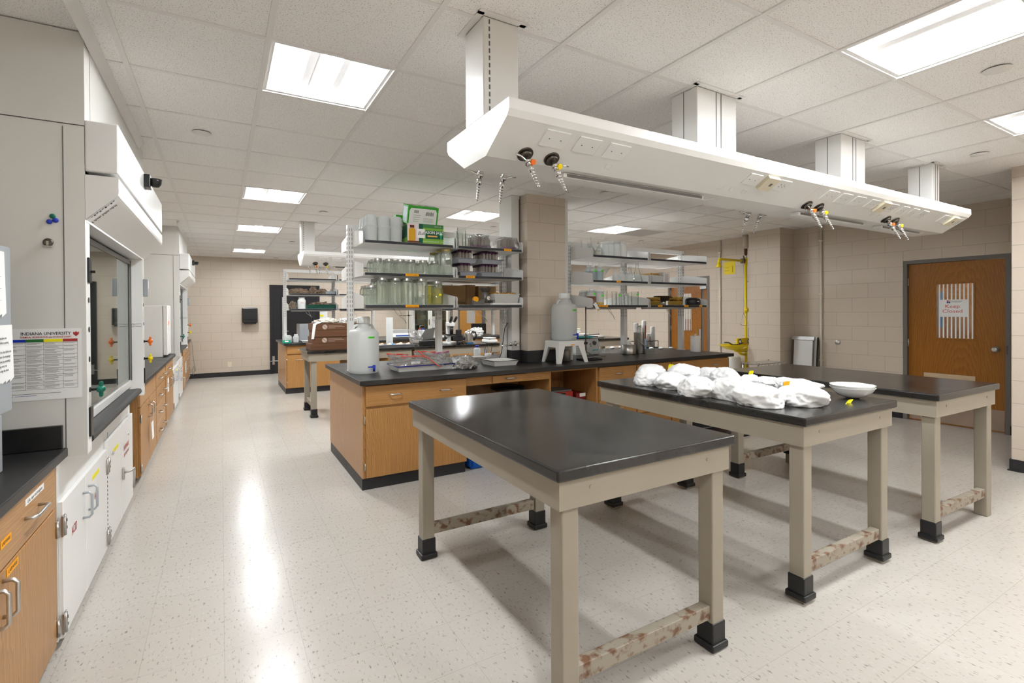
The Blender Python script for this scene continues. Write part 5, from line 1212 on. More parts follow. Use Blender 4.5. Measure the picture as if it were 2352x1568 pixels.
sx_ = KX(1830, 4.42); t = thing('black_appliance', 'glossy black oval appliance at right end of the lowest right shelf', 'appliance', (sx_, 4.44, S3)); MB().lathe([(0, 0), (.105, 0), (.113, .012), (.115, .06), (.105, .08), (.09, .09), (0, .092)], (sx_, 4.44, S3+.001), 28, sq=(1, .75)).build('housing', 'black', t); b = MB(); b.box(sx_-.07, sx_+.07, 4.42, 4.46, S3+.0925, S3+.102, .004); b.build('handle', 'steel', t); MB().box(sx_-.018, sx_+.018, 4.351, 4.353, S3+.045, S3+.055).build('badge', 'paper', t)
o = thing('hanging_tag', 'white tag with orange spot hanging from the right rack shelf corner', 'tag', (3.7, 4.29, 1.45)); P0 = ony(*K_(890, 725), 4.285); P1 = ony(*K_(930, 800), 4.285); D = (P1-P0); N = Vector((-D.z, 0, D.x)).normalized()*.022
b = MB(); b.quad(P0-N, P0+N, P1+N, P1-N); b.build('card', 'paper', o); q = P0+D*.85; MB().cyl(q+Vector((0, -.0015, 0)), q+Vector((0, -.0008, 0)), .011, n=12).build('spot', 'tape_o', o)
b = MB(); b.tube([P0, P0+Vector((-.005, .005, .04)), (P0.x-.01, YF-.002, S3-.01)], .0015, 5); b.build('string', 'paper', o)
from mathutils import noise
ZB = .9105
def M_(x, y): return (840+x/5.88, 700+y/5.88)
def J_(x, y): return (860+x/13.07, 680+y/13.07)
def N_(x, y): return (1010+x/11.2, 690+y/11.2)
def D_(x, y): return (620+x/7.125, 600+y/7.125)
# ------------------------------------------------------------------ carboys with blue spigots
def carboy(x, y, z, lab, water=0.):
    t = thing('carboy', lab, 'carboy', (x, y, z), 'white carboys with blue spigots'); R = .139
    MB().lathe([(0, .004), (R*.88, 0), (R*.97, .012), (R, .035), (R, .335), (R*.97, .365), (R*.84, .388), (R*.5, .405), (.052, .42), (.048, .45)], (x, y, z), 40).build('body', 'milk', t)
    c = MB(); c.lathe([(.047, .452), (.058, .452), (.058, .505), (.052, .512), (0, .512)], (x, y, z), 30)
    for k in range(20):
        a = 2*PI*k/20; c.box(-.003, .003, .056, .0605, .456, .502, 0, Matrix.Translation((x, y, z)) @ Matrix.Rotation(a, 4, 'Z'))
    c.build('cap', 'hdpe', t)
    h = MB()
    for s in (-1, 1): h.tube([(x+s*.05, y, z+.435), (x+s*.078, y, z+.43), (x+s*.092, y, z+.40), (x+s*.096, y, z+.383)], .012, 8)
    h.build('handle', 'milk', t)
    a = math.radians(18); ux, uy = math.sin(a), -math.cos(a); zz = z+.05
    b = MB(); b.cyl((x+ux*R*.96, y+uy*R*.96, zz), (x+ux*(R+.03), y+uy*(R+.03), zz), .013, n=12); b.build('spigot_socket', 'hdpe', t)
    b = MB(); p = Vector((x+ux*(R+.03), y+uy*(R+.03), zz)); b.cyl(p+Vector((0, 0, .02)), p-Vector((0, 0, .028)), .014, .01, 14); b.box(p.x-.055, p.x+.005, p.y-.006, p.y+.006, p.z+.008, p.z+.02, .003); b.box(p.x-.012, p.x+.012, p.y-.01, p.y+.01, p.z+.014, p.z+.03, .004); b.build('spigot', 'blue', t)
    q = [.05+k*.12 for k in range(5)]
    MB().prism([(x+math.sin(w_)*(R+.0006), y-math.cos(w_)*(R+.0006)) for w_ in q]+[(x+math.sin(w_)*(R+.0015), y-math.cos(w_)*(R+.0015)) for w_ in q[::-1]], 'z', z+.318, z+.334).build('tape_label', 'tape_g', t)
    text('RO & DI', .012, (x+math.sin(.3)*(R+.002), y-math.cos(.3)*(R+.002), z+.326), (PI/2, 0, .3), 'ink', t)
    if water: MB().lathe([(0, .008), (R*.9, .008), (R*.985, .036), (R*.985, water), (0, water)], (x, y, z), 36).build('water', 'water', t)
    return t
carboy(1.135, 4.545, ZB+.0005, 'white carboy with blue spigot on the left end of the bench worktop')
sx0, sx1, sy0, sy1, sh = 3.05, 3.45, 4.15, 4.455, .235
st = thing('step_stool', 'white plastic step stool holding a carboy before the block column', 'stool', (3.25, 4.3, ZB))
b = MB(); b.box(sx0+.035, sx1-.035, sy0+.03, sy1-.02, ZB+sh-.012, ZB+sh, .008); b.prism([(sx0+.035, ZB+sh-.07), (sx0+.09, ZB+sh-.055), (sx1-.09, ZB+sh-.055), (sx1-.035, ZB+sh-.07), (sx1-.033, ZB+sh-.006), (sx0+.033, ZB+sh-.006)], 'y', sy0+.026, sy0+.032)
b.prism([(sx0+.035, ZB+sh-.07), (sx1-.035, ZB+sh-.07), (sx1-.033, ZB+sh-.006), (sx0+.033, ZB+sh-.006)], 'y', sy1-.026, sy1-.02)
for x in (sx0+.033, sx1-.038): b.prism([(sy0+.03, ZB+sh-.07), (sy1-.02, ZB+sh-.07), (sy1-.02, ZB+sh-.006), (sy0+.03, ZB+sh-.006)], 'x', x, x+.005)
b.build('seat', 'whitep', st)
for fx, tx in ((sx0, sx0+.036), (sx1, sx1-.036)):
    for fy, ty in ((sy0, sy0+.03), (sy1, sy1-.022)):
        ox = .055 if fx == sx0 else -.055; oy = .045 if fy == sy0 else -.045; l = MB()
        A = [(fx, fy, ZB+.0006), (fx+ox*.8, fy, ZB+.0006), (fx+ox*.8, fy+oy*.2, ZB+.0006), (fx+ox*.2, fy+oy*.8, ZB+.0006), (fx, fy+oy*.8, ZB+.0006)]
        T = [(tx, ty, ZB+sh-.03), (tx+ox*1.5, ty, ZB+sh-.03), (tx+ox*1.5, ty+oy*.2, ZB+sh-.03), (tx+ox*.2, ty+oy*1.5, ZB+sh-.03), (tx, ty+oy*1.5, ZB+sh-.03)]
        l.hull(A+T); l.build('leg', 'whitep', st)
MB().box(3.24, 3.29, sy0+.0245, sy0+.0255, ZB+sh-.05, ZB+sh-.038).build('tape_label', 'tape_o', st)
carboy(3.245, 4.302, ZB+sh+.001, 'white carboy with blue spigot standing on the white step stool', .15)
o = thing('steel_tin', 'grey steel cylinder on the worktop beneath the white step stool', 'tin', (3.37, 4.37, ZB)); MB().lathe([(0, 0), (.038, 0), (.038, .12), (.035, .122), (0, .12)], (3.33, 4.37, ZB), 20).build('body', mat('dull_tin', (.33, .30, .26), .5, metal=.5), o)
# ------------------------------------------------------------------ enamel trays, sample bags, foil
M['enamel'] = mat('white_enamel', (.80, .80, .78), .2, coat=.5); M['brim'] = mat('blue_enamel_rim', (.015, .02, .22), .25)
tr = tray('enamel_tray', 1.40, 1.965, 4.37, 4.68, ZB+.0005, .05, 'enamel', 'brim', 'white enamel tray with blue rim holding bags of clay lumps', None, .02)
clay = mat('dried_clay', (.33, .27, .21), .9, var=.25, vscale=25, bump=.5, bscale=60)
def lump(x, y, z, r, lab, grp, m=clay, sq=(1, .8, .7), seed=1, name='clay_lump', cat='sample', res=2):
    t = thing(name, lab, cat, (x, y, z), grp); b = MB(); bmesh.ops.create_icosphere(b.bm, subdivisions=res, radius=1.)
    for v in b.bm.verts:
        k = 1+.30*noise.noise(v.co*1.6+Vector((seed*3.1, seed, 0)))
        v.co = Vector((v.co.x*r*sq[0]*k, v.co.y*r*sq[1]*k, max(v.co.z*r*sq[2]*k, -r*sq[2]*.75)))+Vector((x, y, z+r*sq[2]*.75))
    b.build('mass', m, t, True); return t
for k, (x, y, r) in enumerate(((1.46, 4.46, .048), (1.535, 4.43, .04), (1.62, 4.44, .046), (1.71, 4.43, .044), (1.78, 4.45, .05), (1.50, 4.56, .045), (1.60, 4.57, .05), (1.70, 4.56, .045), (1.82, 4.56, .05), (1.89, 4.47, .04))):
    lump(x, y, ZB+.006, r, 'grey-brown clay lump in a clear bag on the blue-rimmed tray', 'clay lumps on the blue-rimmed tray', seed=k+1)
def zipbag(name, lab, P, n, m='film', zipm=None, seed=1, amp=.01, loc=None):
    """limp flat bag: P = four corners (bottom-left, bottom-right, zip-right, zip-left); sags and puckers"""
    P = [Vector(p) for p in P]; t = thing(name, lab, 'bag', P[0]); rr = seed*7.7; b = MB(); G = []
    N = 16; nrm = (P[1]-P[0]).cross(P[3]-P[0]).normalized()
    for s in (1, -1):
        rows = []
        for i in range(N+1):
            row = []
            for j in range(N+1):
                u, v = i/N, j/N; p = P[0].lerp(P[1], u).lerp(P[3].lerp(P[2], u), v)
                bulge = (math.sin(PI*u)**.6)*(math.sin(PI*min(1, v*1.08))**.7 if v < .93 else 0)
                q = noise.noise(Vector((u*5+rr, v*5, s)))+.5*noise.noise(Vector((u*11+rr, v*11, s)))
                p = p+nrm*(s*n*bulge+q*amp*(0.3+bulge)); row.append(b.bm.verts.new(p))
            rows.append(row)
        for i in range(N):
            for j in range(N): b.bm.faces.new((rows[i][j], rows[i+1][j], rows[i+1][j+1], rows[i][j+1]))
    b.build('film', m, t)
    if zipm:
        z = MB(); z.tube([P[3]+(P[2]-P[3])*k/6+nrm*.004*math.sin(k*1.9+seed) for k in range(7)], .0045, 6); z.build('zip_strip', zipm, t)
    return t
M['zip'] = mat('red_zip', (.80, .06, .03), .35); M['zipp'] = mat('pink_zip', (.55, .12, .32), .35)
zipbag('zip_bag', 'clear zip bag with red strip, left rear on the blue-rimmed tray', [(1.42, 4.50, .935), (1.66, 4.52, .94), (1.60, 4.66, 1.045), (1.37, 4.62, 1.065)], .028, zipm='zip', seed=1)
zipbag('zip_bag', 'clear zip bag with red strip and handwritten patch, front of the blue-rimmed tray', [(1.42, 4.395, .955), (1.70, 4.395, .955), (1.72, 4.47, 1.04), (1.47, 4.48, 1.045)], .03, zipm='zip', seed=2)
zipbag('zip_bag', 'clear zip bag with red strip, rear middle of the blue-rimmed tray', [(1.66, 4.55, .95), (1.88, 4.56, .95), (1.90, 4.68, 1.055), (1.66, 4.68, 1.07)], .028, zipm='zip', seed=3)
zipbag('zip_bag', 'clear zip bag with pink strip at the right of the blue-rimmed tray', [(1.82, 4.50, .945), (2.02, 4.52, .945), (2.03, 4.64, 1.06), (1.85, 4.62, 1.045)], .02, zipm='zipp', seed=4)
pa, pb = ony(*M_(700, 620), 4.42), ony(*M_(1010, 838), 4.335)
zipbag('zip_bag', 'clear zip bag whose red strip hangs over the front of the tray', [(1.98, 4.44, .975), (1.93, 4.40, .955), pb, pa], .015, zipm='zip', seed=5)
o = thing('writing_patch', 'white handwritten label patch on the front zip bag', 'label', (1.58, 4.37, .985)); MB().prism([(1.535, .978), (1.62, .978), (1.622, 1.0), (1.537, 1.0)], 'y', 4.385, 4.386).build('patch', 'paper', o); text('Core\nSam 4.9.20', .011, (1.578, 4.384, .989), FRONT, 'ink', o)
foil = mat('crumpled_foil', (.62, .61, .60), .22, metal=.85)
def crumple(name, lab, cat, c, s, m, seed, f=4., a=.35, grp=None, res=4, flat=.9):
    t = thing(name, lab, cat, c, grp); b = MB(); bmesh.ops.create_icosphere(b.bm, subdivisions=res, radius=1.)
    for v in b.bm.verts:
        d = v.co.normalized(); k = 1+a*(abs(noise.noise(d*f+Vector((seed, 0, seed*2))))*1.3-.3)+a*.35*noise.noise(d*f*2.7+Vector((0, seed, 0)))
        z = d.z*k
        if z < -.55: z = -.55
        v.co = Vector((d.x*k*s[0], d.y*k*s[1], (z+.55)/1.55*s[2]))+Vector(c)
    b.build('mass', m, t); return t
crumple('foil_parcel', 'crumpled silver foil parcel in a clear bag right of the blue-rimmed tray', 'parcel', (2.085, 4.37, ZB+.001), (.115, .09, .075), foil, 3, 5., .5)
zipbag('zip_bag', 'clear zip bag loosely wrapped over the crumpled foil parcel', [(1.99, 4.29, .96), (2.19, 4.29, .955), (2.17, 4.42, 1.03), (1.97, 4.42, 1.035)], .03, zipm=None, seed=8, amp=.02)
tray('enamel_pan', 2.37, 2.66, 4.30, 4.60, ZB+.0005, .052, 'enamel', 'black', 'empty white enamel pan with black rim in front of the raceway', None, .022, rimw=.008)
bottle(2.60, 5.13, ZB+.0005, .04, .155, 'small square bottle with blue cap behind the white enamel pan', 'milk', 'blue', wide=.5)
# ------------------------------------------------------------------ right half of the bench top
t = thing('ring_stand', 'lab stand with a brown rod right of the step stool', 'stand', (3.6, 4.37, ZB)); MB().box(3.50, 3.74, 4.25, 4.42, ZB+.0005, ZB+.014, .003).build('base', 'blackm', t)
rr_ = mat('rusty_rod', (.085, .05, .035), .5, metal=.4)
MB().cyl((3.535, 4.29, ZB+.014), (3.535, 4.29, ZB+.60), .006, n=10).build('rod', rr_, t); c = MB(); c.box(3.52, 3.55, 4.275, 4.305, ZB+.275, ZB+.29); c.tube([(3.535, 4.29, ZB+.283), (3.7, 4.33, ZB+.285), (3.78, 4.35, ZB+.285)], .005, 6); c.build('clamp', 'dgrey', t)
t = thing('scissor_tongs', 'chrome tongs lying on worktop in front of the grey shaker', 'tongs', (3.8, 4.45, ZB)); c = MB(); c.tube([(3.62, 4.46, ZB+.12), (3.70, 4.46, ZB+.07), (3.80, 4.46, ZB+.02), (3.90, 4.46, ZB+.012)], .005, 6); c.tube([(3.66, 4.44, ZB+.008), (3.82, 4.45, ZB+.016), (3.98, 4.47, ZB+.01)], .005, 6); c.build('arms', 'chrome', t)
t = thing('lab_shaker', 'grey bench instrument with knob, coloured buttons and teal top edge', 'instrument', (4.03, 4.95, ZB)); b = MB(); b.prism([(4.85, ZB+.02), (4.85, ZB+.09), (4.88, ZB+.195), (5.15, ZB+.21), (5.15, ZB+.02)], 'x', 3.84, 4.22); b.box(3.85, 4.21, 4.86, 5.14, ZB+.0005, ZB+.02); b.build('housing', mat('pale_instrument', (.58, .60, .58), .4), t)
MB().box(3.80, 4.22, 4.87, 5.14, ZB+.215, ZB+.228, .004).build('platform', 'dgrey', t); MB().box(3.80, 4.14, 4.862, 4.8695, ZB+.213, ZB+.234).build('platform_edge', mat('teal_edge', (.05, .45, .45), .4), t)
MB().cyl((4.14, 4.872, ZB+.145), (4.14, 4.845, ZB+.138), .026, n=18).build('knob', 'dgrey', t); MB().cyl((4.075, 4.866, ZB+.13), (4.075, 4.856, ZB+.13), .008, n=12).build('red_button', 'red', t); MB().cyl((4.08, 4.858, ZB+.105), (4.08, 4.849, ZB+.105), .007, n=12).build('green_button', 'green', t); MB().box(3.93, 4.03, 4.858, 4.864, ZB+.13, ZB+.16).build('display', 'ink', t); MB().box(4.10, 4.20, 4.8485, 4.8495, ZB+.045, ZB+.06).build('badge', mat('teal_badge', (.08, .4, .45), .5), t)
brushed = mat('brushed_pot', (.50, .485, .46), .28, metal=1.)
t = thing('steel_pot', 'short wide brushed steel pot with a white cup inside', 'pot', (4.47, 4.585, ZB)); MB().lathe([(0, .0), (.08, 0), (.082, .008), (.082, .12), (.078, .122), (.076, .12), (.076, .01), (0, .01)], (4.47, 4.585, ZB+.0005), 32).build('pot_body', brushed, t)
o = thing('paper_cup', 'white cup standing up out of the short steel pot', 'cup', (4.485, 4.60, ZB+.011)); MB().lathe([(0, 0), (.02, 0), (.024, .16), (.022, .16), (.018, .005), (0, .005)], (4.485, 4.6, ZB+.0115), 18).build('cup_body', 'whitep', o)
t = thing('steel_pot', 'tall brushed steel canister with a wire bail beside the short pot', 'pot', (4.69, 4.62, ZB)); MB().lathe([(0, .0), (.069, 0), (.071, .008), (.071, .262), (.074, .27), (.068, .27), (.066, .26), (.066, .01), (0, .01)], (4.69, 4.62, ZB+.0005), 32).build('pot_body', brushed, t)
w_ = MB(); w_.tube([(4.618, 4.60, ZB+.2), (4.65, 4.52, ZB+.12), (4.70, 4.50, ZB+.10), (4.76, 4.53, ZB+.14), (4.762, 4.61, ZB+.2)], .0035, 6); w_.build('bail', 'chrome', t); MB().box(4.705, 4.735, 4.545, 4.553, ZB+.06, ZB+.19, .003).build('clip_handle', mat('pale_blue_plastic', (.32, .48, .68), .4), t)
o = thing('paper_cup', 'white cup showing above the rim of the tall steel canister', 'cup', (4.68, 4.62, ZB+.012)); MB().lathe([(0, 0), (.024, 0), (.028, .33), (.026, .33), (.02, .006), (0, .006)], (4.68, 4.62, ZB+.0125), 18).build('cup_body', 'whitep', o)
t = thing('tube_stand', 'black wire stand holding tall white tubes at right end of the bench', 'stand', (5.45, 5.25, ZB)); w_ = MB()
for z in (ZB+.005, ZB+.1): w_.tube([(5.22, 5.20, z), (5.66, 5.20, z), (5.66, 5.32, z), (5.22, 5.32, z)], .005, 6, True)
for x in (5.22, 5.66):
    for y in (5.2, 5.32): w_.cyl((x, y, ZB+.001), (x, y, ZB+.1), .005, n=6)
w_.build('wire_frame', 'blackm', t)
for k, (x, h, c) in enumerate(((5.27, .36, 0), (5.335, .33, 0), (5.43, .39, 1), (5.52, .20, 1), (5.61, .30, 0))):
    o = thing('document_tube', 'tall white cylinder in the black wire stand, %s' % ORD[k], 'tube', (x, 5.26, ZB), 'white cylinders in the wire stand'); MB().lathe([(0, 0), (.032, 0), (.032, h), (.03, h+.004), (0, h+.004)], (x, 5.26, ZB+.006), 20).build('tube_body', 'whitep', o)
    if c: MB().box(x-.008, x+.008, 5.2265, 5.2275, ZB+.04, ZB+h*.85).build('red_stripe', 'red', o)
o = thing('paper_roll', 'upright white paper towel roll on the right end of the bench', 'paper roll', (5.53, 4.40, ZB)); MB().lathe([(.02, 0), (.064, 0), (.065, .003), (.065, .207), (.064, .21), (.02, .21), (.02, 0)], (5.50, 4.41, ZB+.0005), 30).build('roll', 'paper', o); MB().tube([(5.44, 4.38, ZB+.21), (5.43, 4.36, ZB+.232), (5.46, 4.36, ZB+.238)], .008, 6).build('loose_sheet', 'paper', o)
for k, (px, py) in enumerate(((1005, 1150), (1075, 1145), (1430, 1160), (1520, 1160), (1645, 1155))):
    p = onz(*K_(px, py), .912); p.y = min(p.y, 5.42); p.x = min(p.x, 5.62)
    lump(p.x, p.y, ZB, .036, 'small white packet on the worktop behind the shelf posts, %s' % ORD[k], 'small white packets on the bench', M['paper'], (1.2, .8, .45), 20+k, 'white_packet', 'packet')
for k in range(3):
    vessel('glass_beaker', bk(.026, .05), 4.335+k*.085, 5.02, ZB+.0005, 'small clear beaker behind the middle post, %s' % ORD[k], 'small beakers behind the shaker', n=16)
v = MB(); v.cyl((2.82, 4.609, 1.11), (2.82, 4.575, 1.11), .024, n=16); v.tube([(2.82, 4.58, 1.11), (2.75, 4.56, 1.105), (2.66, 4.555, 1.10), (2.60, 4.555, 1.097)], .009, 8); v.cyl((2.78, 4.56, 1.09), (2.78, 4.56, 1.14), .014, n=10); v.cyl((2.72, 4.56, 1.09), (2.72, 4.56, 1.13), .012, n=10)
v.build('gas_cock', 'chrome', rl)
# under the bench
t = thing('recycling_bin', 'blue plastic bin in the knee space under the bench', 'bin', (2.18, 4.2, 0)); b = MB(); b.lathe([(0, .004), (.9, .004), (1, .03), (1.12, .36), (1.16, .362), (1.16, .375), (1.1, .372), (.96, .03), (0, .012)], (0, 0, 0), 4, Matrix.Rotation(PI/4, 4, 'Z'))
for v_ in b.bm.verts: v_.co = Vector((2.16+v_.co.x*.245, 4.22+v_.co.y*.21, v_.co.z+.001))
bmesh.ops.bevel(b.bm, geom=[e for e in b.bm.edges if abs(e.verts[0].co.z-e.verts[1].co.z) > .2], offset=.035, segments=3, affect='EDGES'); b.build('bin_body', mat('bin_blue', (.0, .085, .42), .4), t)
xs0, xs1 = Lx(1146, 890, 4.42), Lx(1230, 890, 4.42); zs = ony(1190, 884, 4.42).z; xc_ = 2.60
t = thing('lab_stool', 'round black stool tucked into the knee space', 'stool', (xc_, 4.42, 0)); MB().lathe([(0, -.05), (.17, -.05), (.185, -.035), (.185, -.01), (.17, 0), (0, .004)], (xc_, 4.42, zs), 30).build('seat', 'black', t); MB().lathe([(.186, -.045), (.19, -.04), (.19, -.03), (.186, -.025)], (xc_, 4.42, zs), 30).build('seat_ring', 'chrome', t)
MB().cyl((xc_, 4.42, .12), (xc_, 4.42, zs-.05), .025, n=14).build('column', 'chrome', t); b = MB()
for k in range(5): a = k*2*PI/5; b.tube([(xc_, 4.42, .12), (xc_+.22*math.cos(a), 4.42+.22*math.sin(a), .05)], .016, 8); b.lathe([(0, 0), (.024, .01), (.024, .04), (0, .05)], (xc_+.22*math.cos(a), 4.42+.22*math.sin(a), 0), 10)
b.build('base', 'black', t)
t = thing('cabinet_shelf', 'oak shelf inside the open-fronted cabinet', 'shelf', (3.18, 4.35, .44)); MB().box(2.883, 3.468, 4.09, 4.62, .43, .448).build('board', 'oak_x', t)
redp = mat('red_case', (.42, .03, .02), .4)
o = thing('tool_case', 'wide red tool case on the shelf of the open cabinet', 'case', (3.16, 4.35, .45)); MB().box(3.0, 3.30, 4.22, 4.48, .4485, .60, .01).build('case_body', redp, o); MB().box(3.0, 3.29, 4.23, 4.47, .6005, .618, .006).build('case_lid', 'dgrey', o); MB().box(3.09, 3.19, 4.205, 4.2195, .575, .592, .003).build('handle', 'black', o)
o = thing('tool_case', 'small dark red case with a white label right of the wide one', 'case', (3.40, 4.3, .45)); MB().box(3.325, 3.455, 4.20, 4.44, .4485, .575, .012).build('case_body', mat('dark_red_case', (.2, .012, .015), .4), o); MB().box(3.37, 3.45, 4.198, 4.1995, .535, .572).build('white_label', 'paper', o)
# ------------------------------------------------------------------ the white sample bags on the middle table
ZT = .9375
bagm = mat('white_tyvek', (.80, .80, .80), .6, var=.03, vscale=10)
from mathutils import noise as nz
def sack(px, py, wpx, hpx, depth, lab, seed, tagat=None, rz=0., tw=1):
    """limp cloth sack: flattened lump with a gathered neck and sharp folds"""
    p = onz(px, py, ZT); Zc = (p-EYE).dot(fw); sc = Zc/F
    a, h = wpx*sc/2, hpx*sc; b_ = depth
    c = Vector((p.x, p.y+b_*.92, ZT+.0005)); t = thing('sample_bag', lab, 'bag', c, 'white cloth sample bags on the middle table', 0)
    b = MB(); bmesh.ops.create_icosphere(b.bm, subdivisions=5, radius=1.)
    ca, sa = math.cos(rz), math.sin(rz); gd_ = Vector((math.cos(seed*2.4), math.sin(seed*2.4), .35)).normalized()
    for v in b.bm.verts:
        d = v.co.normalized(); o3 = Vector((seed*5.3, seed*1.7, 0))
        q = nz.noise(d*1.5+o3); f1 = 1-abs(nz.noise(d*2.6+o3+Vector((4, 0, 0))))*2; f2 = 1-abs(nz.noise(d*5.5+o3))*2; f3 = nz.noise(d*11+o3)
        k = 1+.16*q+.075*f1+.042*f2+.016*f3
        g = max(0, d.dot(gd_)-.80)/.20; k += .28*g*g*(1+.25*math.sin(math.atan2(d.y, d.z)*9))
        x, y, z = d.x*k, d.y*k, d.z*k
        flat = -.42
        if z < flat: z = flat; x *= 1.0; y *= 1.0
        zz = (z-flat)/(1.02-flat)*h
        v.co = Vector((c.x+(x*ca*a-y*sa*b_)*1.0, c.y+(x*sa*a+y*ca*b_), c.z+max(0, zz)))
    b.build('cloth', bagm, t, False)
    for f in t.children[0].data.polygons: f.use_smooth = True
    if tagat:
        tp = onz(tagat[0], tagat[1], ZT+.0) if tagat[2] == 0 else ony(tagat[0], tagat[1], c.y+tagat[2]); s = tagat[3]
        m = MB(); R_ = Vector((1, .15, 0)); U = Vector((tagat[4], -.2, 1)).normalized()
        w2, h2 = .034*s, .026*s
        for i in range(4):
            u0, u1 = -1+i*.5, -.5+i*.5; bend = lambda u: Vector((0, -.012*s*u*u, 0))
            m.quad(tp+R_*w2*u0-U*h2+bend(u0), tp+R_*w2*u1-U*h2+bend(u1), tp+R_*w2*u1+U*h2+bend(u1), tp+R_*w2*u0+U*h2+bend(u0))
        m.build('yellow_tag', 'tape_y' if tw else 'tape_o', t)
    return t
C2 = lambda x, y: (1440+x/4.523, 820+y/4.523)
def sk(x, y, w_, h, d, lab, seed, tag_=None, rz=0., tw=1): return sack(*C2(x, y), w_/4.523, h/4.523, d, lab, seed, tag_, rz, tw)
sk(345, 215, 340, 125, .10, 'white sample bag at the far left back, small yellow tag on top', 11, (*C2(440, 105), .02, 1.0, 0))
sk(300, 300, 255, 140, .09, 'white sample bag at left end of the front row', 2)
sk(700, 245, 350, 160, .11, 'large white sample bag, tallest one near the left of the back row', 13)
sk(575, 338, 330, 165, .10, 'white sample bag, second from left in the front row', 4)
sk(960, 245, 210, 130, .09, 'white sample bag at back with a yellow tag standing upright', 5, (*C2(1058, 148), .03, 1.0, -.3))
sk(1140, 290, 270, 165, .10, 'tall white sample bag at back with a yellow tag at its right', 16, (*C2(1268, 178), .0, 1.15, .2))
sk(890, 418, 400, 185, .11, 'wide white sample bag, third from left in the front row', 7)
sk(1370, 300, 190, 105, .07, 'small white sample bag peeping over the middle of the front row', 8)
sk(1180, 455, 230, 215, .10, 'white sample bag with deep folds, fourth from left in front row', 9)
sk(1570, 325, 270, 105, .08, 'white sample bag at back behind the orange tag', 20)
sk(1390, 485, 340, 215, .11, 'white sample bag with a pointed corner left of the nearest one', 21)
sk(1790, 350, 250, 120, .09, 'white sample bag at back, second from right', 12)
sk(1950, 385, 370, 140, .10, 'broad white sample bag at back right, behind the rightmost bag', 23)
sk(1580, 530, 425, 225, .115, 'nearest white sample bag, with an orange-yellow tag on its top', 14, (*C2(1628, 305), .02, 1.2, 0), 0, 0)
sk(2025, 517, 470, 205, .115, 'rightmost white sample bag with drawstring and yellow tag on the table', 15, (*C2(2275, 478), .0, 1.1, 1.2))
o = thing('drawstring', 'loose white drawstring on the black table between the two nearest bags', 'string', onz(*C2(1830, 490), ZT)); o_ = MB(); o_.tube([onz(*C2(1785, 440), ZT+.03), onz(*C2(1800, 478), ZT+.003), onz(*C2(1840, 492), ZT+.003), onz(*C2(1880, 510), ZT+.003)], .0016, 5); o_.build('cord', 'paper', o)
pd = onz(1984, 917, ZT)
for k, lab in ((0, 'lower of two nested white porcelain dishes beside the bags'), (1, 'upper of two nested white porcelain dishes beside the bags')):
    c = (pd.x, pd.y+.06, ZT+.0005+k*.014); o = thing('porcelain_dish', lab, 'dish', c, 'nested porcelain dishes')
    b = MB(); b.lathe([(0, 0), (.035, .001), (.075, .018), (.10, .043), (.112, .062), (.116, .066), (.112, .064), (.098, .045), (.073, .022), (.034, .006), (0, .005)], c, 40)
    for v in b.bm.verts:
        rv = Vector((v.co.x-c[0], v.co.y-c[1])); 
        if rv.length > .09:
            an = math.atan2(rv.y, rv.x); e = math.exp(-((an+.25)/.16)**2); v.co.x += rv.x*.11*e; v.co.y += rv.y*.11*e; v.co.z -= .004*e
    b.build('dish_body', mat('porcelain', (.84, .84, .82), .15, coat=.6) if 'porcelain' not in bpy.data.materials else bpy.data.materials['porcelain'], o)
# ------------------------------------------------------------------ small discs of the ceiling (sprinkler covers)
for k, (px, py, lab) in enumerate(((463, 303, 'round white cover plate in the ceiling nearest the left fume hood'), (2290, 157, 'round white cover plate in ceiling by the upper right lamp'), (2250, 352, 'round white cover plate in ceiling near the right wall'), (1388, 442, 'round white cover plate in ceiling under the overhead carrier'), (743, 486, 'round white cover plate in ceiling left of the jar cartons'),
                           (1714, 491, 'round white cover plate in ceiling beside the grey vent'), (1472, 553, 'round white cover plate in ceiling over the right glass shelves'), (1133, 521, 'round white cover plate in ceiling left of the column raceway'), (671, 555, 'round cover plate in ceiling by the far carrier post'), (634, 592, 'round cover plate in ceiling close to the back wall'))):
    p = onz(px, py, CE); o = thing('sprinkler_ceiling_cover', lab, 'cover plate', (p.x, p.y, CE), 'round ceiling cover plates'); MB().lathe([(0, -.011), (.056, -.011), (.058, -.009), (.058, -.007), (.05, -.006)], (p.x, p.y, CE), 24).build('disc', 'grid', o); MB().cyl((p.x, p.y, CE-.006), (p.x, p.y, CE-.0005), .046, n=20).build('shadow_ring', 'dgrey', o)
# ------------------------------------------------------------------ rear tables behind the near bench
def rear_table(x1, lab):
    return make_table(lab, (x1, 7.15, 0), .93, PI/2, 0, 1.52, .77)
rear_table(2.54, 'rear black-topped steel table with stacked brown boxes, beyond the near bench'); rear_table(4.065, 'rear black-topped steel table with kettle, seen under the jar shelves')
ZR = .9305
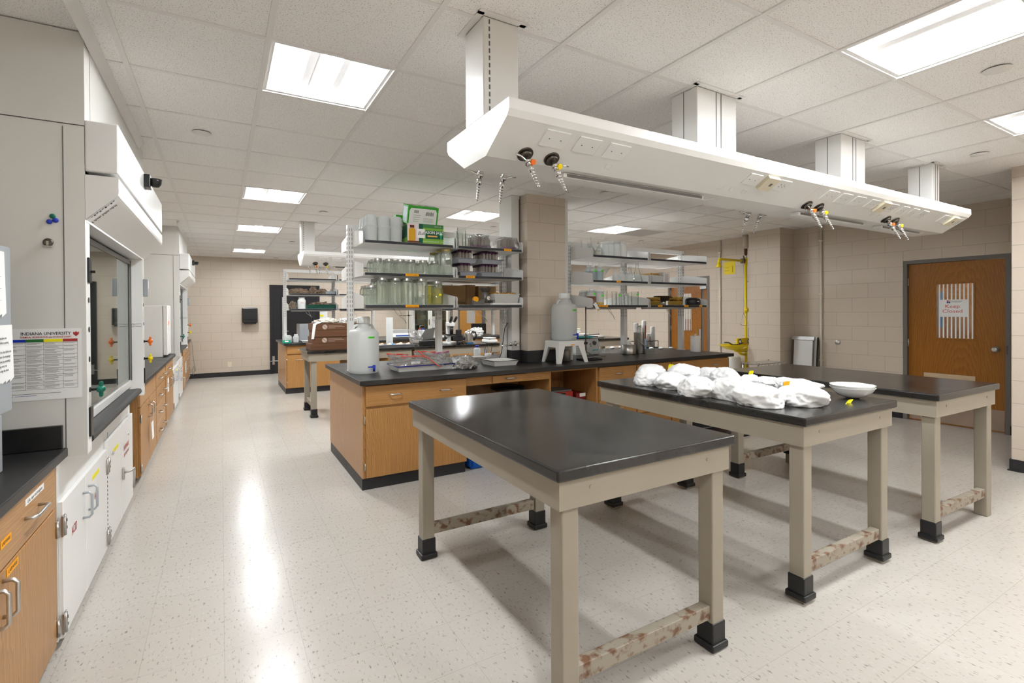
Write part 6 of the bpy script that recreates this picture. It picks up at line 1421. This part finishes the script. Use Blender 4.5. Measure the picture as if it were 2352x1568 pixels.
# stacked brown cartons
mk = mat('carton_print', (.50, .40, .33), .6)
for k, (dx, dy, w_) in enumerate(((0, 0, .60), (.03, .012, .63), (.045, .0, .66), (.035, .008, .65))):
    z = ZR+.0005+k*.0935; x0 = 1.075+dx; y0 = 7.24+dy
    o = thing('flat_brown_box', 'flat brown box, %s in the stack on the rear table' % ['lowest', 'second from bottom', 'third from bottom', 'topmost'][k], 'box', (x0+w_/2, y0+.2, z), 'stacked flat brown boxes')
    MB().box(x0, x0+w_, y0, y0+.42, z, z+.09, .003).build('carton', 'brown', o); MB().box(x0-.001, x0+w_+.001, y0-.001, y0+.4205, z+.055, z+.0925, .002).build('lid', 'brown', o)
    if k in (1, 3):
        c = MB(); c.cyl((x0+.16, y0-.0012, z+.045), (x0+.16, y0-.002, z+.045), .034, n=24); c.build('round_mark', mk, o); c = MB()
        for j in range(3): c.box(x0+.21, x0+.21+(.09, .22, .14)[j], y0-.002, y0-.0012, z+.027+j*.018, z+.031+j*.018)
        c.box(x0+.34, x0+.40, y0-.002, y0-.0012, z+.063, z+.067); c.build('printed_lines', mk, o)
        c = MB(); c.tube([(x0+.14, y0-.0025, z+.065), (x0+.16, y0-.0025, z+.045), (x0+.18, y0-.0025, z+.025)], .002, 5); c.build('mark_stroke', 'brown', o)
zt = ZR+4*.0935+.001
crumple('cloth_bundle', 'loose white cloth bags lying on the stacked brown boxes', 'cloth', (1.33, 7.42, zt), (.17, .12, .07), mat('cream_cloth', (.74, .70, .62), .7), 31, 2.5, .5); crumple('cloth_bundle', 'white cloth heap at right on the stacked brown boxes', 'cloth', (1.60, 7.40, zt), (.14, .11, .075), mat('white_cloth', (.78, .77, .75), .7), 33, 3., .5)
o = thing('paper_strip', 'white strip hanging down the left of the stacked brown boxes', 'paper', (1.10, 7.22, 1.2)); c = MB(); c.quad((1.085, 7.228, 1.09), (1.12, 7.226, 1.09), (1.15, 7.233, 1.29), (1.11, 7.235, 1.30)); c.quad((1.11, 7.235, 1.30), (1.15, 7.233, 1.29), (1.25, 7.30, 1.33), (1.2, 7.31, 1.335)); c.build('sheet', 'paper', o)
o = thing('tape_roll', 'white upright roll beside the stacked brown boxes', 'roll', (1.76, 7.25, ZR)); MB().lathe([(.03, 0), (.085, 0), (.085, .165), (.03, .165), (.03, 0)], (1.80, 7.26, ZR+.0005), 24).build('roll', mat('white_roll', (.78, .76, .72), .6), o)
# measuring cylinder and clutter
def RT(px, py): p = onz(px, py, .931); p.y = min(max(p.y, 7.22), 7.86); p.x = ony(px, py, p.y).x; return p
p = RT(*J_(490, 1490)); o = thing('measuring_cylinder', 'tall white measuring cylinder with a blue stopper at its foot', 'cylinder', (p.x, p.y, ZR)); MB().lathe([(0, .0), (.05, 0), (.052, .02), (.052, .44), (.05, .445), (0, .445)], (p.x, p.y+.06, ZR+.0005), 24).build('tube_body', 'milk', o); MB().lathe([(0, 0), (.035, 0), (.038, .02), (.02, .045), (0, .05)], (p.x, p.y-.03, ZR+.0005), 20).build('stopper', mat('bright_blue', (.0, .25, .75), .4), o)
cream = mat('cream_samples', (.72, .60, .48), .8, var=.08, vscale=20)
o = tray('sample_tray', 2.02, 2.62, 7.30, 7.60, ZR+.0005, .028, 'gtray', 'gtray', 'low grey tray of cream sample cups on the rear table', None, .008)
for k in range(11): lump(2.07+.05*k, 7.36+.09*(k % 3), ZR+.006, .032, 'cream sample lump on the low grey tray, rear table', 'cream lumps on the rear tray', cream, (1, .9, .8), 40+k, 'sample_lump')
p = RT(*J_(1260, 1470)); gv = crumple('gravel_heap', 'grey gravel inside the standing clear bag on rear table', 'gravel', (p.x, 7.40, ZR+.001), (.11, .08, .085), mat('grey_gravel', (.25, .23, .21), .8, var=.5, vscale=60), 5, 7., .35)
zipbag('zip_bag', 'clear bag standing open above the grey gravel, rear table', [(p.x-.13, 7.38, ZR+.03), (p.x+.14, 7.40, ZR+.03), (p.x+.02, 7.42, ZR+.24), (p.x-.16, 7.42, ZR+.28)], .05, zipm=None, seed=14)
t = thing('laptop', 'black laptop with tilted screen on the rear table', 'laptop', (2.9, 7.45, ZR)); MB().box(2.70, 3.0, 7.28, 7.52, ZR+.0005, ZR+.07, .004).build('base', 'black', t); MB().prism([(2.74, ZR+.071), (2.98, ZR+.10), (3.02, ZR+.27), (2.86, ZR+.25)], 'y', 7.46, 7.475).build('screen', 'dgrey', t)
def microscope(x, y, z, lab, s=1.):
    t = thing('microscope', lab, 'microscope', (x, y, z)); wm = 'whitep'
    b = MB(); b.box(x-.09*s, x+.09*s, y-.12*s, y+.12*s, z, z+.035*s, .006); b.build('base', wm, t); b = MB(); b.box(x-.035*s, x+.035*s, y+.05*s, y+.11*s, z+.035*s, z+.30*s, .01); b.box(x-.04*s, x+.04*s, y-.1*s, y+.10*s, z+.29*s, z+.36*s, .01); b.build('arm', wm, t)
    b = MB(); b.box(x-.07*s, x+.07*s, y-.11*s, y+.03*s, z+.14*s, z+.165*s); b.cyl((x, y-.05*s, z+.165*s), (x, y-.05*s, z+.29*s), .028*s, .034*s, 14); b.cyl((x-.055*s, y+.08*s, z+.1*s), (x+.055*s, y+.08*s, z+.1*s), .028*s, n=14); b.build('stage', 'black', t)
    e = MB()
    for q in (-.035, .035): e.cyl((x+q*s, y-.08*s, z+.36*s), (x+q*s*1.2, y-.16*s, z+.44*s), .02*s, .022*s, 12)
    e.build('eyepiece', 'black', t); return t
microscope(3.27, 7.42, ZR+.0005, 'white and black microscope on the rear table left of the kettle')
t = thing('stereo_microscope', 'black boom microscope head reaching over the front of the rear table', 'microscope', (3.32, 7.22, ZR)); b = MB(); b.box(3.22, 3.40, 7.20, 7.27, ZR+.06, ZR+.15, .01); b.box(3.29, 3.37, 7.19, 7.26, ZR+.13, ZR+.24, .008); b.cyl((3.22, 7.23, ZR+.10), (3.44, 7.23, ZR+.10), .03, n=14); b.build('head', 'blackm', t); MB().cyl((3.33, 7.22, ZR+.0005), (3.33, 7.22, ZR+.06), .035, n=14).build('objective', 'black', t)
kx = Lx(*N_(740, 1100), 7.36); t = thing('electric_kettle', 'brushed steel kettle with black handle on a blue base', 'kettle', (kx, 7.36, ZR)); MB().cyl((kx, 7.36, ZR+.0005), (kx, 7.36, ZR+.014), .085, n=24).build('power_base', mat('kettle_blue', (.02, .2, .5), .4), t); MB().lathe([(0, .016), (.082, .016), (.08, .03), (.066, .17), (.06, .19), (.05, .205), (0, .21)], (kx, 7.36, ZR), 28).build('kettle_body', brushed, t); b = MB(); b.tube([(kx+.06, 7.35, ZR+.195), (kx+.12, 7.34, ZR+.185), (kx+.135, 7.34, ZR+.12), (kx+.09, 7.35, ZR+.05)], .014, 8); b.build('handle', 'black', t); MB().cyl((kx, 7.36, ZR+.21), (kx, 7.36, ZR+.225), .02, n=12).build('lid_knob', 'whitep', t)
crumple('rock_sample', 'dark brown rock beside the kettle on the rear table', 'rock', (kx-.12, 7.28, ZR+.001), (.05, .04, .055), mat('brown_rock', (.10, .075, .045), .8), 51, 3., .4)
# device on arm near the raceway, pens
t = thing('benchtop_scale', 'white flat-topped scale on the rear table beside the raceway', 'scale', (3.9, 7.3, ZR)); MB().box(3.86, 4.04, 7.19, 7.45, ZR+.0005, ZR+.06, .02).build('housing', 'whitep', t); MB().box(3.87, 4.02, 7.21, 7.42, ZR+.075, ZR+.09, .006).build('pan', 'whitep', t); MB().cyl((3.94, 7.3, ZR+.06), (3.94, 7.3, ZR+.075), .02, n=12).build('pan_post', 'steel', t)
px_ = 2.70; t = thing('pen_cup', 'white cup of pens behind the white enamel pan', 'cup', (2.66, 4.98, ZB)); MB().lathe([(0, 0), (.036, 0), (.04, .075), (.037, .075), (.033, .004), (0, .004)], (2.665, 4.98, ZB+.0005), 18).build('cup_body', 'whitep', t)
for k in range(5): MB().tube([(2.665+.012*(k-2), 4.98, ZB+.006), (2.665+.026*(k-2), 4.98+.008*(k % 2), ZB+.135+.012*(k % 3))], .0035, 6).build('pen', ['blue', 'ink', 'green', 'orange', 'ink'][k], t)
o = thing('metal_bin', 'grey open metal box behind the white enamel pan', 'box', (2.56, 4.96, ZB)); MB().box(2.45, 2.60, 4.90, 5.06, ZB+.0005, ZB+.045, .003).build('box_body', 'steel', o)
o = thing('power_cord', 'black cord running from the raceway outlet down to the bench', 'cord', (2.72, 4.7, 1.1)); b = MB(); b.tube([(2.757, 4.72, 1.33), (2.73, 4.64, 1.335), (2.68, 4.62, 1.28), (2.66, 4.62, 1.15), (2.64, 4.62, 1.02), (2.62, 4.66, ZB+.006), (2.5, 4.78, ZB+.006)], .0045, 6); b.build('cable', 'black', o)
o = thing('coiled_cord', 'grey cord coiled and hung under the left rack shelf', 'cord', (2.66, 4.68, 1.40)); b = MB(); b.tube([(2.69, 4.66, 1.47), (2.668, 4.66, 1.44), (2.672, 4.66, 1.36), (2.69, 4.66, 1.33), (2.70, 4.66, 1.37), (2.692, 4.66, 1.44), (2.68, 4.665, 1.46), (2.685, 4.665, 1.37)], .005, 6); b.build('cable', 'alu', o)
# ------------------------------------------------------------------ far bench: racks and worktop
FY = 5.486
def FS(px, py, y=9.92): return ony(px, py, y)
brownb = mat('brown_sample_bag', (.20, .14, .095), .5, var=.4, vscale=14)
for k, (d0, d1, hz, lab) in enumerate(((310, 640, .10, 'brown plastic sample bag at left on far rack middle shelf'), (655, 775, .14, 'pointed brown sample bag in the middle of the far rack shelf'), (770, 945, .10, 'dark brown sample bag right of the pointed one, far rack'))):
    a, b_ = FS(*D_(d0, 500)).x, FS(*D_(d1, 500)).x; crumple('brown_bag', lab, 'bag', ((a+b_)/2, 9.98, S2+.001), ((b_-a)/2, .11, hz), brownb, 60+k, 3., .4, 'brown sample bags on far rack')
a, b_ = FS(*D_(900, 510)).x, min(FS(*D_(1105, 510)).x, 1.93)
tray('grey_tray', a, b_, 9.85, 10.1, S2+.001, .045, 'gtray', 'gtray', 'grey tray at right on far rack middle shelf', None, .01)
x = FS(*D_(385, 700)).x; vessel('glass_beaker', bk(.055, .115), x, 9.93, S3+.001, 'square clear container of white powder on far rack', None); 
x = FS(*D_(520, 700)).x; t = thing('white_jug', 'large white jar with printed label on far rack', 'jar', (x, 9.93, S3)); MB().lathe([(0, 0), (.068, 0), (.073, .01), (.073, .155), (.06, .18), (.055, .185), (.055, .215), (0, .215)], (x, 9.93, S3+.001), 24).build('body', 'hdpe', t); MB().box(x-.05, x+.05, 9.855, 9.857, S3+.09, S3+.135).build('label_patch', 'paper', t); text('SODIUM\nHEXAMETA', .014, (x, 9.8545, S3+.112), FRONT, 'red', t)
a, b_ = FS(*D_(600, 740)).x, FS(*D_(1055, 740)).x; tray('green_tray', max(a, x+.08), min(b_, 1.92), 9.86, 10.12, S3+.001, .075, mat('tray_green', (.0, .055, .035), .4), mat('tray_green_rim', (.0, .055, .035), .4), 'dark green tray full of brown twigs on far rack', None, .006)
crumple('twig_heap', 'heap of brown twigs in the dark green tray', 'sample', ((max(a, x+.08)+min(b_, 1.92))/2, 9.99, S3+.008), (.2, .09, .12), brownb, 77, 5., .5)
crumple('brown_bag', 'small brown bag at left end of far rack lowest shelf', 'bag', (1.17, 9.95, S3+.001), (.06, .08, .14), brownb, 71, 3., .4, 'brown sample bags on far rack')
yc = 9.66
for k, (px, h, r) in enumerate(((165, .16, .035), (200, .14, .045), (300, .135, .05), (335, .12, .04), (425, .15, .048))):
    x = FS(*D_(px, 1250), 9.75).x; bottle(max(x, 1.02), 9.75+.07*(k % 2), ZB+.0005, r, h, 'white plastic bottle on the left end of the far bench, %s' % ORD[k], 'milk', 'hdpe', k == 0, wide=.6, grp='bottles on the left end of far bench')
x = FS(*D_(270, 1320), 9.56).x; o = thing('glove_box', 'green glove box on the left end of the far bench', 'box', (x, 9.56, ZB)); MB().box(x-.065, x+.065, 9.51, 9.60, ZB+.0005, ZB+.055, .002).build('carton', mat('glove_green', (.0, .30, .17), .5), o); MB().box(x-.03, x+.03, 9.509, 9.5098, ZB+.025, ZB+.045).build('printed_patch', 'paper', o)
crumple('glove_heap', 'pale blue gloves at the left corner of the far bench', 'gloves', (1.03, 9.62, ZB+.001), (.06, .05, .045), mat('pale_glove', (.45, .62, .6), .6), 81, 4., .5)
o = tray('white_tray', 1.28, 1.58, 9.55, 9.75, ZB+.0005, .03, 'enamel', 'enamel', 'white tray on the far bench next to the green glove box', None, .01)
t = thing('grey_oven', 'grey bench oven with a dark round window on the far bench', 'oven', (1.65, 10.2, ZB)); MB().box(1.30, 1.92, 10.05, 10.5, ZB+.0005, ZB+.33, .01).build('housing', 'grey', t); MB().cyl((1.72, 10.049, ZB+.16), (1.72, 10.035, ZB+.16), .12, n=28).build('door_window', 'black', t); MB().box(1.66, 1.78, 10.034, 10.0345, ZB+.15, ZB+.17).build('badge', 'tape_y', t)
o = thing('wall_notice', 'white notice with yellow band on the back wall behind the far rack', 'notice', (2.45, YB, 1.5)); a = FS(*D_(775, 800), YB-.004); b_ = FS(*D_(942, 940), YB-.004); MB().box(a.x, b_.x, YB-.004, YB-.001, b_.z-.15, a.z).build('sheet', 'paper', o); MB().box(a.x+.04, a.x+.14, YB-.005, YB-.0042, a.z-.16, a.z-.11).build('yellow_band', 'tape_y', o)
t = thing('computer_monitor', 'black monitor on the far bench beside the brown boxes', 'monitor', (2.35, 10.3, ZB)); a, b_ = FS(*D_(1165, 900), 10.3).x, FS(*D_(1460, 900), 10.3).x; MB().box(a, b_, 10.28, 10.31, ZB+.12, ZB+.42, .006).build('screen', 'black', t); MB().box((a+b_)/2-.1, (a+b_)/2+.1, 10.2, 10.4, ZB+.0005, ZB+.015, .004).build('stand_base', 'black', t); MB().box((a+b_)/2-.03, (a+b_)/2+.03, 10.31, 10.34, ZB+.015, ZB+.3).build('stand_neck', 'black', t)
# balance, amber bottle, lab stand, bottles on the far bench
x = 3.15; t = thing('lab_balance', 'white and blue bench instrument on the far bench', 'instrument', (x, 9.6, ZB)); MB().box(x-.2, x+.2, 9.52, 9.85, ZB+.0005, ZB+.045, .01).build('base', 'dgrey', t); MB().prism([(9.50, ZB+.046), (9.50, ZB+.09), (9.62, ZB+.125), (9.85, ZB+.125), (9.85, ZB+.046)], 'x', x-.2, x+.2).build('housing', 'whitep', t); MB().prism([(9.499, ZB+.06), (9.499, ZB+.089), (9.5, ZB+.089), (9.5, ZB+.06)], 'x', x-.14, x+.16).build('blue_panel', mat('panel_blue', (.02, .08, .3), .4), t); MB().box(x-.19, x+.17, 9.6, 9.84, ZB+.126, ZB+.19, .004).build('lid', 'alu', t)
x = FS(*J_(760, 1100), 10.1).x; vessel('amber_flask', fl(.06, .19), x, 10.1, ZB+.0005, 'flask with amber liquid and yellow label on the far bench', None); t = bpy.data.objects[[o.name for o in bpy.data.objects if o.name.startswith('amber_flask')][-1]]; MB().lathe([(0, .004), (.054, .004), (.053, .04), (0, .04)], (x, 10.1, ZB+.001), 18).build('liquid', amber, t); MB().box(x-.03, x+.03, 10.045, 10.046, ZB+.10, ZB+.115).build('tape_label', 'tape_y', t)
x = FS(*J_(1025, 1000), 9.7).x; t = thing('lab_stand', 'thin black lab stand with cross rod on the far bench', 'stand', (x, 9.7, ZB)); MB().box(x-.08, x+.08, 9.62, 9.8, ZB+.0005, ZB+.012).build('base', 'blackm', t); MB().cyl((x, 9.7, ZB+.012), (x, 9.7, 1.49), .006, n=8).build('rod', 'blackm', t); b = MB(); b.cyl((x-.2, 9.68, 1.385), (x+.06, 9.68, 1.385), .005, n=8); b.cyl((x, 9.67, 1.385), (x, 9.71, 1.385), .016, n=10); b.build('cross_rod', 'blackm', t)
bottle(FS(*J_(1465, 1200), 9.75).x, 9.75, ZB+.0005, .055, .2, 'white bottle with blue cap on the far bench', 'milk', 'blue', wide=.45); bottle(FS(*J_(1365, 1200), 9.85).x, 9.85, ZB+.0005, .05, .2, 'white wash bottle with red cap on the far bench', 'milk', 'red', True, wide=.5)
microscope(4.02, 9.85, ZB+.0005, 'tall grey instrument with eyepieces on the far bench', 1.25)
# ------------------------------------------------------------------ along the back wall: glazed cabinet, door, chair
cw = mat('cabinet_cream', (.72, .71, .64), .4); x0, x1 = 4.36, 5.42; y0 = 12.45
t = thing('glazed_cabinet', 'tall cream cabinet with glass doors against the back wall', 'cabinet', (4.9, 12.65, 0)); b = MB(); b.box(x0, x0+.03, y0, YB-.015, 0, 1.95); b.box(x1-.03, x1, y0, YB-.015, 0, 1.95); b.box(x0+.03, x1-.03, YB-.035, YB-.015, 0, 1.95); b.box(x0+.03, x1-.03, y0, YB-.035, 0, .12); b.box(x0+.03, x1-.03, y0, YB-.035, 1.90, 1.95); b.build('body', cw, t)
for z in (.55, .9, 1.24, 1.58): MB().box(x0+.03, x1-.03, y0+.02, YB-.036, z, z+.02).build('inner_shelf', cw, t)
for a, c_ in ((x0, (x0+x1)/2), ((x0+x1)/2, x1)):
    b = MB(); b.box(a+.003, a+.06, y0-.022, y0-.001, .05, 1.93); b.box(c_-.06, c_-.003, y0-.022, y0-.001, .05, 1.93); b.box(a+.06, c_-.06, y0-.022, y0-.001, .05, .12); b.box(a+.06, c_-.06, y0-.022, y0-.001, 1.86, 1.93); dd = b.build('door', cw, t); MB().box(a+.06, c_-.06, y0-.014, y0-.010, .12, 1.86).build('door_glass', thin_glass('cabinet_glass', (.72, .78, .74), .25), dd)
MB().box((x0+x1)/2-.035, (x0+x1)/2-.025, y0-.04, y0-.0225, 1.1, 1.25).build('handle', 'bronze', t)
o = plain_box('cardboard_box', 'small brown box on the middle shelf of the glazed cabinet', x0+.07, x0+.28, 12.52, 12.7, 1.2605, 1.42, 'card', tape=False); o = plain_box('cardboard_box', 'brown box on a lower shelf of the glazed cabinet', x0+.25, x0+.43, 12.52, 12.7, .9205, 1.10, 'card', tape=False)
crumple('respirator_mask', 'white and yellow mask on the middle shelf of the glazed cabinet', 'mask', (x0+.40, 12.58, 1.261), (.09, .07, .10), mat('mask_cream', (.75, .68, .42), .6), 90, 2., .2)
d4 = bpy.data.objects.new('door_4', None); COL.objects.link(d4); d4.location = (6.32, YB, 0); struct(d4)
b = MB(); b.box(5.92, 5.965, YB-.02, YB-.001, 0, 2.1); b.box(6.68, 6.80, YB-.02, YB-.001, 0, 2.1); b.box(5.965, 6.68, YB-.02, YB-.001, 2.055, 2.1); b.build('door_frame', 'frame', d4); lf = MB().box(5.966, 6.679, YB-.016, YB-.0015, .005, 2.05).build('door_leaf', wood_mat('light_oak_door', 'Z', (.60, .30, .07), (.42, .19, .035), .6), d4); MB().box(6.19, 6.46, YB-.018, YB-.0165, 1.12, 1.85).build('door_glass', mat('ribbed_glass', (.50, .48, .44), .3), lf)
cx, cy = 5.93, 11.6; t = thing('office_chair', 'black office chair with rounded back in front of the far door', 'chair', (cx, cy, 0)); b = MB(); b.box(cx-.22, cx+.22, cy-.035, cy+.035, .70, 1.14, .03, None, 4); b.build('backrest', 'black', t); MB().box(cx-.24, cx+.24, cy-.5, cy-.05, .44, .52, .03, None, 3).build('seat', 'black', t); MB().cyl((cx, cy-.25, .1), (cx, cy-.25, .44), .03, n=12).build('gas_column', 'black', t); b = MB(); b.tube([(cx, cy-.2, .47), (cx, cy+.06, .48), (cx, cy+.06, .8)], .02, 8); b.build('back_bracket', 'black', t); b = MB()
for k in range(5): a = k*2*PI/5; b.tube([(cx, cy-.25, .1), (cx+.28*math.cos(a), cy-.25+.28*math.sin(a), .05)], .018, 6); b.cyl((cx+.28*math.cos(a)-.015, cy-.25+.28*math.sin(a), .03), (cx+.28*math.cos(a)+.015, cy-.25+.28*math.sin(a), .03), .03, n=10)
b.build('base', 'black', t)
crumple('plastic_sack', 'white plastic sack on the far bench before the office chair', 'bag', (4.98, 9.85, ZB+.001), (.16, .12, .19), mat('white_sack', (.78, .78, .76), .4), 95, 3., .45)
# ------------------------------------------------------------------ tall fittings seen right of the column: black instrument and clutter on a rear table
make_table('rear black-topped steel table with papers, right of the block column', (6.98, 7.15, 0), .93, PI/2, 0, 1.52, .77)
o = plain_box('white_carton', 'white printed carton on the right rear table', 5.72, 6.05, 7.25, 7.42, ZR+.0005, ZR+.10, mat('carton_white2', (.74, .74, .74), .5), tape=False); text('CLEAR BAGS 9 x 12', .03, (5.88, 7.2495, ZR+.05), FRONT, 'blue', o)
o = thing('paper_tube', 'white paper tube lying on the right rear table', 'tube', (6.25, 7.3, ZR)); b = MB(); b.cyl((6.08, 7.30, ZR+.032), (6.45, 7.30, ZR+.032), .03, n=18); b.build('tube_body', 'paper', o)
bottle(6.02, 7.55, ZR+.0005, .06, .19, 'cream tub with red label on the right rear table', 'hdpe', 'ivory', False, 'red', wide=.9)
t = thing('black_instrument', 'black instrument case standing behind the carboy stool', 'instrument', (5.6, 7.55, ZR)); MB().prism([(5.46, ZR+.0005), (5.72, ZR+.0005), (5.70, ZR+.30), (5.66, ZR+.42), (5.60, ZR+.46), (5.55, ZR+.40), (5.50, ZR+.2)], 'y', 7.50, 7.72).build('case_body', 'blackm', t)
o = thing('carboy', 'yellowish carboy at the far end of the left wall', 'carboy', (-.72, 12.2, .8755), 'white carboys with blue spigots'); MB().lathe([(0, 0), (.13, 0), (.135, .02), (.135, .30), (.12, .35), (.05, .39), (.045, .42), (0, .42)], (-.74, 12.2, .8755), 24).build('body', mat('aged_plastic', (.70, .64, .50), .4), o)
o = thing('rubber_hose', 'pale hose hanging from the far left worktop to the floor', 'hose', (-.56, 12.3, .5)); b = MB(); b.tube([(-.66, 12.45, .885), (-.57, 12.45, .9), (-.545, 12.46, .75), (-.53, 12.5, .45), (-.50, 12.55, .25), (-.54, 12.6, .12), (-.56, 12.5, .2), (-.53, 12.45, .32), (-.50, 12.55, .2)], .008, 6); b.build('tube_body', mat('pale_hose', (.35, .33, .26), .5), o)
# rating sticker on the nearest table leg
